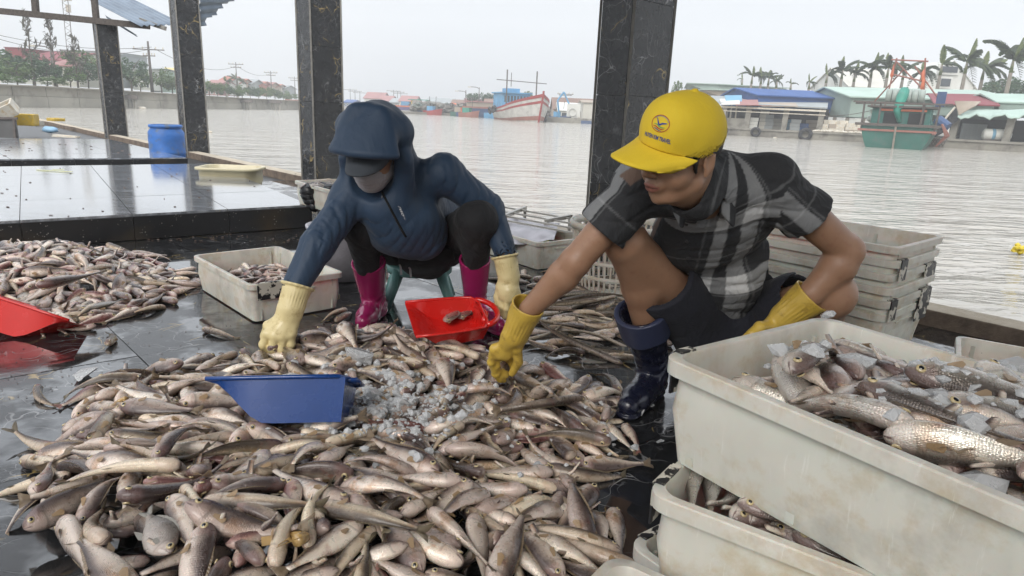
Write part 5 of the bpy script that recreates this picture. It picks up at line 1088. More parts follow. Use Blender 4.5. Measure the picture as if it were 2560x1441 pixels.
for (k, reg, sc, c, loc, q) in FISH:
    loc = loc+Vector((0, 0, {'A': .058, 'C1': .045}.get(reg, 0)))
    if (reg == 'main' and poly_dist(loc.x, loc.y, MAIN_POLY) < -.015) or (reg == 'A' and k[:4] == 'goby') or (reg == 'A' and abs((q@Vector((1, 0, 0))).z) > .36): continue
    M4 = Matrix.LocRotScale(loc, q, Vector((sc,)*3)); bk_ = base_kind(k)
    if reg in ('A', 'C1'):
        cx_, cy_, cz_, ca_ = CA if reg == 'A' else C1
        wv = [M4@Vector(v_) for v_ in fish_low(k)[0]]; tl = M4@Vector(tuple(fish_spine(k, 1.0)[0]+fish_spine(k, 1.0)[1]*FISH_KINDS[k]['L']*.17)); wv.append(tl)
        lx = [(v_.x-cx_)*math.cos(ca_)+(v_.y-cy_)*math.sin(ca_) for v_ in wv]; ly = [-(v_.x-cx_)*math.sin(ca_)+(v_.y-cy_)*math.cos(ca_) for v_ in wv]
        bx_, by_ = .272, .152; dx = -max(0, max(lx)-bx_)+max(0, -bx_-min(lx)); dy_ = -max(0, max(ly)-by_)+max(0, -by_-min(ly))
        if max(ly)-min(ly) > 2*by_: dy_ = -(max(ly)+min(ly))/2
        loc = loc+Vector((dx*math.cos(ca_)-dy_*math.sin(ca_), dx*math.sin(ca_)+dy_*math.cos(ca_), 0)); M4 = Matrix.LocRotScale(loc, q, Vector((sc,)*3))
    if reg == 'A' and max(v_.z for v_ in wv) > .575: continue
    if reg == 'A': b0 = len(av_); av_ += wv[:-1]; af_ += [[b0+i for i in f_] for f_ in fish_low(k)[1]]
    if reg == 'main':
        gv, gf, _g = fish_low(k); b0 = len(hv_); hv_ += [M4@Vector(v_) for v_ in gv]; hf_ += [[b0+i for i in f_] for f_ in gf]
    if c == 0: fill_stuff.append((k, M4)); continue
    kcount[bk_] = kcount.get(bk_, 0)+1
    if kcount[bk_] > 296: fill_stuff.append((k, M4)); continue
    nm = side_up(q)+BEND.get(k, '')+ADJ[bk_]
    lm = {'main': LAND, 'loose': LAND+LL, 'left': LL, 'strip': LS, 'A': LA, 'C1': L1}[reg]
    pl = {'main': '', 'left': ' of left heap', 'strip': ' on the floor', 'A': ' in iced crate', 'C1': ' in small-fish crate', 'loose': ' stray on floor'}[reg]
    sz_ = '' if .98 < sc < 1.28 else 'small ' if sc <= .98 else 'big '
    lab = ' '.join((sz_+nm+pl+', '+heading(q)+', '+rel(loc, lm)).split())
    for cut in ('silver ', 'back up ', 'strongly ', 'gently ', 'flat ', 'slim '):
        if nw(lab) > 14: lab = lab.replace(cut, '', 1)
    if nw(lab) > 14: lab = ' '.join((sz_+nm+pl+', '+rel(loc, lm)).split())
    if nw(lab) > 14: lab = lab.replace(' the ', ' ')
    if nw(lab) > 14: lab = lab.replace('belly up ', '').replace('curved ', '').replace('pinkish ', '').replace('silvery ', '').replace('straighter ', '')
    LB.append([lab, k, 2 if c == 3 else 1 if c == 2 else 0, M4, bk_, loc, GR[reg]+', '+{'croaker': 'croakers', 'goby': 'slim gobies', 'goatfish': 'pink goatfish', 'ponyfish': 'flat ponyfish', 'eel': 'eels'}[bk_]])
by_ = {}
for r_ in LB: by_.setdefault(r_[0], []).append(r_)
for lst in by_.values():
    if len(lst) > 1:
        lst.sort(key=lambda r_: r_[5].x/max(.3, r_[5].y)); n_ = len(lst)
        if nw(lst[0][0]) > 14:
            for r_ in lst: r_[0] = r_[0].replace('silver ', '', 1).replace('pinkish ', '', 1)
        for i, r_ in enumerate(lst): r_[0] += ', '+(['left', 'right'][i] if n_ == 2 else ['left', 'middle', 'right'][i] if n_ == 3 else ['leftmost', 'second', 'third', 'fourth', 'fifth', 'sixth', 'seventh', 'eighth', 'ninth', 'tenth', 'eleventh', 'last'][min(i, 11)])+' one'
for r_ in LB:
    if nw(r_[0]) > 16: r_[0] = re.sub(', head( to)? [a-z-]+', '', r_[0]).replace('strongly ', '').replace('gently ', '')
    if nw(r_[0]) > 16: r_[0] = r_[0].replace(' stray on floor', '').replace(' of left heap', '').replace(' on the floor', '').replace('small ', '')
for lab, k, det, M4, bk_, loc, gr_ in LB: fish_object(k, det, M4, label=lab, cat=bk_, group=gr_, iced='iced' in gr_)
ICEB = BVHTree.FromPolygons(av_, af_)
HEAP = BVHTree.FromPolygons(hv_, hf_)
LOWG = {}
def low_geo(k):
    if k not in LOWG:
        vs, fs, fc = fish_body_geo(k, 8, 7); LOWG[k] = (np.array(vs), fs, fc)
    return LOWG[k]
def stuff_fish(name, items, label):
    by = {}
    for k, M4 in items: by.setdefault(base_kind(k), []).append((k, M4))
    V, F, FC, RN, MI = [], [], [], [], []; mats = []
    rd = random.Random(8); off = 0
    for bk_, lst in by.items():
        mats.append(FM[bk_]); mi = len(mats)-1
        for k, M4 in lst:
            vs, fs, fc = low_geo(k); A_ = np.array(M4)
            P_ = vs@A_[:3, :3].T+A_[:3, 3]; r_ = rd.random()
            V.append(P_); F += [tuple(off+i for i in f) for f in fs]; FC += fc; RN += [r_]*len(vs); MI += [mi]*len(fs); off += len(vs)
    me = bpy.data.meshes.new(name); me.from_pydata([tuple(p) for p in np.concatenate(V)], [], F)
    add_attr(me, FC, RN)
    for m in mats: me.materials.append(m)
    me.polygons.foreach_set('material_index', MI); smooth(me)
    o = link_mesh(name, me); return props(o, label, 'fish', kind='stuff')
rd = random.Random(12)
def under(fn, poly, n, seed, zoff):
    r_ = random.Random(seed); out = []
    xs = [p[0] for p in poly]; ys = [p[1] for p in poly]
    while len(out) < n:
        x, y = r_.uniform(min(xs), max(xs)), r_.uniform(max(.72, min(ys)), max(ys))
        if poly_dist(x, y, poly) < .05: continue
        k = r_.choice(['croaker', 'croaker_b', 'goby', 'croaker_c', 'goatfish']); h = fn(x, y)
        q = Euler((r_.choice((-1, 1))*math.pi/2+r_.gauss(0, .3), r_.gauss(0, .15), r_.uniform(0, 6.28))).to_quaternion()
        out.append((k, Matrix.LocRotScale(Vector((x, y, max(.014, h-zoff))), q, Vector((.95,)*3))))
    return out
low_main = under(mound_main, MAIN_POLY, 420, 1, -.002)
stuff_fish('fish_underneath', fill_stuff+low_main, 'fish lying underneath in the heaps, seen only through gaps')
stuff_fish('fish_underneath', under(mound_left, LEFT_POLY, 420, 2, -.002), 'fish lying underneath in the left heap, seen only through gaps')
def crate_fill(C, n, z, seed, label, sc, kinds, spread=(.21, .12)):
    r_ = random.Random(seed); out = []
    x0, y0, z0, a = C
    for i in range(n):
        u, v = r_.uniform(-spread[0], spread[0]), r_.uniform(-spread[1], spread[1])
        q = Euler((math.pi/2*r_.choice((-1, 1))+r_.gauss(0, .3), r_.gauss(0, .1), r_.uniform(0, 6.28))).to_quaternion()
        out.append((r_.choice(kinds), Matrix.LocRotScale(Vector((x0+u*math.cos(a)-v*math.sin(a), y0+u*math.sin(a)+v*math.cos(a), z0+z+r_.uniform(-.02, .005))), q, Vector((sc,)*3))))
    return stuff_fish('fish_underneath', out, label)
crate_fill(CA, 170, .146, 3, 'fish packed below the top layer in the topmost near crate', .9, ['croaker', 'croaker_b'], (.19, .09))
crate_fill(C1, 70, .105, 5, 'fish packed at the bottom of the crate beside the woman', .75, ['goatfish', 'croaker'], (.22, .12))
crate_fill(CB, 150, .134, 6, 'fish packed in the second crate of the near stack', 1.0, ['croaker', 'croaker_b', 'goby'], (.18, .09))
bx = [(1722, 1205, 78, 'croaker', 1.15, 'first pale fish at the corner of the crate under the iced one'), (1775, 1228, 74, 'croaker', 1.12, 'second pale fish from the corner of the crate under the iced one'), (1825, 1250, 66, 'croaker_b', 1.1, 'third pale fish from the corner of the crate under the iced one'),
      (1872, 1272, 60, 'croaker_b', 1.0, 'fourth pale fish from the corner of the crate under the iced one'), (1900, 1275, 215, 'croaker', .9, 'lower fish head facing the viewer under the iced crate'), (1925, 1268, 228, 'croaker', .95, 'open mouthed fish head facing the viewer under the iced crate'),
      (1960, 1308, 172, 'croaker_c', .95, 'silvery curled tail at the rim under the iced crate'), (2010, 1325, 165, 'goby', 1.1, 'dark tail end lying along the rim under the iced crate'), (2060, 1352, 150, 'croaker_b', 1.0, 'pale fish squeezed between the two near crates'), (2120, 1382, 155, 'croaker', 1.0, 'last pale fish seen in the gap between the near crates')]
for px, py, az, k, sc, lab in bx:
    p = gp(px, py, .350)
    if az < 100: p += Vector((.016, .044, .0))
    q = Euler((R(140 if az < 100 else 100), R(6), R(az+180))).to_quaternion()
    fish_object(k, 0 if az < 100 else 2, Matrix.LocRotScale(p, q, Vector((sc,)*3)), label=lab, cat=base_kind(k), group='fish showing in the second near crate', iced=True)
for (px, py), az, k, sc, lab in [((1128, 792), 75, 'ponyfish', 1.25, 'left one of the two plump fish lying in the red scoop'), ((1160, 785), 80, 'ponyfish', 1.15, 'right one of the two plump fish lying in the red scoop'), ((1185, 782), 20, 'croaker', .6, 'small fish head peeping out at the back of the red scoop')]:
    p = gp(px, py, .105); q = Euler((R(75), R(-8), R(az))).to_quaternion()
    fish_object(k, 2, Matrix.LocRotScale(p, q, Vector((sc,)*3)), label=lab, cat=base_kind(k))
for (px, py), z, az, k, sc, lab in [((243, 765), .035, 60, 'ponyfish', 1.9, 'big yellow-tailed brown fish at the front of the left heap'), ((160, 700), .16, 60, 'croaker', 1.5, 'large dark rough fish lying on the front of the left heap')]:
    p = gp(px, py, z); q = Euler((R(80), 0, R(az))).to_quaternion()
    fish_object(k, 2, Matrix.LocRotScale(p, q, Vector((sc,)*3)), label=lab, cat='large fish')

def shrimp(label, loc, rz, sc=1.0):
    m = MB(); pts, rs = [], []
    for i in range(15):
        a = -1.0+i/14*3.1; rr_ = .026; pts.append((rr_*math.cos(a), rr_*math.sin(a), 0)); rs.append(.0085*(1-.5*(i/14))*(1.0+.10*(i % 2)))
    m.tube(pts[::-1], rs[::-1], 10)
    rt = empty('shrimp', loc, rz, label, 'shrimp'); rt.scale = (sc,)*3; rt.rotation_euler = (R(-25), 0, rz)
    mt = plain('amber_shrimp_shell', (.42, .27, .10), .25, .3, 60, coat=.6)
    m.build('body', mt, rt, sm=True)
    t_ = MB(); e_ = Vector(pts[-1]); t_.box(e_+Vector((-.008, -.006, 0)), (.018, .003, .012)); t_.build('tail_fan', mt, rt)
    l_ = MB()
    for i in range(8):
        a = -1.0+i*.18; p0 = Vector((.018*math.cos(a), .018*math.sin(a), -.002)); l_.tube([p0, p0*.3+Vector((.0, -.012, .004)), p0*.1+Vector((-.01, -.020, -.002))], .0008, 4)
    l_.tube([(.014, -.022, .002), (.03, -.045, .01), (-.01, -.07, .004)], .0006, 4); l_.build('legs', mt, rt)
    return rt
# ================================================================ THE FAR BANKS
def zat(px, py, y): return dp(px, py, y).z
def wl(px, py): return gp(px, py, WZ)
def cmat(name, col, rough=.8, var=.15, sc=.5, **k): return plain(name, col, rough, var, sc, **k)
# --- left embankment: nodes (waterline pixel, top pixel)
nodes = [(-400, 266, 186), (-60, 268, 208), (120, 269, 216), (330, 271, 228), (520, 273, 240), (640, 274, 247), (752, 275, 253)]
pts = []
for (px, yb, yt) in nodes:
    p = wl(px, yb); pts.append((flat(p), zat(px, yt, p.y)))
emb = empty('embankment_wall', (0, 0, 0), 0, 'long pale concrete embankment wall across the river on the left', 'wall')
kk = 0
for i in range(len(pts)-1):
    (a, za), (b, zb_) = pts[i], pts[i+1]; L = (b-a).length; n = max(1, round(L/3.6)); d = (b-a).normalized(); nn = Vector((-d.y, d.x, 0))
    if nn.dot(-a) < 0: nn = -nn
    for j in range(n):
        t0, t1 = j/n, (j+1)/n; p0 = a.lerp(b, t0)+d*.03; p1 = a.lerp(b, t1)-d*.03; z0 = za+(zb_-za)*t0; z1 = za+(zb_-za)*t1
        for (f0, f1, off) in ((0., .50, .10), (.515, .97, .0)):
            m = MB(); q0, q1 = p0+nn*off, p1+nn*off; r0, r1 = p0-nn*.5, p1-nn*.5
            lo, h0, h1 = WZ-1, WZ+(z0-WZ)*f1, WZ+(z1-WZ)*f1; l0, l1 = (WZ+(z0-WZ)*f0, WZ+(z1-WZ)*f0) if f0 > 0 else (lo, lo)
            m.add([(q0.x, q0.y, l0), (q1.x, q1.y, l1), (q1.x, q1.y, h1), (q0.x, q0.y, h0), (r0.x, r0.y, l0), (r1.x, r1.y, l1), (r1.x, r1.y, h1), (r0.x, r0.y, h0)],
                  [(0, 1, 2, 3), (3, 2, 6, 7), (0, 3, 7, 4), (1, 5, 6, 2)])
            m.build('panel', M['wall_concrete'], emb); kk += 1
    m = MB(); m.bar((a.x, a.y, za-.03), (b.x, b.y, zb_-.03), .9, .08); m.build('coping', M['wall_concrete'], emb)
bk_ = MB(); top = [(p.x-nnx, p.y+1.0, z-.06) for (p, z), nnx in zip(pts, [1]*len(pts))]
far_ = [(p.x-160, p.y+60, z+1.0) for (p, z) in pts]
n = len(top); bk_.v = top+far_+[(x, y, -3) for x, y, z in top]; bk_.f = [(i, i+1, n+i+1, n+i) for i in range(n-1)]+[(2*n+i, 2*n+i+1, i+1, i) for i in range(n-1)]; bk_.m = [0]*len(bk_.f)
bk_.build('far_bank_ground', plain('far_bank_grass', (.13, .13, .06), .95, .4, .3), kind='structure')

# --- plants
def crown_mesh(name, mat, seed, n_clump=26, leaves=46, leaf=.10, flat_=.8):
    rd = random.Random(seed); m = MB()
    for c in range(n_clump):
        a, b = rd.uniform(0, 6.28), math.acos(rd.uniform(-.75, 1)); r = rd.uniform(.45, .95)
        cc = Vector((math.cos(a)*math.sin(b)*r, math.sin(a)*math.sin(b)*r, math.cos(b)*r*flat_)); cr = rd.uniform(.18, .34)
        for l in range(leaves):
            v = Vector((rd.gauss(0, 1), rd.gauss(0, 1), rd.gauss(0, .8))).normalized()*cr*rd.uniform(.5, 1); p = cc+v
            u = Vector((rd.gauss(0, 1), rd.gauss(0, 1), rd.gauss(0, .6))).normalized()*leaf*rd.uniform(.5, 1.1); w_ = u.cross(Vector((rd.gauss(0, 1), rd.gauss(0, 1), rd.gauss(0, 1)))).normalized()*leaf*.45
            m.add([p-u, p+w_, p+u, p-w_], [(0, 1, 2, 3)])
    return m.mesh(name, mat)
def trunk_mesh(seed, h=1.0, r=.05, limbs=5):
    rd = random.Random(seed); m = MB(); pts_ = [Vector((rd.gauss(0, .02)*i, rd.gauss(0, .02)*i, h*i/5)) for i in range(6)]
    m.tube(pts_, [r*(1-.13*i) for i in range(6)], 7)
    for i in range(limbs):
        a = rd.uniform(0, 6.28); s = pts_[rd.choice((2, 3, 4))]; e_ = s+Vector((math.cos(a)*.5, math.sin(a)*.5, rd.uniform(.3, .6)))
        m.tube([s, (s+e_)/2+Vector((0, 0, .06)), e_], [r*.5, r*.35, r*.12], 5)
    return m.mesh('trunk', M['trunk'], True)
CR_ = {k: [crown_mesh('crown', M[k], 10*i+j) for j in range(3)] for i, k in enumerate(('leaf', 'leaf_bright', 'leaf_dark'))}
TR_ = [trunk_mesh(i) for i in range(3)]
def tree(px, yt, yb, wpx, y, kind, label, group='trees on the left bank', zb=None, name='broadleaf_tree', cat='tree'):
    base = dp(px, yb, y); top_ = zat(px, yt, y); 
    if zb is not None: base.z = zb
    H_ = max(.5, top_-base.z); Wd = (dp(px+wpx/2, yb, y)-dp(px-wpx/2, yb, y)).length
    rt = empty(name, base, random.Random(int(px*7+y)).uniform(0, 6), label, cat, group)
    s_ = int(px) % 3; ch = H_*.80
    c = link_mesh('crown', CR_[kind][s_], rt, (0, 0, H_-ch*.50)); c.scale = (Wd/2*1.35, Wd/2*1.35, ch*.74)
    t = link_mesh('trunk', TR_[s_], rt); t.scale = (H_*.6, H_*.6, H_*.75)
    return rt
left_trees = [(-10, 128, 214, 90, 60, 'leaf_dark', 'dark bushy tree cut by the left edge across the river'), (45, 150, 216, 80, 56, 'leaf', 'olive tree second from the left edge across the river'),
    (85, 138, 218, 75, 62, 'leaf_dark', 'dark tree below the red building across the river'), (120, 152, 222, 60, 58, 'leaf_dark', 'dark green shrub tree between the thin bare trees'),
    (178, 168, 224, 60, 60, 'leaf_bright', 'bright green bushy tree left of the farthest pillar'), (222, 158, 226, 62, 62, 'leaf_dark', 'deep green round tree touching the farthest pillar on its left'),
    (205, 130, 190, 70, 70, 'leaf', 'thin topped tree behind the deep green one'), (330, 150, 232, 66, 68, 'leaf_dark', 'tree right behind the farthest pillar on its right'),
    (352, 180, 234, 44, 72, 'leaf', 'small tree right of the farthest pillar with leaning trunk'), (405, 175, 236, 56, 76, 'leaf', 'feathery tree below the yellow building'), (432, 185, 238, 34, 78, 'leaf', 'low tree touching the second pillar on its left'),
    (20, 185, 214, 60, 53, 'leaf_bright', 'low pale bush on the embankment at the far left'), (140, 195, 220, 60, 56, 'leaf', 'low grassy bush on the embankment below the thin trees')]
for (px, yt, yb, wd, y, kd, lb) in left_trees: tree(px, yt, yb, wd, y, kd, lb)
ords = ['first', 'second', 'third', 'fourth', 'fifth', 'sixth', 'seventh', 'eighth', 'ninth', 'tenth', 'eleventh', 'twelfth', 'thirteenth', 'fourteenth']
for i in range(11):
    px = 524+i*20.5; yt = 205+i*2.2+(i*37 % 7); tree(px, yt, 242+i*1.3, 36-i*.7, 80+i*4, ('leaf', 'leaf', 'leaf_dark')[i % 3], ords[i]+' round tree of the row along the embankment, counted from the second pillar')
tree(2492, 196, 262, 74, 70, 'leaf_dark', 'dark round tree behind the last palms at the right', 'trees behind the right sheds'); tree(2545, 205, 262, 70, 66, 'leaf_dark', 'dark tree cut by the right edge', 'trees behind the right sheds')
tree(2462, 210, 262, 44, 74, 'leaf', 'thinner olive tree left of the dark round one at the right', 'trees behind the right sheds')
for i, (px, yt, wd) in enumerate([(1178, 235, 24), (1200, 233, 30), (1222, 235, 26), (1238, 238, 22)]):
    tree(px, yt, 262, wd, 125, 'leaf_dark', ords[i]+' small dark tree above the far central roofs', 'small trees above the far roofs')
tree(1318, 230, 262, 22, 120, 'leaf', 'thin grey tree between the masts of the red and white boat', 'small trees above the far roofs')
tree(1690, 205, 250, 20, 90, 'leaf', 'small bare tree between the widest pillar and the yellow cap', 'small trees above the far roofs')
def wispy(px, yt, yb, y, label, seed, wd=.16):
    base = dp(px, yb, y); H_ = zat(px, yt, y)-base.z; rt = empty('thin_tree', base, 0, label, 'tree', 'tall thin bare trees on the left bank')
    rd = random.Random(seed); m = MB(); f = MB(); pts_ = [Vector((rd.gauss(0, .012)*H_*i/8, 0, H_*i/8)) for i in range(9)]; m.tube(pts_, [.09*(1-.11*i) for i in range(9)], 6)
    for i in range(40):
        t = rd.uniform(.22, .98); s = pts_[int(t*8)].lerp(pts_[min(8, int(t*8)+1)], t*8 % 1); a = rd.uniform(0, 6.28); l = H_*wd*(1.15-t)*rd.uniform(.6, 1.3)
        e_ = s+Vector((math.cos(a)*l, math.sin(a)*l, l*rd.uniform(.5, 1.1))); m.tube([s, e_], [.022, .007], 4)
        for q in range(7):
            p = s.lerp(e_, rd.uniform(.35, 1.05)); u = Vector((rd.gauss(0, .12), rd.gauss(0, .12), rd.gauss(.0, .16))); w_ = Vector((u.z, u.x, u.y))*.18
            f.add([p-u, p+w_, p+u, p-w_], [(0, 1, 2, 3)])
    m.build('trunk', M['trunk'], rt); f.build('crown', M['leaf_dry'], rt)
wispy(88, 28, 216, 57, 'tallest thin bare tree across the river, left of the mast', 1); wispy(143, 44, 218, 58, 'thin leafy bare tree just left of the lattice mast', 2); wispy(196, 88, 222, 60, 'shorter thin tree beside the farthest pillar', 3, .2)
# --- palms
def frond_mesh(seed, droop, mat, n=15):
    rd = random.Random(seed); m = MB(); pts_ = []
    for i in range(11):
        t = i/10; pts_.append(Vector((t*.92*(1-.16*droop*t), 0, .42*t-droop*.85*t*t)))
    m.tube(pts_, [.018*(1-.8*i/10) for i in range(11)], 4)
    for i in range(n*2):
        t = .10+.9*(i//2)/n; k = min(9, int(t*10)); p = pts_[k].lerp(pts_[k+1], t*10-k); sg = 1 if i % 2 else -1; L = .24*math.sin(math.pi*min(1, t*.85+.16))+.05
        d = Vector((.55, sg*.75, -.38-.25*rd.random())).normalized()*L; w_ = Vector((.045, 0, .01))
        m.add([p-w_, p+w_, p+d*.6+w_*.8, p+d, p+d*.6-w_*.8], [(0, 1, 2, 3, 4)])
    return m.mesh('frond', mat)
FR = {('palm_leaf', dr): frond_mesh(i, dr, M['palm_leaf']) for i, dr in enumerate((.15, .55, 1.0, 1.45))}
FR.update({('palm_young', dr): frond_mesh(9+i, dr, M['palm_young']) for i, dr in enumerate((.15, .55))})
def palm(px, yt, yb, y, label, seed, nf=10, size=None, wind=1.0, young=False):
    base = dp(px, yb, y); hub_ = yt+ (yb-yt)*.42; base.z = min(base.z, -.1); zt_ = zat(px, hub_, y); H_ = zt_-base.z; fl = (zat(px, yt, y)-zt_)*1.5
    rd = random.Random(seed); rt = empty('palm_tree', base, 0, label, 'palm', 'wind-blown palms behind the sheds'); m = MB()
    m.tube([Vector((0, 0, 0)), Vector((.04, 0, H_*.4)), Vector((.06, 0, H_*.8)), Vector((.06, 0, H_))], [.20, .19, .15, .09], 9); m.build('trunk', M['palm_trunk'], rt, sm=True)
    m = MB(); m.tube([Vector((.06, 0, H_*.86)), Vector((.06, 0, H_+.15*fl))], [.15, .05], 8); m.build('crown_shaft', M['palm_young'], rt, sm=True)
    for i in range(nf):
        if i == 0: az, el, mt, dr = rd.uniform(0, 6), R(62), 'palm_young', .15
        else:
            az = rd.gauss(0, 1.1*wind)+(math.pi if rd.random() < .30 else 0); el = R(rd.uniform(-10, 55)); dr = rd.choice((.55, 1.0, 1.0, 1.45)); mt = 'palm_young' if rd.random() < (.5 if young else .12) and dr == .55 else 'palm_leaf'
        c = link_mesh('frond', FR[(mt, dr)], rt, (.06, 0, H_)); c.rotation_euler = (rd.uniform(-.3, .3), -el, az); s = fl*rd.uniform(.85, 1.15)*(.72 if i == 0 else 1); c.scale = (s, s*.8, s)
PL = [(1853, 185, 216, 92, 3), (1875, 165, 228, 84, 6), (1898, 168, 228, 83, 12), (1917, 172, 228, 85, 10), (1938, 186, 228, 82, 9), (1974, 196, 230, 80, 4), (2019, 186, 232, 79, 5), (2061, 160, 226, 76, 4), (2098, 142, 224, 75, 7), (2130, 155, 224, 74, 9),
      (2170, 132, 226, 72, 8), (2210, 130, 228, 71, 9), (2250, 142, 226, 73, 8), (2295, 146, 232, 69, 10), (2340, 112, 232, 68, 3), (2400, 100, 236, 64, 9), (2445, 128, 238, 66, 9), (2510, 82, 250, 58, 10)]
pw_ = ['stubby palm farthest left, almost bare', 'tall palm at the left of the left palm clump', 'fullest palm of the left clump', 'green topped palm in the left clump', 'lowest palm at the right of the left clump', 'palm with only a drooping arch above the blue roof', 'sparse palm above the right end of the blue roof',
       'palm leaning up just left of the green shed ridge', 'bent topped palm above the green shed gable', 'spreading palm third from the green shed gable', 'palm with fronds up, before the left of the white building', 'tall palm with two raised fronds before the white building', 'yellow green palm behind the fishing boat mast',
       'wide drooping palm right of the boat mast', 'almost bare palm with one upright yellow spear', 'dark tall palm before the white gable', 'yellowish palm right of the white gable', 'tallest palm at the right edge of the photo']
for i, (px, yt, yb, y, nf) in enumerate(PL): palm(px, yt, yb, y, pw_[i], i+5, nf, young=i in (3, 7, 12, 14, 16))
palm(593, 180, 224, 118, 'lone palm with arched fronds among the far left houses', 40, 8); palm(566, 190, 224, 112, 'bushier palm beside the far left red roofs', 41, 9)

# --- buildings
M['win'] = plain('dark_window_glass', (.05, .06, .07), .15, .2, 1)
BM = {n: cmat('wall_'+n, c) for n, c in dict(white=(.62, .62, .58), cream=(.52, .50, .44), grey=(.30, .32, .32), red=(.22, .045, .05), yellow=(.62, .50, .22), green=(.27, .345, .305), palegreen=(.38, .48, .42), blue=(.03, .09, .27), brick=(.38, .15, .11), pink=(.34, .17, .16), dark=(.012, .012, .013), tan=(.36, .30, .24), maroon=(.21, .05, .06), seablue=(.16, .33, .46), rust=(.20, .12, .09)).items()}  # dark: near-black, interior shade of the sheds put into wall colour
def house(label, px0, px1, yt, yb, y, depth, wall, roof, gable=0.0, win=(0, 0), cat='building', group=None, y1=None, zb=None, ridge='x', name='house'):
    y1 = y1 or y; a, b = dp(px0, yb, y), dp(px1, yb, y1); zt_ = zat((px0+px1)/2, yt, (y+y1)/2); z0 = min(a.z, b.z) if zb is None else zb
    a.z = b.z = 0; L = (b-a).length; ang = math.atan2(b.y-a.y, b.x-a.x); Ht = zt_-z0; hw = Ht*(1-gable)
    rt = empty(name, (a.x, a.y, z0), ang, label, cat, group)
    m = MB(); m.box((L/2, depth/2, hw/2), (L, depth, hw)); 
    if gable and ridge == 'y': m.add([(0, 0, hw), (L, 0, hw), (L/2, 0, Ht-.02), (0, depth, hw), (L, depth, hw), (L/2, depth, Ht-.02)], [(0, 1, 2), (3, 5, 4)])
    if gable and ridge == 'x': m.add([(0, 0, hw), (0, depth, hw), (0, depth/2, Ht-.02), (L, 0, hw), (L, depth, hw), (L, depth/2, Ht-.02)], [(0, 2, 1), (3, 4, 5)])
    m.build('wall', BM[wall], rt)
    r_ = MB(); o_ = .25; t_ = .08
    if not gable: r_.box((L/2, depth/2, hw+t_/2+.003), (L+o_*.6, depth+o_*.6, t_))
    elif ridge == 'x':
        for (ya, yb_) in ((-o_, depth/2), (depth+o_, depth/2)):
            za = hw-o_*(Ht-hw)/(depth/2); r_.add([(-o_, ya, za), (L+o_, ya, za), (L+o_, yb_, Ht), (-o_, yb_, Ht), (-o_, ya, za+t_), (L+o_, ya, za+t_), (L+o_, yb_, Ht+t_), (-o_, yb_, Ht+t_)], [(4, 5, 6, 7), (0, 3, 2, 1), (0, 1, 5, 4), (0, 4, 7, 3), (1, 2, 6, 5)])
    else:
        for (xa, xb) in ((-o_, L/2), (L+o_, L/2)):
            za = hw-o_*(Ht-hw)/(L/2); r_.add([(xa, -o_, za), (xb, -o_, Ht), (xb, depth+o_, Ht), (xa, depth+o_, za), (xa, -o_, za+t_), (xb, -o_, Ht+t_), (xb, depth+o_, Ht+t_), (xa, depth+o_, za+t_)], [(4, 5, 6, 7), (0, 3, 2, 1), (0, 1, 5, 4), (0, 4, 7, 3), (2, 3, 7, 6)])
    r_.build('roof', BM[roof], rt)
    nx, nz_ = win
    for i in range(nx):
        for j in range(nz_):
            ww_, wh = L/nx*.5, hw/nz_*.5; f = MB(); cx_, cz = L*(i+.5)/nx, hw*(j+.5)/nz_
            for s in (-1, 1): f.box((cx_+s*ww_/2, -.03, cz), (.08, .08, wh)); f.box((cx_, -.03, cz+s*wh/2), (ww_+.1, .085, .08))
            fo = f.build('window', BM['white'], rt); g = MB(); g.box((cx_, -.012, cz), (ww_, .03, wh)); g.build('pane', M['win'], fo)
    return rt
house('red walled house cut by the left edge across the river', -40, 26, 136, 205, 75, 8, 'white', 'red', .35, (3, 1)); house('dark red box building above the left trees', 24, 64, 121, 205, 78, 8, 'red', 'maroon', 0, (0, 0))
house('long house with dark red metal roof left of the mast', 66, 170, 124, 210, 74, 10, 'white', 'maroon', .3, (6, 2)); house('low white house with arches below the thin trees', 130, 200, 148, 215, 69, 6, 'cream', 'pink', .25, (4, 1))
house('grey metal building behind the trees left of the farthest pillar', 160, 245, 128, 212, 86, 12, 'grey', 'grey', 0, (0, 0)); house('grey tower house right of the farthest pillar', 300, 316, 134, 220, 96, 6, 'grey', 'grey', 0, (2, 3))
house('white flat roofed house between the two left pillars', 334, 378, 168, 225, 92, 8, 'white', 'grey', .1, (3, 2)); house('yellow topped building near the second pillar', 386, 436, 168, 228, 100, 8, 'cream', 'yellow', .45, (3, 2)); house('pale green house below the yellow one', 380, 425, 178, 230, 95, 5, 'palegreen', 'grey', 0, (3, 1))
fl2 = [(512, 548, 200, 'pink', 'pink'), (548, 576, 190, 'white', 'brick'), (572, 600, 196, 'tan', 'brick'), (600, 628, 198, 'grey', 'grey'), (624, 650, 203, 'brick', 'brick'), (646, 672, 205, 'tan', 'pink'), (670, 690, 210, 'cream', 'brick'), (688, 712, 213, 'grey', 'grey')]
fn_ = ['pink roofed house right of the second pillar', 'orange gabled house beside the lone palm', 'brick gabled house left of the tall pole', 'grey flat house right of the lone palm', 'red roofed narrow house in the far left row', 'tan house with pink roof in the far left row', 'cream house with brick roof near the lamp pole', 'last grey house of the far left row']
for i, (a, b, t_, w_, r_) in enumerate(fl2): house(fn_[i], a, b, t_, 238, 112+i*4, 7, w_, r_, .3, (3, 2), group='far houses of the left bank')
land = MB(); L0, L1_, L2_, L3_ = wl(760, 276), wl(1240, 294), wl(1490, 306), wl(1790, 330)
cc = [flat(L0), flat(L1_), flat(L2_), flat(L3_), Vector((140, 260, 0)), Vector((-90, 420, 0))]
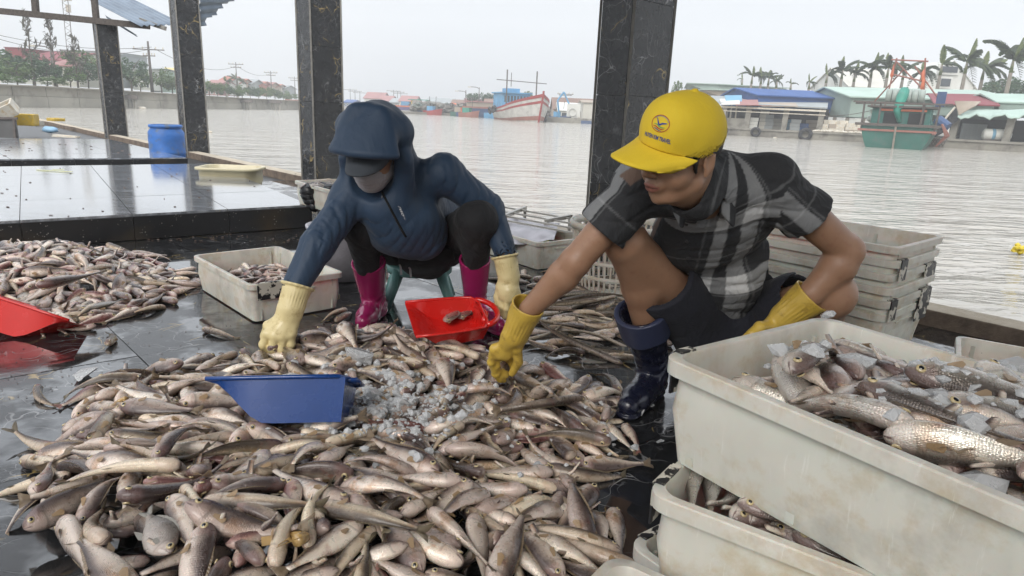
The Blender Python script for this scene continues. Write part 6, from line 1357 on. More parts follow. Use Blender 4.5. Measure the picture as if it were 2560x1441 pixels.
land.v = [(p.x, p.y, WZ+.35) for p in cc]+[(p.x, p.y, -3) for p in cc]; land.f = [(0, 1, 2, 3, 4, 5), (6, 7, 1, 0), (7, 8, 2, 1), (8, 9, 3, 2)]; land.m = [0]*4
land.build('far_shore', plain('rubble_shore', (.22, .20, .17), .95, .4, .25), kind='structure')
cen = [(858, 880, 250, 'blue', 'blue', 'faint blue shed just right of the pillar behind the woman'), (911, 955, 231, 'white', 'pink', 'far pink topped building above the hood'), (955, 975, 240, 'pink', 'pink', 'small pink house beside the pink topped building'), (975, 1000, 246, 'grey', 'grey', 'faint grey house right of the hood'), (998, 1036, 240, 'cream', 'pink', 'cream house with pink roof in the far haze'),
       (1064, 1130, 246, 'rust', 'grey', 'long dark roofed shed in the far centre'), (1128, 1160, 250, 'grey', 'rust', 'low rusty shed in the far centre'), (1160, 1212, 248, 'tan', 'pink', 'shed with pale pink roof behind the blue hull'), (1210, 1245, 248, 'rust', 'rust', 'brown gabled shed left of the red and white boat')]
for i, (a, b, t_, w_, r_, lb) in enumerate(cen): house(lb, a, b, t_, 283, 150-i*4, 9, w_, r_, .4, (3, 1), zb=-.3, group='far houses of the central shore')
house('brown roofed open shed right of the red and white boat', 1384, 1490, 246, 300, 98, 9, 'tan', 'rust', .55, (3, 1), zb=-.3); house('small white roofed hut at the floating crane', 1396, 1450, 258, 300, 93, 5, 'cream', 'white', .45, (2, 1), zb=-.3); house('pale wall building next to the widest pillar', 1455, 1492, 252, 304, 90, 5, 'cream', 'tan', .1, (0, 0), zb=-.3)
rub = MB(); rd = random.Random(6)
for i in range(900):
    px = rd.uniform(1030, 1480); t_ = (px-760)/480; p = wl(px, 276+t_*18-rd.uniform(0.3, 2.2)); rub.blob((p.x, p.y, WZ+.5+rd.uniform(0, 1.2)), (rd.uniform(.15, .7), .4, rd.uniform(.1, .38)), i, 1, jit=.5)
props(rub.build('shore_clutter', [plain('shore_clutter_mix', (.20, .18, .16), .9, .6, .35, dirt=(.10, .16, .14))]), 'clutter of gear, crates and scrap heaped along the far central shore', 'clutter', kind='stuff')

# --- poles
def pole(px, yt, yb, y, label, arms=((.92, 1.0), (.80, .7)), lamp=False, rr=.10, name='utility_pole', tilt=0):
    base = dp(px, yb, y); base.z = max(base.z, -1.5); H_ = zat(px, yt, y)-base.z; rt = empty(name, base, 0, label, 'pole', 'poles along the far banks')
    m = MB(); m.tube([(0, 0, 0), (tilt, 0, H_)], [rr, rr*.55], 8); m.build('mast', M['wood'] if not lamp else M['steel'], rt, sm=True)
    for (h, w_) in arms:
        if lamp: continue
        m = MB(); m.bar((-w_*1.2+tilt*h, 0, H_*h), (w_*1.2+tilt*h, 0, H_*h), .09); m.build('crossarm', M['wood'], rt)
        for s in (-1, -.4, .5, 1):
            m = MB(); m.tube([(s*w_*1.1+tilt*h, 0, H_*h+.04), (s*w_*1.1+tilt*h, 0, H_*h+.26)], .05, 6); m.build('insulator', M['foam'], rt)
    if lamp:
        m = MB(); m.tube([(0, 0, H_*.93), (-.4, 0, H_*1.0), (-1.4, 0, H_*1.02)], .05, 6); m.build('arm', M['steel'], rt); m = MB(); m.box((-1.55, 0, H_*1.02-.05), (.6, .2, .12)); m.build('lamp_head', M['foam'], rt)
    return rt
pole(381, 104, 232, 70, 'big wooden utility pole between the two left pillars', ((.84, 1.3), (.72, .5)), rr=.17); pole(593, 156, 222, 112, 'tall pole with double crossarms beside the lone palm'); pole(679, 178, 232, 125, 'utility pole with lamp arm near the end of the left houses'); pole(738, 192, 240, 140, 'faint pole left of the pillar behind the woman')
for i, (px, yt) in enumerate([(876, 222), (888, 226), (900, 230), (984, 225), (994, 228), (1002, 232)]): pole(px, yt, 262, 170, ['faint far pole just right of the pillar behind the woman', 'second faint far pole right of that pillar', 'third faint far pole left of the pink topped building', 'faint far pole above the hood, taller one', 'faint far pole above the hood, middle one', 'faint far pole above the hood, right one'][i], ((.92, 1.4),))
pole(1197, 219, 262, 112, 'curved lamp post above the far central trees', lamp=True); pole(1164, 229, 266, 120, 'shorter lamp post left of the far central trees', lamp=True); pole(1412, 233, 262, 105, 'utility pole right of the red and white boat', ((.9, 1.0), (.8, .8))); pole(1266, 234, 285, 96, 'lamp post in front of the blue wheelhouse', lamp=True); pole(138, 118, 222, 62, 'grey lamp post among the thin trees at the left', lamp=True)
lm = empty('lattice_mast', dp(186, 200, 80), 0, 'tall faint lattice mast rising out of the top at the left', 'mast')
H_ = zat(186, -30, 80)-lm.location.z; tx = dp(163, -30, 80).x-lm.location.x; m = MB()
for s in ((-1, -1), (1, -1), (0, 1)): m.bar((s[0]*.35, s[1]*.3, 0), (tx+s[0]*.3, s[1]*.25, H_), .05)
for i in range(30):
    z0, z1 = H_*i/30, H_*(i+1)/30; sg = 1 if i % 2 else -1; m.bar((tx*i/30-sg*.33, -.28, z0), (tx*(i+1)/30+sg*.33, -.28, z1), .03)
m.build('lattice', M['steel'], lm); m = MB(); m.box((tx*.93, 0, H_*.93), (.9, .5, 1.3)); m.box((tx*.75, .2, H_*.78), (.4, .3, .8)); m.build('antenna', M['foam'], lm)
def wire(a, b, sag, label):
    m = MB(); pts_ = [a.lerp(b, i/12)-Vector((0, 0, sag*4*(i/12)*(1-i/12))) for i in range(13)]; m.tube(pts_, .028, 4); props(m.build('power_line', M['wood']), label, 'cable', 'power lines of the left bank')
wire(dp(-30, 82, 60), dp(379, 118, 70), .6, 'upper power line sagging from the left edge to the big pole'); wire(dp(-30, 90, 60), dp(375, 124, 70), .9, 'lower power line sagging from the left edge to the big pole'); wire(dp(386, 122, 70), dp(592, 165, 112), 1.2, 'power line from the big pole to the pole beside the lone palm'); wire(dp(594, 166, 112), dp(679, 184, 125), .8, 'power line between the two farther poles of the left bank')
for i, (px, yb, y) in enumerate([(326, 269, 62.0), (616, 272, 82.0), (690, 273, 88.0)]):
    c = wl(px, yb+2.2); rt = empty('mooring_piles', (c.x, c.y, WZ), 0, ['cluster of rusty mooring piles right of the farthest pillar', 'small mooring pile cluster nearer on the embankment', 'small mooring pile cluster farther on the embankment'][i], 'piles', 'mooring piles before the embankment')
    for dx in (-.45, 0.05, .5):
        m = MB(); m.tube([(dx, 0, -1), (dx, 0, .95-.2*abs(dx))], .15, 10); m.build('pile', M['dock_concrete'], rt, sm=True)
    m = MB(); m.box((0, -.2, .95), (1.7, .25, .28)); m.box((0, .1, 1.05), (1.2, .5, .2)); m.build('cap', M['steel'], rt)
for i, (px, py, s_, c_) in enumerate([(352, 272, .5, 'foam'), (525, 331, .10, 'foam'), (1937, 345, .16, 'foam')]):
    c = wl(px, py); m = MB(); m.blob((0, 0, .02), (s_, s_*.5, s_*.35), i, 2, jit=.15); props(m.build('floating_scrap', M[c_], loc=(c.x, c.y, WZ), sm=True), ['tan lump of foam floating before the embankment', 'tiny white scrap floating right of the second pillar', 'white scrap floating before the right dock'][i], 'debris')
c = gp(2540, 636, WZ); m = MB()
for i in range(7): m.blob((random.Random(i).uniform(-.05, .05), random.Random(i+9).uniform(-.05, .05), .03+.012*i), (.045, .035, .028), i, 1)
m.tube([(.05, 0, .1), (.2, .05, .12), (.4, .1, .04)], .007, 5); props(m.build('yellow_float', plain('yellow_knotted_bag', (.62, .48, .03), .5), loc=(c.x, c.y, WZ)), 'small yellow knotted bag floating at the right edge', 'float')

# ================================================================ BOATS
def hull_geo(L, B, D, bow=1.6, stern=.95, flare=.35, n=22, transom=.75, draft=.5):
    m = MB(); k = 9; rows = []
    for i in range(n+1):
        t = i/n; bw = B/2*(transom+(1-transom)*math.sin(min(1, t*2.2)*math.pi/2))*(1 if t < .55 else max(.015, math.cos(((t-.55)/.45)**1.5*math.pi/2)))
        sh = D*(stern+(bow-stern)*max(0, (t-.25)/.75)**1.9)*(1+.06*(1-t))
        rake = .10*L*t**4
        row = []
        for j in range(k):
            v = j/(k-1); w_ = bw*(1-flare*(1-v)**1.6); z = -draft+(sh+draft)*v; row.append((L*t+rake*v-rake*.3, w_, z))
        rows.append(row)
    for side in (1, -1):
        b = len(m.v)
        for row in rows: m.v += [(x, side*w_, z) for x, w_, z in row]
        for i in range(n):
            for j in range(k-1):
                a = b+i*k+j; m.f.append((a, a+1, a+k+1, a+k) if side > 0 else (a, a+k, a+k+1, a+1)); m.m.append(0)
    r0 = rows[0]; m.add([(x, w_, z) for x, w_, z in r0]+[(x, -w_, z) for x, w_, z in r0], [(j, k+j, k+j+1, j+1) for j in range(k-1)])
    dk = [(rows[i][-1][0], rows[i][-1][1]*.96, rows[i][-1][2]-.35) for i in range(n+1)]
    m.add([(x, w_, z) for x, w_, z in dk]+[(x, -w_, z) for x, w_, z in dk], [(i, n+1+i, n+2+i, i+1) for i in range(n)])
    return m, rows
def strake(rows, v0, v1, off=.03, i0=0, i1=None):
    m = MB(); k = len(rows[0]); i1 = i1 or len(rows)-1
    def pt(row, v):
        f = v*(k-1); j = min(k-2, int(f)); a, b = row[j], row[j+1]; u = f-j; return (a[0]+(b[0]-a[0])*u, a[1]+(b[1]-a[1])*u, a[2]+(b[2]-a[2])*u)
    for sd in (1, -1):
        b = len(m.v)
        for i in range(i0, i1+1):
            for v in (v0, v1): x, w_, z = pt(rows[i], v); m.v.append((x+(off if i == len(rows)-1 else 0), sd*(w_+off), z))
        for i in range(i1-i0): a = b+i*2; m.f.append((a, a+1, a+3, a+2) if sd > 0 else (a, a+2, a+3, a+1)); m.m.append(0)
    return m
def boat(label, px, py, ang, L, B, D, hm, bands=(), bow=1.6, stern=.95, transom=.75, scale=1, group='fishing boats on the river', y=None):
    p = wl(px, py) if y is None else dp(px, py, y); p.z = WZ
    rt = empty('fishing_boat', p, ang, label, 'boat', group); g, rows = hull_geo(L, B, D, bow, stern, transom=transom); ho = g.build('hull', hm, rt, sm=True); ho.data.set_sharp_from_angle(angle=R(35))
    for (v0, v1, mt) in bands: strake(rows, v0, v1).build('painted_band', mt, rt, sm=True)
    return rt, rows
def tyre(parent, c, r=.35, ax='y', top=True, label=None):
    m = MB(); pts_ = [(r*.72*math.cos(a), 0, r*.72*math.sin(a)) for a in np.linspace(0, 2*math.pi, 15)]; m.tube(pts_, r*.28, 8, caps=False)
    o_ = m.build('tyre', M['rubber'], parent, sm=True, loc=c); 
    if ax == 'x': o_.rotation_euler = (0, 0, math.pi/2)
    elif ax != 'y': o_.rotation_euler = (0, 0, ax)
    return o_
M['rubber'] = plain('old_rubber', (.02, .02, .022), .7)
for n, c_ in dict(hull_white=(.52, .51, .48), hull_red=(.32, .04, .04), hull_green=(.018, .11, .085), hull_blue=(.03, .07, .17), hull_purple=(.10, .07, .20), cabin_blue=(.10, .30, .50), seine_green=(.03, .26, .19), cabin_green=(.035, .17, .14), rail_red=(.30, .12, .09), faded_grey=(.35, .40, .36), orange=(.55, .14, .06), yellow=(.60, .42, .06)).items(): M[n] = plain('boat_'+n, c_, .55, .25, .9, .1, dirt=tuple(x*.55+.05 for x in c_))
bt, rows = boat('big red and white wooden boat with blue wheelhouse in the far centre', 1262, 301, R(-72), 13.5, 5.0, 1.9, M['hull_white'], [(.90, 1.0, M['hull_red']), (.72, .80, M['hull_red']), (.20, .34, M['rail_red'])], bow=1.65, stern=.75, y=92)
m = MB(); rw_ = rows[-1]; m.tube([(x+.04, 0, z) for x, w_, z in rw_]+[(rw_[-1][0]+.05, 0, rw_[-1][2]+.3)], .13, 6); m.build('stem', M['hull_red'], bt)
m = MB(); m.box((2.6, 0, 2.2), (4.2, 3.6, 2.0)); cb = m.build('wheelhouse', M['cabin_blue'], bt); m = MB(); m.box((2.6, 0, 3.28), (4.8, 4.0, .14)); m.build('roof', M['cabin_blue'], bt); m = MB(); m.box((2.3, 0, 3.6), (1.8, 1.8, .5)); m.build('upper_cabin', M['cabin_blue'], bt)
for yy in np.linspace(-1.45, 1.45, 8):
    m = MB(); m.box((4.72, yy, 2.55), (.05, .26, .75)); m.build('window', M['win'], bt)
m = MB(); m.box((5.6, .1, 1.5), (.9, 1.6, .9)); m.build('hatch', M['hull_blue'], bt)
for yy in (-1.9, 1.9):
    m = MB(); m.tube([(6.6, yy, 1.2), (6.6, yy, 5.9)], .09, 6); m.build('mast', M['wood'], bt)
m = MB(); m.bar((6.6, -3.2, 4.7), (6.6, 3.2, 4.5), .09); m.build('crossbeam', M['wood'], bt); m = MB(); m.tube([(2.2, 0, 4.1), (2.2, 0, 5.8)], .05, 5); m.build('aerial', M['steel'], bt)
for (x, yy, z) in ((3.4, -2.62, 1.2), (4.2, -2.66, 1.3), (0.6, -2.3, 1.1), (1.3, -2.4, 1.0), (9.6, 2.1, 1.6), (10.4, 1.8, .9), (9.4, 2.2, .3)): tyre(bt, (x, yy, z), .45)
gb, rows = boat('green wooden trawler moored stern-on at the right dock', 2232, 372, R(58), 11.0, 4.2, 1.25, M['hull_green'], [(.78, .86, M['rail_red']), (.95, 1.02, M['wood'])], bow=1.7, stern=1.0, transom=.93)
m = MB(); m.box((-.06, 0, 1.08), (.06, 4.3, .12)); m.build('painted_band', M['rail_red'], gb); m = MB(); m.box((-.05, 0, 1.42), (.22, 4.7, .16)); m.build('stern_rail', M['wood'], gb); m = MB(); m.tube([(-.10, 0, -.2), (-.10, .05, 1.35)], .06, 6); m.build('rudder_post', M['palm_trunk'], gb)
m = MB(); m.box((3.4, 0, 1.75), (3.6, 3.3, 1.4)); m.build('cabin', M['cabin_green'], gb); m = MB(); m.box((3.4, 0, 2.55), (4.2, 3.9, .12)); m.build('cabin_roof', M['wood'], gb)
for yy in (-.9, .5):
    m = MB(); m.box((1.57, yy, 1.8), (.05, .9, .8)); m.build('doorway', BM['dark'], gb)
m = MB(); m.box((1.52, -.1, 2.35), (.06, 2.6, .14)); m.build('trim_board', M['orange'], gb)
for i, (x, yy) in enumerate(((.4, -2.0), (.4, 2.0), (.5, -1.2), (.5, 1.1), (5.6, -1.9), (5.6, 1.9))):
    m = MB(); m.tube([(x, yy, 1.0), (x+.1, yy*1.03, 2.75)], .06, 6); m.build('stanchion', M['wood'], gb)
m = MB(); m.bar((.4, -2.7, 2.72), (.4, 2.7, 2.78), .10); m.bar((1.6, -2.7, 2.76), (1.6, 2.7, 2.7), .10); m.bar((.4, -2.5, 2.75), (5.6, -2.3, 2.8), .08); m.bar((.4, 2.5, 2.75), (5.6, 2.3, 2.8), .08); m.build('rail_frame', M['wood'], gb)
m = MB()
for yy in np.linspace(-.95, .9, 6): m.tube([(2.2, yy-.16, 3.2), (2.2, yy+.16, 3.2)], .46, 12)
m.build('winch_drum', M['faded_grey'], gb, sm=True); m = MB(); m.tube([(1.9, .05, 3.6), (1.6, .1, 3.2), (1.5, .25, 2.3), (1.4, 0, 1.6)], [.28, .34, .22, .12], 8); m.build('hanging_mesh', M['seine_green'], gb, sm=True)
m = MB()
for (a, b) in (((3.0, -1.1, 2.6), (3.0, -.7, 5.6)), ((3.0, 1.1, 2.6), (3.0, .9, 5.6)), ((3.0, -.9, 5.4), (3.0, 1.2, 5.5)), ((3.0, -2.2, 2.7), (3.0, -.2, 5.1)), ((4.2, 2.0, 2.7), (3.0, .4, 4.9)), ((3, -.8, 4.2), (3, 1., 4.6)), ((3, -1.0, 3.6), (3, .9, 5.4))): m.tube([a, b], .05, 5)
m.build('mast_frame', M['rail_red'], gb)
m = MB()
for (yy, z) in ((-.75, 4.5), (-.85, 4.0), (1.0, 4.7)): m.blob((2.9, yy, z), (.12, .12, .42), int(z*10), 1)
m.build('flag', M['orange'], gb); m = MB(); m.box((2.6, -2.0, 3.1), (.6, .5, .9)); m.build('blue_jug', M['hull_blue'], gb)
m = MB()
for i in range(6): m.blob((4.5+random.Random(i).uniform(-1, 1), 1.9-.3*i % 1, 1.8+.1*i), (.6, .4, .3), i, 1)
m.build('heaped_mesh', M['faded_grey'], gb); 
for i in range(7):
    m = MB(); x0 = 2.0+i*.7; m.tube([(x0, -2.3, 1.6), (x0+.2, -2.6-.1*(i % 3), .9), (x0+.5, -2.2, .2)], .05, 5); m.build('mooring_rope', M['rail_red'], gb)
m = MB(); m.tube([(7.5, -1.9, 1.9), (7.2, -2.6, 1.4)], .35, 10); m.build('blue_drum', M['hull_blue'], gb)
b1, _ = boat('long purple boat with yellow panels near the far shore', 972, 284, R(-4), 8.5, 2.4, .9, M['hull_purple'], [(.85, 1., M['orange'])], bow=1.5, stern=1.2, y=118)
m = MB(); m.box((4.6, 0, 1.4), (1.2, 1.4, 1.3)); m.build('yellow_panel', M['yellow'], b1); m = MB(); m.box((6.1, 0, 1.3), (1.1, 1.4, 1.1)); m.build('yellow_panel', M['yellow'], b1); m = MB(); m.box((3.0, 0, 1.3), (1.4, 1.6, 1.0)); m.build('cabin', M['cabin_blue'], b1); m = MB(); m.box((5.2, 0, 2.15), (3.4, 2.0, .12)); m.build('roof', M['seine_green'], b1)
b2, _ = boat('small blue boat with green clutter right of the purple one', 1084, 288, R(-3), 4.4, 1.8, .7, M['hull_blue'], y=108); m = MB(); m.box((1.8, 0, 1.0), (1.8, 1.3, .9)); m.build('cabin', M['seine_green'], b2); m = MB(); m.blob((3.0, 0, 1.6), (.7, .5, .3), 3, 1); m.build('orange_cover', M['orange'], b2)
b3, _ = boat('dark low wooden boat beside the small blue one', 1112, 289, R(2), 2.9, 1.3, .5, M['wood'], y=106)
b4, _ = boat('wide blue hulled boat left of the red and white boat', 1158, 293, R(-5), 5.9, 3.0, 1.35, M['hull_blue'], [(.9, 1.02, M['rail_red'])], bow=1.1, stern=1.0, y=98); m = MB(); m.box((2.6, 0, 1.6), (4.0, 2.0, .9)); m.build('cabin', BM['tan'], b4); m = MB(); m.box((2.6, 0, 2.1), (4.4, 2.4, .12)); m.build('roof', BM['pink'], b4); m = MB(); m.tube([(.3, 0, 1), (.3, 0, 3.6)], .06, 6); m.build('mast', M['wood'], b4)
b5, _ = boat('small boat piled with orange floats touching the red and white boat', 1214, 295, R(-20), 3.8, 1.8, .7, M['cabin_blue'], y=95); m = MB()
for i in range(7): m.blob((1.0+i*.3, random.Random(i).uniform(-.4, .4), 1.1+.1*(i % 3)), (.35, .3, .25), i, 1)
m.build('floats', M['orange'], b5)
b6, _ = boat('dark blue boat at the end of the embankment, half behind the pillar', 726, 272.6, R(-25), 8, 2.8, 1.3, M['hull_blue'], [(.9, 1.02, M['rail_red'])], bow=1.5, y=106)
fc_ = empty('work_barge', wl(1430, 308), R(-6), 'low work barge with a bent blue crane arm right of the red and white boat', 'barge'); fc_.location.z = WZ
m = MB(); m.box((0, 0, .2), (6.5, 2.4, .8)); m.build('deck', M['dock_concrete'], fc_); m = MB(); m.box((1.9, -.9, .1), (1.6, .8, .5)); m.build('float', M['hull_blue'], fc_)
m = MB(); m.tube([(-1.6, 0, .6), (-1.9, 0, 2.6), (-1.2, 0, 3.6)], .12, 6); m.tube([(-1.2, 0, 3.6), (-.4, 0, 2.0), (-.7, 0, .8)], .10, 6); m.build('crane_arm', M['cabin_blue'], fc_); m = MB(); m.box((.1, .2, 1.5), (1.6, 1.5, 1.5)); m.build('cab', BM['white'], fc_)
m = MB(); m.tube([(.0, -.62, 1.3+.45*math.cos(a)) if False else (.45*math.cos(a), -.7, 1.3+.45*math.sin(a)) for a in np.linspace(0, 6.28, 14)], .06, 5); m.build('hoop', BM['white'], fc_)
# ================================================================ RIGHT DOCK AND SHEDS
dk = [(1760, 335, 321), (1810, 338, 324), (2165, 357, 343), (2330, 368, 349), (2560, 382, 357), (2760, 396, 366)]
dp_ = [(flat(wl(px, yb)), zat(px, yt, wl(px, yb).y)) for px, yb, yt in dk]; DZ = .03
m = MB(); n = len(dp_)
m.v = [(p.x, p.y, DZ) for p, z in dp_]+[(p.x, p.y, -2.5) for p, z in dp_]+[(p.x+30, p.y+60, DZ) for p, z in dp_]
m.f = [(n+i, n+i+1, i+1, i) for i in range(n-1)]+[(i, i+1, 2*n+i+1, 2*n+i) for i in range(n-1)]+[(n, 0, 2*n)]; m.m = [0]*len(m.f)
m.build('right_dock', M['dock_concrete'], kind='structure')
print('dock tops', [round(z, 2) for p, z in dp_])
m = MB()
for i in range(n-1):
    (a, _), (b, _) = dp_[i], dp_[i+1]; m.bar((a.x, a.y-.06, DZ-.05), (b.x, b.y-.06, DZ-.05), .16, .14)
m.build('right_dock_edge', M['dock_concrete'], kind='structure')
def dy(px, back=0):
    for i in range(len(dk)-1):
        if dk[i][0] <= px <= dk[i+1][0]:
            t = (px-dk[i][0])/(dk[i+1][0]-dk[i][0]); return dp_[i][0].y*(1-t)+dp_[i+1][0].y*t+back
    return dp_[-1][0].y+back
def dpt(px, back, z): 
    p = dp(px, 300, dy(px, back)); return Vector((p.x, p.y, z))
for i, (px, r_) in enumerate(((1893, .42), (2019, .55), (1815, .3))):
    p = dpt(px, -.28, -.22); o_ = tyre(None, p, r_, R(-22)); props(o_, ['tyre fender on the dock below the blue roof, smaller one', 'bigger tyre fender on the dock left of the green trawler', 'small tyre fender at the left end of the right dock'][i], 'tyre', 'tyre fenders on the right dock')
os_ = empty('open_shed', dpt(1935, 1.2, DZ), 0, 'long open market shed with concrete posts on the left of the right dock', 'shed'); o = Vector(os_.location)
def P3_(px, back, z): return dpt(px, back, z)-o
zr = zat(1935, 268, dy(1935, 1)); ze = zr
for px in (1808, 1868, 1962, 2051):
    m = MB(); m.bar(P3_(px, 1.2, DZ), P3_(px+2, 1.2, zr), .42, .42); m.build('post', M['dock_concrete'], os_)
for px in (1838, 1825):
    m = MB(); m.tube([P3_(px, 2.0, DZ), P3_(px, 2.0, zr)], .07, 6); m.build('thin_post', M['foam'], os_)
m = MB(); a, b, c, d = P3_(1770, .6, zr+.12), P3_(2064, .6, zr), P3_(2064, 9, zr+.9), P3_(1770, 9, zr+.9); m.add([a, b, c, d, a+Vector((0, 0, .1)), b+Vector((0, 0, .1)), c+Vector((0, 0, .1)), d+Vector((0, 0, .1))], [(0, 3, 2, 1), (4, 5, 6, 7), (0, 1, 5, 4)]); m.build('roof', BM['grey'], os_)
for i, (x0, x1, mt, zz) in enumerate(((1835, 1892, 'pink', .45), (1800, 1845, 'white', .5), (1900, 1990, 'tan', .3), (1860, 1925, 'maroon', .22), (1985, 2060, 'grey', .25), (1812, 1850, 'seablue', .8))):
    m = MB(); a, b = P3_(x0, .4+.1*i, zr+.05), P3_(x1, .4+.1*i, zr+.12); c, d = b+Vector((.4, 1.6, zz)), a+Vector((.2, 1.6, zz)); m.add([a, b, c, d], [(0, 1, 2, 3)]); ob = m.build('roof_sheet', BM[mt], os_); md = ob.modifiers.new('t', 'SOLIDIFY'); md.thickness = .05
m = MB(); m.bar(P3_(1775, .7, zr-.12), P3_(2062, .7, zr-.18), .1, .14); m.bar(P3_(1775, .7, zr-.45), P3_(2062, .7, zr-.5), .06, .06); m.build('beam', M['foam'], os_)
m = MB(); a, b = P3_(1765, 5, 0), P3_(2070, 5, 0); m.bar((a.x, a.y, zr/2), (b.x, b.y, zr/2), .2, zr); m.build('back_wall', BM['dark'], os_)  # near-black wall paints in the shade deep inside the shed
m = MB(); a, b = P3_(1800, 1.6, .42), P3_(1865, 1.6, .42); m.bar(a, b, .3, .8); m.build('low_wall', M['dock_concrete'], os_)
cl = random.Random(11)
cb_ = [(1885, .8, .5, 'white', 'white stacked boxes under the open shed, right of its second post'), (1910, 1.6, .55, 'cream', 'tall column of white boxes under the open shed'), (1945, .9, .6, 'cream', 'pale box near the middle post of the open shed'), (1990, .8, .6, 'grey', 'grey crates in the shade of the open shed'), (2008, .7, .8, 'blue', 'blue crates at the front of the open shed'), (2030, .8, .7, 'tan', 'tan crates beside the blue ones in the open shed'), (1852, .6, .9, 'pink', 'reddish crates at the left end of the open shed'), (1925, 1.1, .5, 'grey', 'dim grey crates behind the column of boxes'), (1975, .9, .7, 'seablue', 'sea blue crates right of the middle post')]
for i, (px, h, w_, mt, lb) in enumerate(cb_):
    p = dpt(px, 1.9+(i % 3)*.7, DZ); rt = empty('box_stack', p, R(-20), lb, 'boxes', 'boxes and crates under the open shed'); k = max(1, round(h/.3))
    for j in range(k):
        m = MB(); m.box((cl.uniform(-.05, .05), 0, .15+j*.3), (w_*1.3, .6, .28)); m.build('box', BM[mt], rt)
for i in range(14):
    px = 2062+i*7.2; h = .32 if i < 8 else .26; lv = 2+(i % 2)
    p = dpt(px, 1.5+(i % 3)*.35, DZ); rt = empty('foam_box_stack', p, R(-20+cl.uniform(-8, 8)), ords[i % 14]+' column of dirty white foam boxes from the left, beside the green trawler', 'foam boxes', 'foam boxes heaped beside the trawler')
    for j in range(lv):
        m = MB(); m.box((cl.uniform(-.04, .04), 0, h/2+j*h*1.01), (.62, .5, h*.98)); m.build('box', M['foam'] if cl.random() < .8 else BM['tan'], rt)
m = MB()
for i in range(60): p = dpt(cl.uniform(2040, 2170), cl.uniform(.3, 1.1), DZ+.08); m.blob(p, (.2, .12, .08), i, 1)
props(m.build('foam_scraps', M['foam']), 'broken foam scraps littering the dock edge beside the trawler', 'scraps', kind='stuff')
def shed(label, pts_front, back, wall, roof, name='warehouse', over=.3):
    (lx, ly), (ax, ay), (rx, ry), yb, y, ridge_end, ext = pts_front
    L0_, A0, R0 = dp(lx, ly, y+ext[0]), dp(ax, ay, y), dp(rx, ry, y-ext[1]); rt = empty(name, Vector((A0.x, A0.y, DZ)), 0, label, 'warehouse'); o = Vector(rt.location)
    E = dp(ridge_end[0], ridge_end[1], ridge_end[2]); ex = Vector((E.x-A0.x, E.y-A0.y, 0)); zb = dp(ax, yb, y).z
    L0_, A0, R0 = L0_-o, A0-o, R0-o; zL, zR = L0_.z, R0.z
    m = MB(); f = [Vector((L0_.x, L0_.y, zb-o.z)), Vector((R0.x, R0.y, zb-o.z)), R0, A0, L0_]; b = [v+ex for v in f]; m.add(f+b, [(0, 1, 2, 3, 4), (9, 8, 7, 6, 5), (1, 6, 7, 2), (0, 4, 9, 5)]); m.build('wall', BM[wall], rt)
    for s_, E_ in ((0, L0_), (1, R0)):
        dirv = (E_-A0)*.06; n_ = Vector((0, 0, .10)); m = MB(); st = -ex.normalized()*over; q = [A0+st, E_+dirv+st, E_+dirv+ex*1.0-st, A0+ex-st]; q = q[::-1] if s_ == 0 else q
        m.add([v+n_*.3 for v in q]+[v+n_*1.3 for v in q], [(0, 3, 2, 1), (4, 5, 6, 7), (0, 1, 5, 4), (1, 2, 6, 5), (2, 3, 7, 6), (3, 0, 4, 7)]); m.build('roof', BM[roof], rt)
    return rt
shed('blue metal warehouse behind the open shed', ((1806, 243), (1843, 223), (1897, 240), 275, 66, (2040, 231, 66), (5, 5)), 0, 'blue', 'blue')
shed('pale green roofed long building behind the yellow cap', ((1715, 222), (1722, 210), (1800, 213), 240, 90, (1880, 214, 92), (6, 6)), 0, 'palegreen', 'palegreen')
shed('lower pale green roof just right of the yellow cap', ((1740, 232), (1760, 226), (1830, 228), 250, 74, (1850, 228, 75), (5, 4)), 0, 'tan', 'palegreen')
shed('large sage green warehouse with tall gable left of the trawler', ((2008, 249), (2068, 221), (2130, 244), 292, 63, (2440, 240, 58), (5, 6)), 0, 'green', 'palegreen')
shed('warehouse with faded red roof right of the trawler mast', ((2200, 270), (2330, 238), (2345, 262), 290, 56, (2460, 240, 54), (3, 4)), 0, 'green', 'maroon')
shed('small pale green gabled shed with bamboo screen', ((2385, 260), (2462, 238), (2500, 258), 292, 53, (2600, 244, 51), (3, 2.5)), 0, 'green', 'palegreen')
house('left wing of the white building behind the palms', 2120, 2300, 168, 240, 92, 12, 'white', 'cream', .32, (5, 1), zb=DZ)
wb = house('white gabled building with one wide window behind the palms', 2285, 2445, 152, 245, 86, 12, 'white', 'white', .42, (0, 0), zb=DZ, ridge='y')
def pane_on(rt, px0, px1, py0, py1, y):
    a, b = dp(px0, py1, y), dp(px1, py0, y); m = MB(); m.box(((a.x+b.x)/2, y-.15, (a.z+b.z)/2), (b.x-a.x+.5, .2, b.z-a.z+.5)); f = m.build('window', BM['white'], None); m = MB(); m.box(((a.x+b.x)/2, y-.28, (a.z+b.z)/2), (b.x-a.x, .1, b.z-a.z)); p = m.build('pane', M['win'], None)
    f.parent = rt; p.parent = f; inv = (Matrix.Translation(rt.location) @ Matrix.Rotation(rt.rotation_euler.z, 4, 'Z')).inverted(); f.matrix_parent_inverse = inv
pane_on(wb, 2347, 2374, 198, 216, 86); pane_on(wb, 2346, 2392, 168, 181, 86)
rs = empty('awning_shed', dpt(2460, 1.5, DZ), 0, 'open shed with long pale green curved awning at the right edge', 'shed'); o = Vector(rs.location)
for px in (2389, 2526):
    m = MB(); m.bar(P3_(px, 1.0, DZ), P3_(px+4, 1.0, 1.75), .42, .42); m.build('post', M['dock_concrete'], rs)
m = MB(); nseg = 26
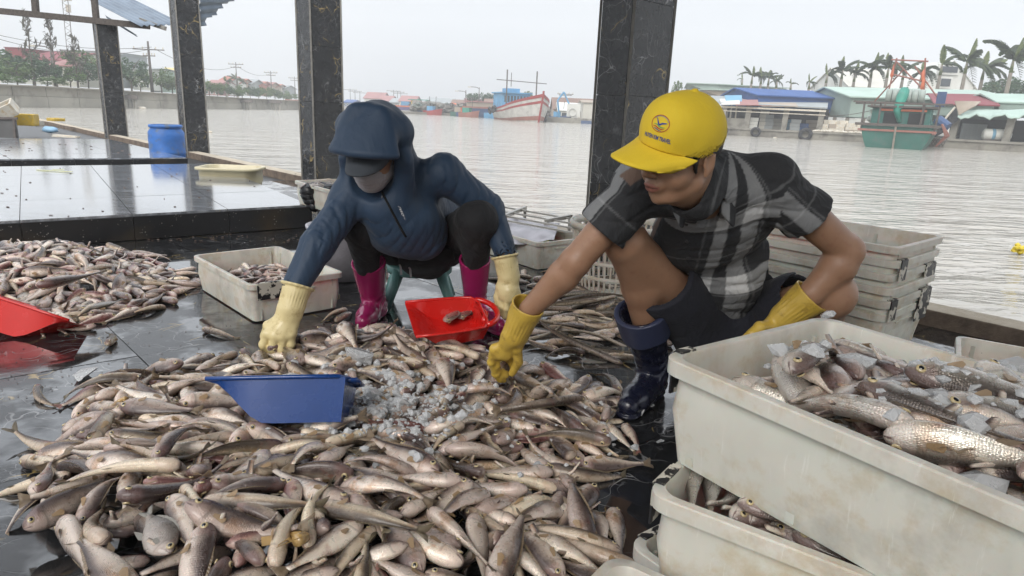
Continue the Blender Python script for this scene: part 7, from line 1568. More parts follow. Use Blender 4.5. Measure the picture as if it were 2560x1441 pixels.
for i in range(nseg+1):
    px = 2393+i*9; z_lo = zat(px, 292+5*math.sin(i*.9)+3*math.sin(i*2.3), dy(min(px, 2700), .2)); z_hi = zat(px, 272+1.2*math.sin(i*.6), dy(min(px, 2700), 1.4))
    for j in range(5):
        t = j/4; p = P3_(min(px, 2700), .2+2.6*t, 0); m.v.append((p.x, p.y, z_lo+(z_hi-z_lo)*math.sin(t*math.pi/2)-DZ+0.0))
for i in range(nseg):
    for j in range(4): a = i*5+j; m.f.append((a, a+5, a+6, a+1)); m.m.append(0)
ob = m.build('awning', BM['palegreen'], rs, sm=True); md = ob.modifiers.new('t', 'SOLIDIFY'); md.thickness = .05
m = MB(); a, b = P3_(2380, 4, .75), P3_(2700, 4, .75); m.bar(a, b, .2, 1.5); m.build('back_wall', BM['dark'], rs)  # black wall colour stands for the shade under the awning
for i, px in enumerate((2420, 2433, 2446, 2459)):
    p = dpt(px, 2.6, DZ); m = MB(); m.box((0, 0, .55), (.55, .5, 1.1)); props(m.build('crate_stack', BM['grey'], loc=p, rz=R(-25)), ords[i]+' dark grey crate stack from the left under the curved awning', 'crates', 'grey crate stacks under the awning')
tk = empty('white_tank', dpt(2500, 1.4, DZ+.42), R(-18), 'white lying plastic tank with blue band under the awning', 'tank')
m = MB(); m.tube([(-.85, 0, 0), (-.75, 0, 0), (.75, 0, 0), (.85, 0, 0)], [.25, .40, .40, .25], 16); m.build('shell', BM['white'], tk, sm=True); m = MB(); m.tube([(-.35, 0, 0), (-.15, 0, 0)], .41, 16); m.build('band', BM['seablue'], tk, sm=True); m = MB(); m.box((0, 0, -.36), (1.5, .5, .12)); m.build('cradle', M['wood'], tk)
bs = empty('bamboo_screen', dpt(2400, .9, DZ), 0, 'slanting screen of bamboo poles left of the curved awning', 'screen'); o = Vector(bs.location)
for i in range(24):
    t = i/23; a = dp(2388+t*62, 253+t*2, dy(2400, .8)+t*.5)-o; b = dp(2398+t*30+8*t, 288-t*22, dy(2400, .6))-o; m = MB(); m.tube([a, b], .05, 5); m.build('pole', BM['tan'], bs)
nm = MB(); q = [dp(2390, 262, dy(2390, .6)), dp(2396, 300, dy(2390, .4)), dp(2318, 350, dy(2330, .2)), dp(2345, 312, dy(2345, .5))]; n = 12
for i in range(n+1):
    for j in range(n+1):
        u, v = i/n, j/n; p = (q[0]*(1-u)+q[3]*u)*(1-v)+(q[1]*(1-u)+q[2]*u)*v; nm.v.append((p.x, p.y+.3*math.sin(u*9)*math.sin(v*3), p.z-.6*math.sin(math.pi*u)*.4))
for i in range(n):
    for j in range(n): a = i*(n+1)+j; nm.f.append((a, a+1, a+n+2, a+n+1)); nm.m.append(0)
props(nm.build('shade_mesh', plain('black_shade_mesh', (.035, .035, .04), .8), sm=True), 'black shade mesh slanting down to the dock right of the trawler', 'shade mesh')
m = MB(); m.tube([dp(2388, 268, dy(2388, .3)), dp(2322, 345, dy(2330, .0))], .07, 6); props(m.build('slanting_pole', M['foam']), 'pale pole slanting along the black mesh', 'pole')
wire(dp(2010, 287, 54), dp(2205, 270, 50), .3, 'thin mooring line from the shed to the trawler')
m = MB()
for i in range(7): m.tube([dpt(2300+i*9, -.1, .3-.05*i), dpt(2306+i*9, -.5, -.1), dpt(2322+i*8, -.4, -.5), dpt(2335+i*7, -.1, .0)], .035, 5)
props(m.build('mooring_ropes', M['wood']), 'tangle of mooring ropes hanging off the dock right of the trawler', 'ropes', kind='stuff')

# ================================================================ AIR
hz = MB(); hz.box((0, 700, 70), (1500, 1700, 148)); hb_ = hz.v
hz.v = [(-340, -70, -3.6), (-340, -70, 60), (-340, 520, -3.6), (-340, 520, 60), (340, -70, -3.6), (340, -70, 60), (340, 520, -3.6), (340, 520, 60)]
hm_ = bpy.data.materials.new('river_haze'); hm_.use_nodes = True; t_ = hm_.node_tree; t_.nodes.remove(t_.nodes['Principled BSDF']); pv = t_.nodes.new('ShaderNodeVolumePrincipled'); pv.inputs['Color'].default_value = (.93, .95, .97, 1); pv.inputs['Density'].default_value = .0021; pv.inputs['Anisotropy'].default_value = 0
t_.links.new(pv.outputs[0], t_.nodes['Material Output'].inputs['Volume'])
rdb = random.Random(31)
sb = [(1048, 'boat_hull_blue'), (1062, 'boat_hull_red'), (1128, 'boat_hull_green'), (1140, 'boat_hull_blue'), (1150, 'boat_rail_red'), (1376, 'boat_hull_blue')]
for i, (px, mt) in enumerate(sb):
    b_, _ = boat(['tiny blue boat left of the small blue one far off', 'tiny red boat beside it far off', 'tiny green boat right of the dark wooden one', 'tiny blue boat left of the wide blue hull', 'tiny rusty boat touching the wide blue hull', 'small blue boat at the right of the red and white boat'][i], px, 288+i % 2, R(rdb.uniform(-30, 20)), 2.8, 1.3, .6, bpy.data.materials[mt], y=104-i*2)
    m = MB(); m.box((1.1, 0, .9), (1.0, .9, .7)); m.build('cabin', [M['seine_green'], M['cabin_blue'], BM['tan'], M['orange']][i % 4], b_); m = MB(); m.tube([(1.8, 0, .3), (1.9, 0, 2.6)], .04, 5); m.build('mast', M['wood'], b_)
# ---------------------------------------------------------------- bodies and cloth: one smooth skin grown round joints
class Sculpt:
    def __init__(s, lo, hi, h):
        s.lo = np.array(lo, np.float32); s.h = h
        s.n = np.ceil((np.array(hi)-np.array(lo))/h).astype(int)+1
        s.d = np.full(tuple(s.n), .05, np.float32)
    def _sub(s, lo, hi):
        a = np.maximum(0, np.floor((np.array(lo)-s.lo)/s.h).astype(int)); b = np.minimum(s.n, np.ceil((np.array(hi)-s.lo)/s.h).astype(int)+1)
        if np.any(b <= a): return None
        ax = [(s.lo[i]+np.arange(a[i], b[i])*s.h).astype(np.float32) for i in range(3)]
        return tuple(slice(a[i], b[i]) for i in range(3)), (ax[0][:, None, None], ax[1][None, :, None], ax[2][None, None, :])
    def _comb(s, sl, d, k, op):
        A = s.d[sl]
        if op == 'sub':
            d = -d
            if k > 0:
                hh = np.clip(.5-.5*(A-d)/k, 0, 1); s.d[sl] = A*(1-hh)+d*hh + k*hh*(1-hh)
            else: s.d[sl] = np.maximum(A, d)
        elif op == 'add':
            if k > 0:
                hh = np.clip(.5+.5*(A-d)/k, 0, 1); s.d[sl] = A*(1-hh)+d*hh - k*hh*(1-hh)
            else: s.d[sl] = np.minimum(A, d)
        elif op == 'int': s.d[sl] = np.maximum(A, d)
    def cone(s, a, b, ra, rb, k=.02, op='add', flat=None):
        a = np.array(a, np.float32); b = np.array(b, np.float32); m = max(ra, rb)+k+.02
        if flat is not None: m = max(m, max(ra, rb)*1.6+k)
        r = s._sub(np.minimum(a, b)-m, np.maximum(a, b)+m)
        if r is None: return s
        sl, (X, Y, Z) = r
        ab = b-a; L2 = float(ab@ab)+1e-12
        px, py, pz = X-a[0], Y-a[1], Z-a[2]
        t = np.clip((px*ab[0]+py*ab[1]+pz*ab[2])/L2, 0, 1)
        qx, qy, qz = px-t*ab[0], py-t*ab[1], pz-t*ab[2]
        if flat is not None:
            u = np.array(flat[0], np.float32); u /= np.linalg.norm(u); fa = flat[1]
            c = qx*u[0]+qy*u[1]+qz*u[2]
            e = c*(1/fa-1)
            qx, qy, qz = qx+u[0]*e, qy+u[1]*e, qz+u[2]*e
        d = np.sqrt(qx*qx+qy*qy+qz*qz)-(ra+(rb-ra)*t)
        if flat is not None: d = d*min(1, flat[1])
        s._comb(sl, d.astype(np.float32), k, op); return s
    def chain(s, pts, rs, k=.02, op='add', flat=None):
        for i in range(len(pts)-1): s.cone(pts[i], pts[i+1], rs[i], rs[i+1], k, op, flat)
        return s
    def ell(s, c, r, M=None, k=.02, op='add'):
        c = np.array(c, np.float32); r = np.array(r, np.float32); m = float(r.max())+k+.01
        q = s._sub(c-m, c+m)
        if q is None: return s
        sl, (X, Y, Z) = q
        x, y, z = X-c[0], Y-c[1], Z-c[2]
        if M is not None:
            x, y, z = (M[0][i]*x+M[1][i]*y+M[2][i]*z for i in range(3))
        k0 = np.sqrt((x/r[0])**2+(y/r[1])**2+(z/r[2])**2)
        k1 = np.sqrt((x/r[0]**2)**2+(y/r[1]**2)**2+(z/r[2]**2)**2)+1e-9
        s._comb(sl, (k0*(k0-1)/k1).astype(np.float32), k, op); return s
    def plane(s, p, n, lo=None, hi=None, k=0):
        n = np.array(n, np.float32); n /= np.linalg.norm(n); p = np.array(p, np.float32)
        q = s._sub(lo if lo is not None else s.lo, hi if hi is not None else s.lo+s.n*s.h)
        sl, (X, Y, Z) = q
        d = (X-p[0])*n[0]+(Y-p[1])*n[1]+(Z-p[2])*n[2]
        s.d[sl] = np.maximum(s.d[sl], d.astype(np.float32)); return s
    def warp(s, fn):
        ax = [(s.lo[i]+np.arange(s.n[i])*s.h).astype(np.float32) for i in range(3)]
        s.d += fn(ax[0][:, None, None], ax[1][None, :, None], ax[2][None, None, :]).astype(np.float32); return s
    def verts(s):
        d = s.d; d = d.copy()
        for i in range(3):
            sl = [slice(None)]*3; sl[i] = 0; d[tuple(sl)] = np.maximum(d[tuple(sl)], 1e-3); sl[i] = -1; d[tuple(sl)] = np.maximum(d[tuple(sl)], 1e-3)
        ins = d < 0
        c = ins[:-1, :-1, :-1].astype(np.int8)
        for dx in (0, 1):
            for dy in (0, 1):
                for dz in (0, 1):
                    if dx+dy+dz: c = c + ins[dx:d.shape[0]-1+dx, dy:d.shape[1]-1+dy, dz:d.shape[2]-1+dz]
        act = (c > 0) & (c < 8)
        idx = np.full(act.shape, -1, np.int64); I = np.argwhere(act); idx[act] = np.arange(len(I))
        acc = np.zeros((len(I), 3)); cnt = np.zeros(len(I))
        cor = [(x, y, z) for x in (0, 1) for y in (0, 1) for z in (0, 1)]
        val = {cc: d[I[:, 0]+cc[0], I[:, 1]+cc[1], I[:, 2]+cc[2]] for cc in cor}
        for cc in cor:
            for ax in range(3):
                if cc[ax] == 0:
                    c2 = list(cc); c2[ax] = 1; c2 = tuple(c2)
                    a, b = val[cc], val[c2]; x = (a < 0) != (b < 0)
                    t = np.where(x, a/(a-b+1e-12), 0)
                    p = np.zeros((len(I), 3)); p[:] = cc; p[:, ax] += t
                    acc[x] += p[x]; cnt[x] += 1
        V = s.lo + (I + acc/np.maximum(cnt, 1)[:, None])*s.h
        F = []
        for ax in range(3):
            o = [i for i in range(3) if i != ax]
            sl1 = [slice(1, -1)]*3; sl1[ax] = slice(0, -1); sl2 = list(sl1); sl2[ax] = slice(1, None)
            a = ins[tuple(sl1)]; b = ins[tuple(sl2)]; x = np.argwhere(a != b)
            if not len(x): continue
            st = a[tuple(x.T)]
            base = x.copy(); base[:, o[0]] += 1; base[:, o[1]] += 1
            def at(u, v):
                q = base.copy(); q[:, o[0]] -= u; q[:, o[1]] -= v; return idx[q[:, 0], q[:, 1], q[:, 2]]
            quad = np.stack([at(0, 0), at(1, 0), at(1, 1), at(0, 1)], 1)
            flip = st if ax != 1 else ~st
            quad[flip] = quad[flip][:, ::-1]
            F.append(quad[:, ::-1])
        F = np.concatenate(F); F = F[(F >= 0).all(1)]
        return V.astype(np.float32), F
    def mesh(s, name, mats, relax=2):
        V, F = s.verts()
        E = np.concatenate([F[:, [0, 1]], F[:, [1, 2]], F[:, [2, 3]], F[:, [3, 0]]])
        for _ in range(relax):
            acc = np.zeros_like(V); c = np.zeros(len(V))
            for a, b in ((0, 1), (1, 0)):
                for q in range(3): acc[:, q] += np.bincount(E[:, a], V[E[:, b], q], len(V))
                c += np.bincount(E[:, a], minlength=len(V))
            V = V*.5 + acc/np.maximum(c, 1)[:, None]*.5
        me = bpy.data.meshes.new(name)
        me.vertices.add(len(V)); me.vertices.foreach_set('co', V.ravel())
        me.loops.add(F.size); me.loops.foreach_set('vertex_index', F.ravel().astype(np.int32))
        me.polygons.add(len(F)); me.polygons.foreach_set('loop_start', np.arange(0, F.size, 4, dtype=np.int32))
        me.update(calc_edges=True); me.validate()
        for m in (mats if isinstance(mats, (list, tuple)) else [mats]): me.materials.append(m)
        smooth(me); return me
def v_of(me):
    a = np.empty(len(me.vertices)*3, np.float32); me.vertices.foreach_get('co', a); return a.reshape(-1, 3)
def set_color(me, name, arr):
    at = me.color_attributes.new(name, 'FLOAT_COLOR', 'POINT')
    a = np.ones((len(arr), 4), np.float32); a[:, :arr.shape[1]] = arr
    at.data.foreach_set('color', a.ravel())
def creases(V, f, seed):
    r = np.random.RandomState(seed); x, y, z = V; o = 0
    for i in range(3):
        a = r.randn(3); a /= np.linalg.norm(a); b = r.randn(3); w = 1.6*np.sin(f*.35*(b[0]*x+b[1]*y+b[2]*z)+r.rand()*6)
        s = np.abs(np.sin(f*(1+.5*i)*(a[0]*x+a[1]*y+a[2]*z)+w)); m = .5+.5*np.sin(f*.3*(b[2]*x+b[0]*y+b[1]*z)+r.rand()*6)
        o = o + (1-s)**3*m
    return o/1.5
def folds(V, f, seed):
    r = np.random.RandomState(seed); o = 0
    x, y, z = V
    for i in range(4):
        a = r.randn(3); a /= np.linalg.norm(a); b = r.randn(3)*.6
        w = np.sin(f*.5*(b[0]*x+b[1]*y+b[2]*z)+r.rand()*6)*1.4
        o = o + np.sin(f*(1+.4*i)*(a[0]*x+a[1]*y+a[2]*z)+w+r.rand()*6)/(1+.5*i)
    return o/2.2
# ================================================================ THE TWO WORKERS
def m_skin():
    t = NT('tanned_skin'); v = t.coord(); n = t.noise(v, 14, 5)
    c = t.mix(n, (.28, .15, .09), (.40, .235, .15)); c = t.mix(t.ramp(t.noise(v, 60, 4), [(.55, 0.0), (.75, .3)]), c, (.22, .09, .055))
    at = t.new('Attribute', attribute_name='tone'); c = t.mix(at.outputs['Alpha'], c, at.outputs['Color'])
    t.set(Base_Color=c, Roughness=.42, Subsurface_Weight=.18, Subsurface_Scale=.012, Subsurface_Radius=(1, .35, .2), Specular_IOR_Level=.45)
    t.bump(t.noise(v, 260, 4), .10, .001); return t.m
M['skin'] = m_skin()
def m_cloth(name, a, b, weave=900, rough=.85, sheen=.04, bumps=.12, wr=22):
    t = NT(name); v = t.coord(); c = t.mix(t.noise(v, 9, 5), a, b); at = t.new('Attribute', attribute_name='tone'); c = t.mix(at.outputs['Alpha'], c, at.outputs['Color'])
    t.set(Base_Color=c, Roughness=rough, Sheen_Weight=sheen); rg = t.math('ABSOLUTE', t.math('SUBTRACT', t.noise(t.coord('Object', (1, 1, .6), (.4, .7, .2)), wr*.6, 3, .5, 1.6), .5)); h = t.math('ADD', t.math('ADD', t.math('MULTIPLY', t.noise(v, wr, 4, .55, 1.2), .7), t.math('MULTIPLY', rg, -2.2)), t.math('MULTIPLY', t.noise(v, weave, 2), .08)); t.bump(h, bumps*1.6, .014); return t.m
M['shirt'] = m_cloth('plaid_cotton', (.022, .023, .026), (.030, .031, .035), bumps=.28)
M['shorts'] = m_cloth('dark_navy_shorts', (.008, .009, .016), (.014, .015, .024), bumps=.2)
M['jacket'] = m_cloth('navy_shell_jacket', (.012, .032, .068), (.018, .044, .088), rough=.6, sheen=.1, bumps=.20, wr=8)
M['pants'] = m_cloth('black_trousers', (.006, .006, .008), (.012, .012, .014), bumps=.2)
M['capc'] = m_cloth('yellow_cap_cotton', (.72, .50, .022), (.82, .60, .035), rough=.8, bumps=.08)
M['capgrey'] = m_cloth('dark_grey_cap', (.035, .042, .052), (.05, .058, .07), bumps=.08)
M['mask'] = m_cloth('grey_face_mask', (.30, .28, .29), (.38, .36, .37), rough=.9, bumps=.12, wr=30)
def m_rubber(name, a, b, rough=.28, dirt=None, coat=.5):
    t = NT(name); v = t.coord(); c = t.mix(t.noise(v, 12, 5), a, b)
    if dirt: c = t.mix(t.ramp(t.noise(v, 26, 6, .7), [(.54, 0.0), (.68, .75)]), c, dirt)
    t.set(Base_Color=c, Roughness=t.math('MULTIPLY_ADD', t.noise(v, 30, 4), .2, rough-.08), Coat_Weight=coat, Coat_Roughness=.08); t.bump(t.noise(v, 45, 4), .12, .004); return t.m
M['navy_boot'] = m_rubber('wet_navy_rubber', (.006, .007, .018), (.010, .012, .028), .26, coat=.2); M['boot_fold'] = m_rubber('dull_navy_lining', (.022, .028, .062), (.034, .042, .085), .45, coat=.15)
M['pink_boot'] = m_rubber('wet_magenta_rubber', (.30, .010, .095), (.40, .022, .135), .2)
M['yglove'] = m_rubber('mustard_rubber_glove', (.52, .34, .045), (.62, .43, .08), .42, (.26, .15, .03), .25); M['cglove'] = m_rubber('cream_rubber_glove', (.66, .54, .26), (.74, .63, .35), .42, (.42, .31, .12), .25)
M['hair'] = plain('black_hair', (.012, .010, .009), .45, .3, 90, .4)
M['lips'] = plain('lips', (.30, .10, .085), .35)
M['white_thread'] = plain('white_thread', (.75, .75, .75), .6, .05); M['blue_thread'] = plain('blue_thread', (.03, .06, .28), .6, .05); M['red_thread'] = plain('red_thread', (.45, .03, .03), .6, .05); M['green_thread'] = plain('green_thread', (.10, .35, .12), .6, .05); M['sky_thread'] = plain('sky_thread', (.05, .25, .42), .6, .05)
M['zip'] = plain('zip_metal', (.32, .32, .33), .35, .1, metal=.6); M['button'] = plain('dark_button', (.05, .05, .055), .3)
def V3(v): return np.array(v, float)
def Rm(a, b, c):
    return np.array((Matrix.Rotation(R(a), 3, 'Z') @ Matrix.Rotation(R(b), 3, 'X') @ Matrix.Rotation(R(c), 3, 'Y')))
class Frame:
    def __init__(s, o, Rot, sc=1.0): s.o = V3(o); s.R = Rot; s.s = sc
    def __call__(s, p): return s.o+s.R@(V3(p)*s.s)
    def inv(s, P): return (np.asarray(P, float)-s.o)@s.R/s.s
def unit(v): v = V3(v); return v/np.linalg.norm(v)
def tone(me, arr): set_color(me, 'tone', arr)
def no_tone(me): tone(me, np.zeros((len(me.vertices), 4)))
def head(S, F, man=True):
    s = F.s; e = lambda c, r, k=.012, op='add': S.ell(F(c), V3(r)*s, F.R, k, op); c_ = lambda a, b, ra, rb, k=.008, op='add': S.cone(F(a), F(b), ra*s, rb*s, k, op)
    e((0, -.012, .035), (.076, .096, .088)); e((0, .018, -.028), (.060, .070, .070), .03); e((0, .036, -.070), (.043, .042, .032), .02); e((0, .068, -.094), (.018, .016, .015), .018)
    for x in (-1, 1):
        e((x*.040, .050, -.040), (.024, .028, .026), .018)
        c_((x*.055, .0, -.064), (x*.026, .055, -.090), .011, .011, .018)
        e((x*.030, .080, .004), (.018, .016, .011), .006, 'sub'); e((x*.030, .070, .003), (.015, .013, .012), .004)
        c_((x*.014, .088, .020), (x*.044, .076, .020), .008, .006, .010)
        c_((x*.018, .081, .0075), (x*.042, .071, .0055), .0035, .0030, .003)
        e((x*.079, -.006, -.012), (.007, .018, .030), .005); e((x*.085, -.001, -.006), (.005, .010, .017), .003, 'sub'); c_((x*.083, -.018, .008), (x*.082, -.016, -.020), .0045, .004, .004); e((x*.080, .003, -.036), (.005, .008, .008), .004)
    c_((0, .086, .012), (0, .108, -.022), .0075, .0105, .010); e((0, .108, -.027), (.0125, .012, .010), .007)
    for x in (-1, 1): e((x*.013, .100, -.031), (.0085, .010, .0075), .005)
    e((0, .086, -.058), (.026, .012, .018), .012)
    e((0, .096, -.055), (.021, .0075, .0058), .004); e((0, .0935, -.0665), (.018, .0085, .0068), .004); c_((-.021, .089, -.0605), (.021, .089, -.0605), .0014, .0014, .001, 'sub')
    c_((0, .080, -.080), (0, .072, -.090), .009, .011, .010)
def face_tone(V, F, lip=(.30, .105, .085)):
    L = F.inv(V); T = np.zeros((len(V), 4))
    m = (np.abs(L[:, 0]) < .023) & (L[:, 1] > .080) & (L[:, 2] < -.050) & (L[:, 2] > -.0735) & (np.abs(L[:, 0])/.023 + np.abs(L[:, 2]+.061)/.016 < 1.15); T[m] = (*lip, .75)
    m = (np.abs(L[:, 0]) < .021) & (L[:, 1] > .080) & (np.abs(L[:, 2]+.0607) < .0022); T[m] = (.07, .02, .02, .9)
    for x in (-1, 1):
        m = (np.abs(L[:, 0]-x*.030) < .015) & (L[:, 1] > .060) & (np.abs(L[:, 2]-.0015+.006*((L[:, 0]-x*.03)/.015)**2) < .0022); T[m] = (.02, .012, .01, .95)
        m = (np.abs(L[:, 0]-x*.031) < .019) & (L[:, 1] > .060) & (np.abs(L[:, 2]-.0225+.004*((L[:, 0]-x*.03)/.019)**2) < .0032); T[m] = (.03, .018, .012, .8)
        m = (np.abs(L[:, 0]-x*.0115) < .004) & (L[:, 1] > .095) & (L[:, 2] < -.034) & (L[:, 2] > -.040); T[m] = (.06, .02, .015, .9)
    return T
def hand(S, wrist, palm, fingers, thumb, rp=(.034, .040), rf=.0112, pn=None):
    S.cone(wrist, palm, rp[0], rp[1], .02, flat=(pn, .62) if pn is not None else None)
    for f in fingers:
        rs = [rf*1.12, rf*1.05, rf*.98, rf*.86][:len(f)]; S.cone(palm, f[0], rp[1]*.60, rf*1.25, .014); S.chain(f, rs, .0035)
        for q in f[1:-1]: S.ell(q, (rf*1.15,)*3, None, .004)
    S.cone(wrist*.45+palm*.55, thumb[0], rp[1]*.5, rf*1.35, .014); S.chain(thumb, [rf*1.3, rf*1.15, rf*.95][:len(thumb)], .004)
def cuff_ribs(P, axis, n=22, amp=.0012):
    pass
def D_(px, py, y): return V3(dp(px, py, y))

# ---------------------------------------------------------------- the man in the yellow cap
man = empty('person', (.42, 1.95, 0), 0, 'squatting man in yellow cap, black plaid shirt and navy boots picking fish', 'person'); MO = Vector(man.location)
def child(name, me, par, mats=None):
    o = link_mesh(name, me, par); o.matrix_parent_inverse = Matrix.Translation(-Vector(par.location)); return o
HF = Frame((.360, 1.525, .770), Rm(125, -11, -6), .95); CF = Frame(HF.o+V3((-.006, 0, 0)), Rm(124, -7, -16), .92)
pel = D_(1825, 800, 2.02); hipR, hipL = D_(1755, 805, 2.0), D_(1895, 800, 2.0); kneR, ankR = D_(1565, 606, 1.76), D_(1632, 915, 1.96); kneL, ankL = D_(2072, 742, 1.74), D_(2000, 920, 1.98)
shR, elR, wrR = D_(1600, 470, 1.70), D_(1438, 655, 1.70), D_(1322, 775, 1.755); shL, elL, wrL = D_(1922, 462, 1.68), D_(2118, 628, 1.70), D_(2005, 762, 1.70)
neck = D_(1770, 462, 1.66); chest = D_(1790, 560, 1.78); belly = D_(1828, 690, 1.92)
S = Sculpt((-.12, 1.34, -.02), (1.06, 2.16, .95), .0042)
head(S, HF); nk_ = neck+V3((0, .015, -.03)); S.cone(HF((0, -.035, -.07)), nk_, .052, .048, .03); S.cone(HF((0, .005, -.080)), nk_, .040, .045, .03)
S.cone(nk_, shR, .040, .046, .03); S.cone(nk_, shL, .040, .046, .03); cb_ = V3((0, .045, 0)); S.ell(chest+cb_, (.11, .075, .12), None, .03); S.cone(chest+cb_, belly+cb_, .080, .080, .04); S.cone(belly+cb_, pel, .08, .09, .04)
S.ell(shR, (.052,)*3, None, .02); S.ell(shL, (.052,)*3, None, .02)
def limb(a, b, ra, rm, rb, bulge, k=.012, t=.38):
    m = a*(1-t)+b*t+V3(bulge); S.cone(a, m, ra, rm, k); S.cone(m, b, rm, rb, k)
limb(shR, elR, .047, .044, .038, (0, 0, 0)); limb(elR, wrR, .039, .041, .028, (.004, 0, 0), t=.28); limb(shL, elL, .048, .047, .040, (0, 0, .004)); limb(elL, wrL*.8+elL*.2, .041, .045, .032, (.006, 0, -.004), t=.3); S.cone(wrL*.8+elL*.2, wrL, .030, .022, .01)
S.ell(elL, (.036, .036, .036), None, .012); S.ell(elR, (.034,)*3, None, .012)
limb(hipR, kneR, .066, .062, .056, (0, 0, .0), .02); limb(kneR, ankR, .053, .056, .026, (.022, .026, .0), .02, .34); S.ell(kneR+V3((-.008, -.016, .014)), (.043, .040, .046), None, .03)
limb(hipL, kneL, .066, .064, .060, (0, 0, .0), .02); limb(kneL, ankL, .058, .060, .028, (.02, .04, 0), .02, .34); S.ell(kneL+V3((.008, -.012, .014)), (.052,)*3, None, .025)
S.cone(ankR, ankR+V3((-.04, -.07, -.04)), .022, .016, .01); S.cone(ankL, ankL+V3((.03, -.07, -.04)), .022, .016, .01)
S.cone(wrR, D_(1296, 820, 1.78), .024, .012, .008); S.cone(wrL, D_(1985, 776, 1.725), .024, .012, .008)
me = S.mesh('body', M['skin'], 2); V = v_of(me); tone(me, face_tone(V, HF)); body = child('body', me, man)
S = Sculpt(HF.o-.17, HF.o+.17, .0035); s_ = HF.s
S.ell(HF((0, -.016, .030)), V3((.080, .094, .086))*s_, HF.R, 0); S.plane(HF((0, .050, 0)), HF.R@V3((0, 1, -.25))); S.plane(HF((0, 0, -.045)), HF.R@V3((0, .25, -1)))
for x in (-1, 1): S.cone(HF((x*.071, .030, .0)), HF((x*.069, .026, -.028)), .007, .004, .006); S.ell(HF((x*.082, -.003, -.014)), V3((.03, .022, .032))*s_, HF.R, .004, 'sub')
S.warp(lambda X, Y, Z: .0012*np.sin(X*900)*np.sin(Y*800+Z*500)); child('hair', S.mesh('hair', M['hair'], 1), man)
S = Sculpt(CF.o-.24, CF.o+.24, .003)
S.ell(CF((0, -.002, .046)), V3((.089, .106, .099))*s_, CF.R, 0); S.ell(CF((0, .052, .078)), V3((.058, .046, .054))*s_, CF.R, .03)
S.plane(CF((0, 0, .018)), CF.R@V3((0, .10, -1))); S.ell(CF((0, -.008, .030)), V3((.086, .106, .090))*s_, CF.R, 0, 'sub')
for i in range(6):
    a = math.pi/6+i*math.pi/3; S.chain([CF((.0895*math.sin(a)*math.cos(b), -.002+.1065*math.cos(a)*math.cos(b), .046+.0995*math.sin(b))) for b in np.linspace(-.15, 1.5, 10)], [.0006]*10, .002, 'add')
S.ell(CF((0, -.008, .148)), (.008, .008, .006), None, .002)
me = S.mesh('crown', M['capc'], 1); no_tone(me); cap = child('cap', me, man); cap['label'] = 'yellow cap with round logo and blue lettering'
def brim_geo(F, w=.088, y0=.070, L=.098, z0=.022, drop=.030, curve=.026, n=22, m_=9, th=.0035):
    vs, fs = [], []
    for k in (0, 1):
        for i in range(n+1):
            u = i/n*2-1
            for j in range(m_+1):
                t = j/m_; ex = w*(1-.05*t)*(1-.22*t*t*abs(u)**3); x = u*ex; yb = y0-.055*u*u; y = yb+(L*(1-.55*abs(u)**2.6)+.01)*t; z = z0-drop*t-curve*(u*u)*(.4+.6*t)-k*th
                vs.append(tuple(F((x, y, z))))
    w_ = (n+1)*(m_+1)
    for k in (0, 1):
        for i in range(n):
            for j in range(m_): a = k*w_+i*(m_+1)+j; q = (a, a+1, a+m_+2, a+m_+1); fs.append(q if k else q[::-1])
    for i in range(n): a = i*(m_+1)+m_; fs.append((a, a+m_+1, a+m_+1+w_, a+w_))
    for j in range(m_): fs.append((j+1, j, j+w_, j+1+w_)); a = n*(m_+1)+j; fs.append((a, a+1, a+1+w_, a+w_))
    return vs, fs
bvs, bfs = brim_geo(CF, w=.094, L=.094, drop=.020, curve=.020, y0=.094, z0=.030)
m = MB(); m.add(bvs, bfs); me = m.mesh('brim', M['capc'], True); no_tone(me); bm = bmesh.new(); bm.from_mesh(me); bmesh.ops.recalc_face_normals(bm, faces=bm.faces); bm.to_mesh(me); bm.free(); b_ = link_mesh('brim', me, cap); b_.matrix_parent_inverse = Matrix.Identity(4)
def bvh_of(ob):
    me = ob.data; return BVHTree.FromPolygons([v.co for v in me.vertices], [p.vertices for p in me.polygons])
def decal(name, pts2, faces, F, tree, mat, par, org, ux, uz, fwd, off=.0009, thick=.0004):
    vs = []
    for (u, v) in pts2:
        p = V3(org)+V3(ux)*u+V3(uz)*v; st = F(p+V3(fwd)*.15); d = -(F.R@V3(fwd)); h = tree.ray_cast(Vector(st), Vector(d))
        q = h[0]+h[1]*off if h[0] is not None else Vector(F(p)); vs.append(q)
    me = bpy.data.meshes.new(name); me.from_pydata(vs, [], faces); me.materials.append(mat); o = link_mesh(name, me, par); return o
def ring2(cx, cy, rx, ry, w, n=40, a0=0, a1=6.2832):
    P = []; 
    for i in range(n+1):
        a = a0+(a1-a0)*i/n; P += [(cx+rx*math.cos(a), cy+ry*math.sin(a)), (cx+(rx-w)*math.cos(a), cy+(ry-w)*math.sin(a))]
    return P, [(2*i, 2*i+1, 2*i+3, 2*i+2) for i in range(n)]
def stroke2(pts_, w):
    P = []
    for i, (x, y) in enumerate(pts_):
        x0, y0 = pts_[max(0, i-1)]; x1, y1 = pts_[min(len(pts_)-1, i+1)]; l = math.hypot(x1-x0, y1-y0) or 1; nx, ny = -(y1-y0)/l, (x1-x0)/l; ww = w*(1-.7*abs(2*i/(len(pts_)-1)-1)**2); P += [(x+nx*ww/2, y+ny*ww/2), (x-nx*ww/2, y-ny*ww/2)]
    return P, [(2*i, 2*i+1, 2*i+3, 2*i+2) for i in range(len(pts_)-1)]
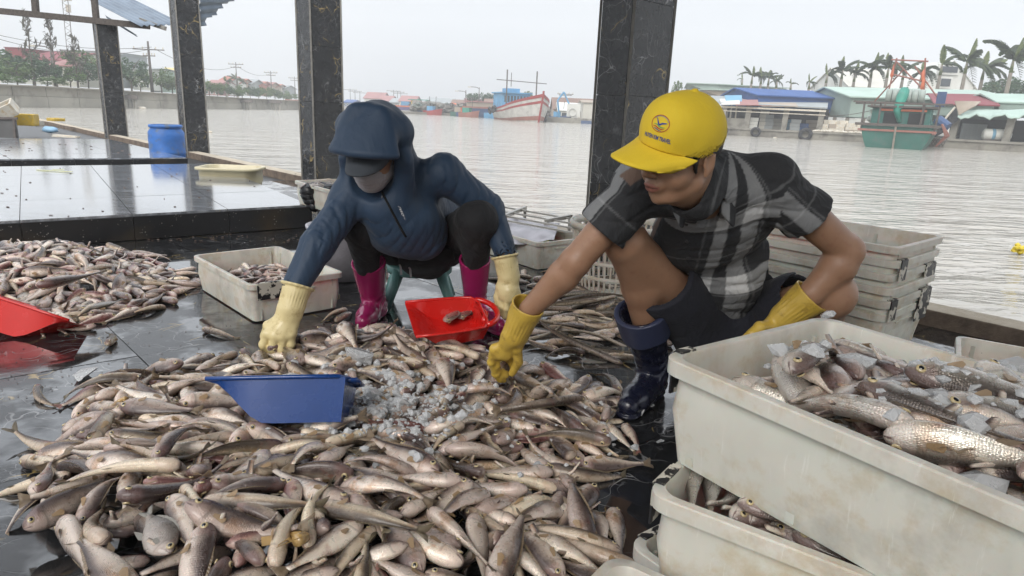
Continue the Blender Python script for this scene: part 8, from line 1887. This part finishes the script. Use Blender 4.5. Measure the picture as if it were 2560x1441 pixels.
def text2(body_, size):
    cu = bpy.data.curves.new('lettering', 'FONT'); cu.body = body_; cu.size = size; cu.align_x = 'CENTER'; cu.resolution_u = 2; cu.offset = size*.028; o = bpy.data.objects.new('lettering_tmp', cu); COL.objects.link(o)
    dg = bpy.context.evaluated_depsgraph_get(); me = bpy.data.meshes.new_from_object(o.evaluated_get(dg)); bpy.data.objects.remove(o); bpy.data.curves.remove(cu)
    bm = bmesh.new(); bm.from_mesh(me); bmesh.ops.triangulate(bm, faces=bm.faces)
    for _ in range(1):
        bmesh.ops.subdivide_edges(bm, edges=[e for e in bm.edges if e.calc_length() > .006], cuts=1)
        bmesh.ops.triangulate(bm, faces=bm.faces)
    P = [(v.co.x, v.co.y) for v in bm.verts]; Fc = [[v.index for v in f.verts] for f in bm.faces]; bm.free(); return P, Fc
ct = bvh_of(cap); LA_ = R(14); fwd = (-math.sin(LA_), math.cos(LA_), .25); ux = (-math.cos(LA_), -math.sin(LA_), 0); uz = (0, 0, 1); org = (-.016, .09, .086)
def cd(name, PF, mat, off=.001): decal(name, PF[0], PF[1], CF, ct, mat, cap, org, ux, uz, fwd, off)
cd('logo_ring', ring2(0, 0, .0225, .0195, .0016), M['red_thread'])
cd('logo_ring', ring2(0, 0, .0200, .0172, .0009, a0=.4, a1=2.6), M['sky_thread'])
cd('logo_bird', stroke2([(-.012, .011), (-.007, .004), (-.003, -.002), (0, -.003), (.005, .001), (.012, .003), (.016, .004)], .0042), M['blue_thread'])
cd('logo_wave', stroke2([(-.014, -.004), (-.008, -.003), (0, -.007), (.008, -.008), (.014, -.006)], .0026), M['green_thread'])
cd('logo_wave', stroke2([(-.016, -.008), (-.009, -.008), (-.001, -.011), (.007, -.012), (.013, -.010)], .0026), M['red_thread'])
cd('logo_wave', stroke2([(-.013, -.012), (-.006, -.013), (.001, -.0155), (.008, -.0155)], .0022), M['blue_thread'])
tp, tf = text2('HUYEN KIM TRAVEL', .0125); tp = [(x*.60, y*1.05-.037) for x, y in tp]; cd('lettering', (tp, tf), M['blue_thread'])

lat = unit(shL-shR); spn = unit(neck-belly); frt = unit(np.cross(lat, spn)); frt = frt if frt[1] < 0 else -frt; TR = np.stack([lat, -frt, spn], 1)
S = Sculpt((.10, 1.46, .16), (.98, 2.14, .84), .0042)
S.ell(chest+V3((0, .02, .0)), (.158, .108, .165), TR, .03); S.ell(belly, (.135, .105, .15), TR, .05); S.ell(pel+V3((-.01, .0, .05)), (.145, .12, .10), TR, .05)
S.cone(neck+V3((0, .022, -.008)), shR+V3((0, 0, .006)), .074, .066, .04); S.cone(neck+V3((0, .022, -.008)), shL+V3((0, 0, .006)), .074, .068, .04); S.cone(HF((0, -.065, -.085)), shL+V3((-.05, .03, -.02)), .045, .05, .04); S.cone(HF((0, -.065, -.085)), shR+V3((.05, .03, -.02)), .045, .05, .04); S.cone(neck+V3((0, .05, -.02)), belly+V3((0, .08, .05)), .08, .10, .05)
S.cone(neck+V3((.02, .05, .0)), HF((.0, -.055, -.115)), .070, .060, .03); eR = shR*.42+elR*.58; eL = shL*.50+elL*.50
S.cone(shR, eR, .066, .070, .03); S.cone(shL, eL, .068, .072, .03)
S.warp(lambda X, Y, Z: folds((X, Y, Z), 34, 3)*.0040+creases((X, Y, Z), 30, 5)*.009)
S.plane(shR*.42+elR*.58, elR-shR, lo=(.0, 1.4, .2), hi=(.27, 1.9, .70)); S.plane(eL, elL-shL, lo=(.70, 1.4, .3), hi=(1.0, 1.95, .9))
S.cone(shR+(elR-shR)*.2, elR, .050, .062, 0, 'sub'); S.cone(shL+(elL-shL)*.15, elL, .052, .064, 0, 'sub')
S.plane(pel+V3((0, 0, -.035)), -spn)
S.cone(neck+V3((0, .0, -.02)), HF((0, .0, -.08)), .046, .056, .006, 'sub'); S.ell(neck+frt*.07+V3((0, 0, -.02)), V3((.030, .05, .060)), TR, .006, 'sub')
me = S.mesh('shirt', M['shirt'], 1); V = v_of(me); Lc = (V-chest)@TR
aR = unit(elR-shR); aL = unit(elL-shL); tR, tL = (V-shR)@aR, (V-shL)@aL; dR = np.linalg.norm(V-shR-np.outer(tR, aR), axis=1); dL = np.linalg.norm(V-shL-np.outer(tL, aL), axis=1)
isR = (tR > .012) & (dR < .10) & (V[:, 0] < shR[0]+.03) & (Lc[:, 0] < -.12); isL = (tL > .012) & (dL < .11) & (V[:, 0] > shL[0]-.02) & (Lc[:, 0] > .12)
ang = np.arctan2(Lc[:, 0], -Lc[:, 1]+.06)*.16; u = ang.copy(); v = Lc[:, 2].copy()
for msk, t_, ax_, sh_ in ((isR, tR, aR, shR), (isL, tL, aL, shL)):
    p = np.cross(ax_, (0, 0, 1)); p /= np.linalg.norm(p); q = np.cross(ax_, p); rel_ = V-sh_; an = np.arctan2(rel_@p, rel_@q); u[msk] = (an*.075)[msk]-.03; v[msk] = (-t_+.06)[msk]
def band(x, c, w, per): d = np.abs((x-c+per/2) % per-per/2); return np.clip((w/2-d)/.0018+.5, 0, 1)
bu = np.maximum(band(u, -.012, .034, .30), band(u, .066, .046, .30)*.9); bv = band(v, -.165, .056, .27)
thin = np.maximum(band(u, .098, .005, .15), band(v, -.20, .005, .175))*.35
base = np.array((.024, .025, .028)); g = np.array((.23, .235, .24)); w_ = np.array((.66, .665, .67)); br = np.array((.13, .085, .065))
C = base+np.outer(np.maximum(bu, bv), g-base); C += np.outer(bu*bv, w_-g); C += np.outer(thin, g-base); bb_ = band(u, -.205, .026, 10)*(~isR)*(~isL); C = C*(1-bb_[:, None])+br*bb_[:, None]
tone(me, np.concatenate([C, np.ones((len(V), 1))], 1)); shirt = child('shirt', me, man)
st_ = bvh_of(shirt)
def on_shirt(px, py, off=.002):
    r = ray(px, py); h = st_.ray_cast(Vector((0, 0, CAM_H)), r); return (h[0]+h[1]*off, h[1]) if h[0] is not None else (None, None)
for (px, py) in ((1715, 560), (1719, 603), (1722, 645), (1728, 690)):
    p, nn = on_shirt(px, py, .0015)
    if p is None: continue
    m = MB(); m.lathe([(0, -.001), (.0055, -.001), (.0062, .001), (.005, .0022), (0, .0016)], 14); q_ = nn.to_track_quat('Z', 'Y').to_matrix().to_4x4(); m.v = [tuple(Matrix.Translation(p)@q_@Vector(v_)) for v_ in m.v]; child('button', m.mesh('button', M['button'], True), man)
for sg in (1, -1):
    nb = neck*.62+HF((0, -.02, -.10))*.38; S = Sculpt(nb-.18, nb+.18, .003); A_ = [nb+TR@V3((sg*.0, .056, .034)), nb+TR@V3((sg*.050, .044, .028)), nb+TR@V3((sg*.066, -.005, .010)), nb+TR@V3((sg*.040, -.058, -.022))]
    B_ = [a+TR@V3((sg*.004, .008, -.030)) for a in A_[:2]]+[A_[2]+TR@V3((sg*.014, -.004, -.034)), A_[3]+TR@V3((sg*.020, -.012, -.042))]
    for i in range(3):
        for t_ in np.linspace(0, 1, 22): S.cone(A_[i]*(1-t_)+A_[i+1]*t_, B_[i]*(1-t_)+B_[i+1]*t_, .0045, .0038, .004)
    me = S.mesh('collar', M['shirt'], 1); V = v_of(me); lc = (V-nb)@TR; b1_ = band(lc[:, 0]*sg, .058, .022, 10)*(lc[:, 1] < -.01); C = base+np.outer(b1_, g-base); tone(me, np.concatenate([C, np.ones((len(V), 1))], 1)); child('collar', me, man)
S = Sculpt((.22, 1.56, .04), (1.04, 2.20, .46), .0046)
S.ell(pel+V3((0, .02, -.01)), (.175, .145, .12), None, .03); hR = hipR*.42+kneR*.58; hL = hipL*.40+kneL*.60
S.cone(hipR, hR, .108, .100, .04); S.cone(hipL, hL, .108, .102, .04); S.cone(hipR+V3((.0, -.02, -.07)), hR+V3((.03, .0, -.06)), .07, .05, .03)
S.warp(lambda X, Y, Z: folds((X, Y, Z), 30, 9)*.0040+creases((X, Y, Z), 24, 9)*.007+folds((X, Y, Z), 70, 11)*.0015)
S.plane(hR, kneR-hipR, lo=(.2, 1.5, .0), hi=(.60, 2.0, .5)); S.plane(hL, kneL-hipL, lo=(.80, 1.5, .0), hi=(1.1, 2.0, .5))
S.cone(hipR+(kneR-hipR)*.25, kneR, .080, .086, 0, 'sub'); S.cone(hipL+(kneL-hipL)*.25, kneL, .082, .092, 0, 'sub')
me = S.mesh('shorts', M['shorts'], 2); no_tone(me); child('shorts', me, man)
def boot(par, knee, ank, toe, mat, top, rt_=.062, ra=.046, fold=None, fold_mat=None, label=None, seed=1, wrinkle=.003, sole=None):
    lo = np.minimum(np.minimum(top, ank), toe)-.12; hi = np.maximum(np.maximum(top, ank), toe)+.12; lo[2] = -.01
    S = Sculpt(lo, hi, .0035); ax = unit(top-ank); fd = V3((toe[0]-ank[0], toe[1]-ank[1], 0)); fd /= np.linalg.norm(fd)
    S.cone(ank, top, ra, rt_, .01); heel = V3((ank[0], ank[1], .040))-fd*.022; S.cone(ank, heel, ra, .040, .02); ball = V3((ank[0], ank[1], .036))+fd*.13; S.cone(V3((ank[0], ank[1], .055))+fd*.02, ball, .044, .037, .02); S.cone(heel, ball, .040, .040, .02); tip = V3((ank[0], ank[1], .034))+fd*.185; S.cone(ball, tip, .039, .032, .015)
    S.warp(lambda X, Y, Z: wrinkle*np.sin((X*ax[0]+Y*ax[1]+Z*ax[2])*190+3*np.sin(X*40+Y*31))*np.exp(-(((X-ank[0])**2+(Y-ank[1])**2+(Z-ank[2]-.03)**2)/.006)))
    S.cone(heel+V3((0, 0, -.030)), tip+V3((0, 0, -.024)), .041, .036, 0, flat=((0, 0, 1), .3)); S.plane((0, 0, .003), (0, 0, -1)); S.plane(top, ax); S.cone(ank+ax*.10, top+ax*.03, ra-.008, rt_-.006, 0, 'sub')
    me = S.mesh('boot', mat, 2); o = child('boot', me, par)
    if fold:
        S = Sculpt(lo-.03, hi+.05, .0032); f0 = top-ax*fold; S.cone(f0, top, rt_+.007, rt_+.011, .0); S.plane(f0, -ax); S.plane(top+ax*.004, ax); S.cone(f0-ax*.02, top+ax*.02, rt_-.004, rt_-.001, 0, 'sub'); S.warp(lambda X, Y, Z: .0015*np.sin(X*60+Z*40))
        me = S.mesh('folded_cuff', fold_mat, 1); c = link_mesh('folded_cuff', me, o)
    return o
boot(man, kneR, ankR, D_(1572, 1000, 1.80), M['navy_boot'], D_(1603, 778, 1.87), .067, .047, .085, M['boot_fold'], wrinkle=.004)
boot(man, kneL, V3((.80, 1.96, .09)), V3((.84, 1.80, .02)), M['navy_boot'], V3((.86, 1.90, .28)), .066, .047, .085, M['boot_fold'], wrinkle=.004)
def glove(par, cuff, wrist, palm, fingers, thumb, mat, rc=.045, rw=.034, rp=.040, rf=.0118, seed=1, open_=True, ribs=True, roll=False):
    P_ = [cuff, wrist, palm]+[q for f in fingers for q in f]+list(thumb); lo = np.min(P_, 0)-.07; hi = np.max(P_, 0)+.07
    S = Sculpt(lo, hi, .0026); ax = unit(wrist-cuff); pa = unit(palm-wrist); side = unit(np.cross(fingers[-1][0]-fingers[0][0], pa))
    S.cone(cuff, wrist, rc, rw, .01); hand(S, wrist, palm, fingers, thumb, (rw*.98, rp), rf, side)
    if roll: S.chain([cuff+ax*.004+rc*1.02*(np.cos(a)*unit(np.cross(ax, (0, 1, .3)))+np.sin(a)*np.cross(ax, unit(np.cross(ax, (0, 1, .3))))) for a in np.linspace(0, 6.2832, 18)], [.0055]*18, .004)
    e1 = unit(np.cross(ax, (.2, 1, .1))); e2 = np.cross(ax, e1); L_ = np.linalg.norm(wrist-cuff)
    def rb(X, Y, Z):
        x, y, z = X-cuff[0], Y-cuff[1], Z-cuff[2]; t_ = x*ax[0]+y*ax[1]+z*ax[2]; an = np.arctan2(x*e1[0]+y*e1[1]+z*e1[2], x*e2[0]+y*e2[1]+z*e2[2]); wv = np.clip(1-np.abs(t_-L_*.62)/(L_*.5), 0, 1)
        return (.0013*np.cos(an*26)*wv if ribs else 0)+folds((X, Y, Z), 90, seed)*.0012
    S.warp(rb)
    if open_: S.plane(cuff, -ax, lo=cuff-.08, hi=cuff+.08); S.cone(cuff-ax*.02, cuff+ax*(L_*.75), rc-.003, rw-.003, 0, 'sub')
    return child('glove', S.mesh('glove', mat, 1), par)
f = lambda *a: [D_(*q) for q in a]
glove(man, D_(1322, 762, 1.752), D_(1288, 838, 1.79), D_(1262, 876, 1.815), [f((1236, 872, 1.80), (1229, 905, 1.82), (1240, 934, 1.845), (1250, 950, 1.86)), f((1247, 882, 1.815), (1240, 912, 1.835), (1250, 938, 1.86), (1258, 950, 1.87)), f((1262, 884, 1.835), (1258, 914, 1.85), (1264, 936, 1.865)), f((1276, 880, 1.85), (1276, 908, 1.862), (1274, 925, 1.872))],
      f((1292, 872, 1.795), (1296, 905, 1.815), (1280, 934, 1.835)), M['yglove'], .047, .036, .036, seed=2)
glove(man, D_(2030, 738, 1.71), D_(1962, 792, 1.735), D_(1925, 835, 1.75), [f((1895, 840, 1.72), (1878, 862, 1.72), (1866, 885, 1.74)), f((1908, 852, 1.74), (1890, 876, 1.74), (1880, 898, 1.76)), f((1922, 860, 1.755), (1905, 886, 1.76), (1894, 906, 1.775)), f((1936, 864, 1.77), (1922, 886, 1.78), (1912, 902, 1.79))],
      f((1900, 818, 1.70), (1880, 835, 1.69), (1862, 850, 1.70)), M['yglove'], .052, .037, .038, seed=4)
p = Vector(D_(1260, 918, 1.85)); fish_object('croaker', 2, Matrix.LocRotScale(p, Euler((R(70), R(52), R(60))).to_quaternion(), Vector((.72,)*3)), label='small pinkish fish held in the mustard glove of the man', cat='croaker')

# ---------------------------------------------------------------- the hooded woman
wom = empty('person', (-.40, 2.86, 0), 0, 'hooded woman in navy jacket, face mask and pink boots sorting fish on a stool', 'person')
WF = Frame((-.486, 2.32, .700), Rm(168, -29, -3), 1.03)
pel = V3((-.405, 2.86, .285)); hipR_, hipL_ = V3((-.50, 2.84, .27)), V3((-.30, 2.84, .27)); k1, a1_ = D_(905, 566, 2.44), D_(938, 790, 2.66); k2, a2_ = D_(1192, 552, 2.44), D_(1188, 782, 2.64)
s1, e1_, w1_ = D_(880, 492, 2.38), D_(795, 612, 2.24), D_(738, 716, 2.16); s2, e2_, w2_ = D_(1108, 432, 2.46), D_(1222, 522, 2.50), D_(1262, 628, 2.44)
neck = D_(990, 462, 2.44); chest = D_(1000, 540, 2.52)
S = Sculpt((-.98, 2.0, -.02), (.12, 3.05, .90), .0052); head(S, WF); S.cone(WF((0, -.035, -.07)), neck, .048, .055, .03)
for (a, b, c, d, e, f_) in ((s1, e1_, w1_, k1, a1_, hipR_), (s2, e2_, w2_, k2, a2_, hipL_)):
    S.cone(neck, a, .05, .045, .03); S.cone(a, b, .042, .036, .02); S.cone(b, c, .036, .026, .02); S.cone(f_, d, .06, .045, .03); S.cone(d, e, .042, .022, .03)
S.cone(w1_, D_(728, 770, 2.135), .024, .015, .01); S.cone(w2_, D_(1270, 690, 2.425), .024, .015, .01); S.ell(chest, (.09, .06, .10), None, .03); S.cone(chest, pel, .06, .08, .04)
me = S.mesh('body', M['skin'], 2); tone(me, face_tone(v_of(me), WF)); child('body', me, wom)
lat = unit(s2-s1); spn = unit(neck-pel); TR2 = np.stack([lat, unit(np.cross(spn, lat)), spn], 1)
S = Sculpt((-.90, 2.0, .14), (.12, 3.06, .95), .0050)
S.ell(chest+V3((0, .05, -.01)), (.165, .125, .18), TR2, .04); S.ell(pel+V3((.01, -.08, .08)), (.175, .15, .13), TR2, .06); S.cone(chest, pel+V3((.02, -.10, .10)), .13, .15, .05); S.cone(neck+V3((0, .05, -.03)), pel+V3((0, .02, .1)), .10, .16, .06)
S.cone(neck+V3((0, .03, -.03)), s1, .07, .070, .04); S.cone(neck+V3((0, .03, -.04)), s2, .07, .070, .04)
S.cone(s1, e1_, .068, .058, .03); S.cone(e1_, w1_-V3((0, 0, .0)), .057, .046, .02); S.cone(s2, e2_, .066, .056, .03); S.cone(e2_, w2_+unit(w2_-e2_)*.03, .055, .043, .02)
S.cone(D_(950, 545, 2.38), D_(1010, 600, 2.42), .05, .05, .05); S.cone(D_(1030, 560, 2.42), D_(1080, 580, 2.48), .06, .05, .05)
q = WF.s
for i in range(25):
    u_ = -1+i/12.; S.cone(WF((u_*.046, -.02+.01*abs(u_), .118)), WF((u_*.108-.008, .130-.040*u_*u_, .062-.020*u_*u_)), .026*q, .012*q, .012)
S.ell(WF((0, -.045, .02)), V3((.086, .104, .110))*q, WF.R, .03); S.cone(WF((-.075, -.03, .05)), neck+V3((-.07, .0, .0)), .060, .060, .05); S.cone(WF((.075, -.03, .05)), neck+V3((.05, .02, .0)), .060, .066, .05); S.cone(WF((0, -.07, .02)), neck+V3((0, .06, 0)), .09, .08, .05)
S.cone(WF((-.112, .02, -.02)), WF((-.085, .03, -.15)), .030, .050, .04); S.cone(WF((.100, .02, -.04)), WF((.075, .04, -.16)), .024, .045, .04)
S.cone(WF((-.06, .03, -.17)), WF((.06, .03, -.17)), .050, .050, .04)
S.ell(D_(1015, 572, 2.43), (.13, .075, .11), TR2, .06); S.cone(D_(960, 520, 2.36), D_(1060, 600, 2.46), .06, .07, .06)
S.warp(lambda X, Y, Z: (folds((X, Y, Z), 20, 21)*.0020+creases((X, Y, Z), 44, 23)*.0075+creases((X, Y, Z*.4), 70, 27)*.0035)*np.clip((np.sqrt((X-WF.o[0])**2+(Y-WF.o[1])**2+(Z-WF.o[2])**2)-.12)/.10, .28, 1))
S.ell(WF((0, .090, -.058)), V3((.080, .130, .086))*q, WF.R, .006, 'sub'); S.ell(WF((0, .0, -.01)), V3((.086, .108, .105))*q, WF.R, .0, 'sub')
for (e, w_) in ((e1_, w1_), (e2_, w2_)): S.plane(w_+unit(w_-e)*.035, w_-e, lo=w_-.09, hi=w_+.09); S.cone(e*.2+w_*.8, w_+unit(w_-e)*.03, .036, .039, 0, 'sub')
me = S.mesh('jacket', M['jacket'], 2); V = v_of(me); T = np.zeros((len(V), 4)); tone(me, T); jacket = child('jacket', me, wom); jacket['label'] = 'navy hooded jacket with front zip'
jt = bvh_of(jacket)
def on_j(px, py, off=.003):
    h = jt.ray_cast(Vector((0, 0, CAM_H)), ray(px, py)); return h[0]+h[1]*off if h[0] is not None else None
zp = [on_j(px, py, .001) for px, py in ((955, 482), (962, 495), (970, 510), (978, 526), (987, 543), (996, 560), (1005, 577), (1014, 592))]; zp = [p for p in zp if p is not None]
m = MB(); m.tube(zp, .0045, 6); child('zip', m.mesh('zip', M['pants'], True), wom)
no_ = np.zeros((1, 4))
for px, py in ((957, 492),): 
    p = on_j(px, py, .004); m = MB(); m.bar(p, p+Vector((.002, -.004, -.018)), .006, .003); child('zip_pull', m.mesh('zip_pull', M['zip']), wom)
tp, tf = text2('LARO', .021)
def jdecal(P2, F2, px0, py0, ang_, sc_):
    vs = []
    for (x, y) in P2:
        px = px0+(x*math.cos(ang_)-y*math.sin(ang_))*sc_; py = py0-(x*math.sin(ang_)+y*math.cos(ang_))*sc_*-1 if False else py0+(x*math.sin(ang_)-y*math.cos(ang_))*sc_; p = on_j(px, py, .0015)
        vs.append(p if p is not None else Vector((0, 0, 0)))
    me = bpy.data.meshes.new('lettering'); me.from_pydata(vs, [], F2); me.materials.append(M['white_thread']); child('lettering', me, wom)
jdecal(tp, tf, 1006, 530, R(66), 480); jdecal(*stroke2([(.024, .008), (.028, .002), (.031, .009), (.035, .002), (.038, .009), (.042, .003), (.045, .009), (.050, .004)], .0022), 1006, 530, R(66), 480)
m = MB(); bvs, bfs = brim_geo(WF, w=.082, L=.078, y0=.082, z0=.028, drop=.022, curve=.020, th=.004); m.add(bvs, bfs); me = m.mesh('cap_visor', M['capgrey'], True); no_tone(me); bm = bmesh.new(); bm.from_mesh(me); bmesh.ops.recalc_face_normals(bm, faces=bm.faces); bm.to_mesh(me); bm.free(); child('cap', me, wom)
S = Sculpt(WF.o-.16, WF.o+.16, .003); S.ell(WF((0, .022, -.060)), V3((.068, .088, .062))*q, WF.R, 0); S.ell(WF((0, .060, -.092)), V3((.042, .040, .034))*q, WF.R, .02); S.ell(WF((0, .085, -.045)), V3((.026, .030, .030))*q, WF.R, .02)
S.plane(WF((0, 0, -.022)), WF.R@V3((0, -.16, 1))); S.plane(WF((0, .005, 0)), WF.R@V3((0, -1, 0))); S.warp(lambda X, Y, Z: .0011*np.sin((X*WF.R[0, 2]+Y*WF.R[1, 2]+Z*WF.R[2, 2])*420))
S.ell(WF((0, .018, -.060)), V3((.064, .078, .060))*q, WF.R, 0, 'sub'); me = S.mesh('mask', M['mask'], 1); no_tone(me); child('face_mask', me, wom)
m = MB()
for x in (-1, 1): m.tube([WF((x*.066, .03, -.035)), WF((x*.078, .0, .0)), WF((x*.080, -.015, .012))], .0014, 5); m.tube([WF((x*.060, .035, -.09)), WF((x*.078, .0, -.04)), WF((x*.080, -.015, -.02))], .0014, 5)
child('mask_loop', m.mesh('mask_loop', M['mask']), wom); no_tone(bpy.data.meshes['mask_loop'])
S = Sculpt((-.85, 2.25, .12), (.10, 3.08, .56), .005)
for (k_, h_, a_) in ((k1, hipR_, a1_), (k2, hipL_, a2_)): S.cone(h_, k_, .098, .074, .04); S.ell(k_, (.070, .066, .070), None, .02); kk_ = k_*.60+a_*.40; S.cone(k_, kk_, .070, .050, .02)
S.ell(pel+V3((0, 0, -.02)), (.165, .14, .09), None, .04); S.warp(lambda X, Y, Z: folds((X, Y, Z), 30, 31)*.003+creases((X, Y, Z), 26, 31)*.006+folds((X, Y, Z), 75, 33)*.0015); me = S.mesh('trousers', M['pants'], 2); no_tone(me); child('trousers', me, wom)
bc = D_(1062, 652, 2.58); S = Sculpt(bc-.17, bc+.17, .004); S.ell(bc, (.105, .055, .075), None, 0); S.ell(bc+V3((.03, .0, .03)), (.085, .05, .05), None, .03)
S.warp(lambda X, Y, Z: .0028*np.sin(Z*150+12*X+2*np.sin(X*30))); me = S.mesh('waist_bag', M['pants'], 1); no_tone(me); bag = child('waist_bag', me, wom)
bt_ = bvh_of(bag)
for i, (px, py) in enumerate(((996, 634), (1002, 675), (1026, 682))):
    h = bt_.ray_cast(Vector((0, 0, CAM_H)), ray(px, py)); p = h[0] if h[0] is not None else Vector(D_(px, py, 2.54)); m = MB(); m.bar(p+Vector((0, -.006, .012)), p+Vector((.004, -.012, -.016)), .008, .003); m.bar(p+Vector((.0, -.006, .014)), p+Vector((-.004, -.008, .022)), .010, .005); z_ = link_mesh('zip_pull', m.mesh('zip_pull', M['zip']), bag)
boot(wom, k1, a1_*1.0+V3((0, 0, .02)), D_(905, 850, 2.45), M['pink_boot'], D_(921, 655, 2.545), .067, .042, wrinkle=.006)
boot(wom, k2, a2_*1.0+V3((0, 0, .02)), D_(1246, 820, 2.50), M['pink_boot'], D_(1187, 646, 2.535), .062, .040, wrinkle=.004)
glove(wom, D_(745, 712, 2.165), D_(728, 770, 2.135), D_(708, 822, 2.12), [f((668, 836, 2.10), (658, 862, 2.10), (668, 886, 2.115), (680, 894, 2.125)), f((688, 842, 2.095), (680, 872, 2.095), (688, 895, 2.11), (697, 902, 2.12)), f((708, 842, 2.10), (704, 872, 2.10), (708, 894, 2.115)), f((728, 836, 2.11), (727, 862, 2.11), (724, 880, 2.125))],
      f((672, 815, 2.13), (662, 842, 2.145), (672, 868, 2.15)), M['cglove'], .050, .038, .046, .0135, seed=6, roll=True)
glove(wom, D_(1262, 638, 2.44), D_(1272, 690, 2.425), D_(1272, 728, 2.41), [f((1256, 742, 2.41), (1254, 765, 2.41), (1250, 784, 2.415)), f((1268, 746, 2.40), (1266, 772, 2.40), (1262, 792, 2.41)), f((1281, 744, 2.405), (1280, 766, 2.41), (1276, 780, 2.42)), f((1292, 736, 2.42), (1290, 754, 2.43), (1284, 766, 2.44))],
      f((1250, 718, 2.42), (1243, 742, 2.42), (1244, 762, 2.42)), M['cglove'], .046, .036, .040, .012, seed=8, roll=True)
# ================================================================ ICE, SHRIMP AND SMALL THINGS
def m_ice():
    t = NT('wet_ice'); v = t.coord(); n = t.noise(v, 60, 5)
    t.set(Base_Color=t.mix(n, (.62, .63, .64), (.82, .83, .84)), Roughness=t.math('MULTIPLY_ADD', n, .4, .05), Transmission_Weight=.35, IOR=1.31, Subsurface_Weight=.5, Subsurface_Scale=.004, Subsurface_Radius=(1, 1, 1), Specular_IOR_Level=.6); t.bump(t.noise(v, 120, 5), .5, .003); return t.m
M['ice'] = m_ice()
IC = random.Random(3)
def chunk(name, c, s, seed, label, cat='ice', group=None):
    rd = random.Random(seed); bm = bmesh.new()
    for i in range(11):
        v = Vector((rd.gauss(0, 1), rd.gauss(0, 1), rd.gauss(0, .55))).normalized(); bm.verts.new((v.x*s*.55*rd.uniform(.8, 1.15), v.y*s*.5*rd.uniform(.8, 1.15), v.z*s*.34*rd.uniform(.8, 1.2)))
    bmesh.ops.convex_hull(bm, input=bm.verts); bmesh.ops.subdivide_edges(bm, edges=bm.edges, cuts=2, use_grid_fill=True)
    for v in bm.verts: v.co *= 1+rd.uniform(-.045, .045)
    me = bpy.data.meshes.new(name); bm.to_mesh(me); bm.free(); me.materials.append(M['ice']); o = link_mesh(name, me, None, c, (rd.uniform(-.4, .4), rd.uniform(-.4, .4), rd.uniform(0, 6))); return props(o, label, cat, group)
ice_lab = ['largest flat ice slab right of the blue scoop', 'rough ice lump behind the blue scoop', 'ice slab in the middle of the heap, farther right', 'squarish ice piece in the middle of the heap, nearer', 'ice piece just right of the largest slab', 'ice piece near the hollow right of the ice heap', 'ice lump between the two middle slabs', 'ice lump left of the rough one behind the scoop', 'lone ice piece at the right of the heap', 'small ice piece below the pinching glove', 'ice lump in the crushed ice by the scoop, far side', 'ice lump in the crushed ice, right side', 'ice lump in the crushed ice nearest the scoop', 'ice lump touching the right end of the scoop', 'dark grey ice slab at the left end of the heap', 'second grey ice slab at the left of the heap', 'ice piece at the near edge of the ice', 'ice piece at the centre of the crushed ice',
           'melting ice by the toe of the navy boot', 'ice bit on black tile right of the heap', 'second ice bit on black tile right of the heap', 'third ice bit on black tile, nearest the crates', 'fourth ice bit on black tile beside the heap', 'tiny ice bit left of the crate stack', 'clear ice scrap right at the navy boot']
for i, (x, y, z, s) in enumerate(ICE_BIG): chunk('ice_chunk', (x, y, z+.006), s*1.35, i, ice_lab[i] if i < len(ice_lab) else 'small loose ice piece on the fish', group='ice chunks among the fish')
for i, (x, y, z, s) in enumerate(ICE_CRATE): chunk('ice_chunk', (x, y, z+.040), s*1.0, 60+i, ords[i]+' ice lump among the big fish, from the far corner of the crate', group='ice lumps in the topmost near crate')
m = MB()
for i in range(260):
    u_, v_ = IC.uniform(-.26, .26), IC.gauss(.0, .07); x, y = CA[0]+u_*math.cos(CA[3])-v_*math.sin(CA[3]), CA[1]+u_*math.sin(CA[3])+v_*math.cos(CA[3])
    if abs(v_) > .15: continue
    h = ICEB.ray_cast(Vector((x, y, .9)), Vector((0, 0, -1))); z = h[0].z if h[0] is not None and h[0].z > CA[2] else CA[2]+.13; s = IC.uniform(.004, .013) if i < 235 else IC.uniform(.018, .026); m.blob((x, y, z), (s, s*.8, s*.55), i, 1, jit=.35)
props(m.build('crushed_ice', M['ice']), 'crushed ice between the big fish of the topmost near crate', 'ice', kind='stuff')
m = MB(); rd = random.Random(5)
for i in range(445):
    px, py = (rd.gauss(960, 110), rd.gauss(1010, 55)) if i < 420 else (rd.uniform(1250, 1560), rd.uniform(980, 1200)); z = .07; sz = rd.uniform(.010, .026) if i < 420 else rd.uniform(.008, .016)
    for _ in range(3): p = gp(px, py, z); h = HEAP.ray_cast(Vector((p.x, p.y, .6)), Vector((0, 0, -1))); z = h[0].z if h[0] is not None and h[0].z > 0 else 0
    m.blob((p.x, p.y, z+sz*.1), (sz*.6, sz*.5, sz*.42), i, 1, jit=.3)
rd = random.Random(77)
for i in range(1500):
    x, y = rd.gauss(-.31, .10), rd.gauss(1.66, .10); h = HEAP.ray_cast(Vector((x, y, .6)), Vector((0, 0, -1))); z = h[0].z if h[0] is not None and h[0].z > 0 else .02; s = rd.uniform(.003, .008); m.blob((x, y, z-.004+rd.uniform(0, .006)), (s, s*.8, s*.7), 900+i, 1, jit=.45)
props(m.build('crushed_ice', M['ice']), 'crushed ice strewn among the fish right of the blue scoop', 'ice', kind='stuff')
shrimp('amber shrimp curled on the near part of the heap', gp(712, 1350, .13), R(20), 1.25)
shrimp('pale small shrimp lying in front of the second crate of fish', gp(300, 1010, .05), R(120), .8)
hz.build('haze', hm_, kind='stuff')
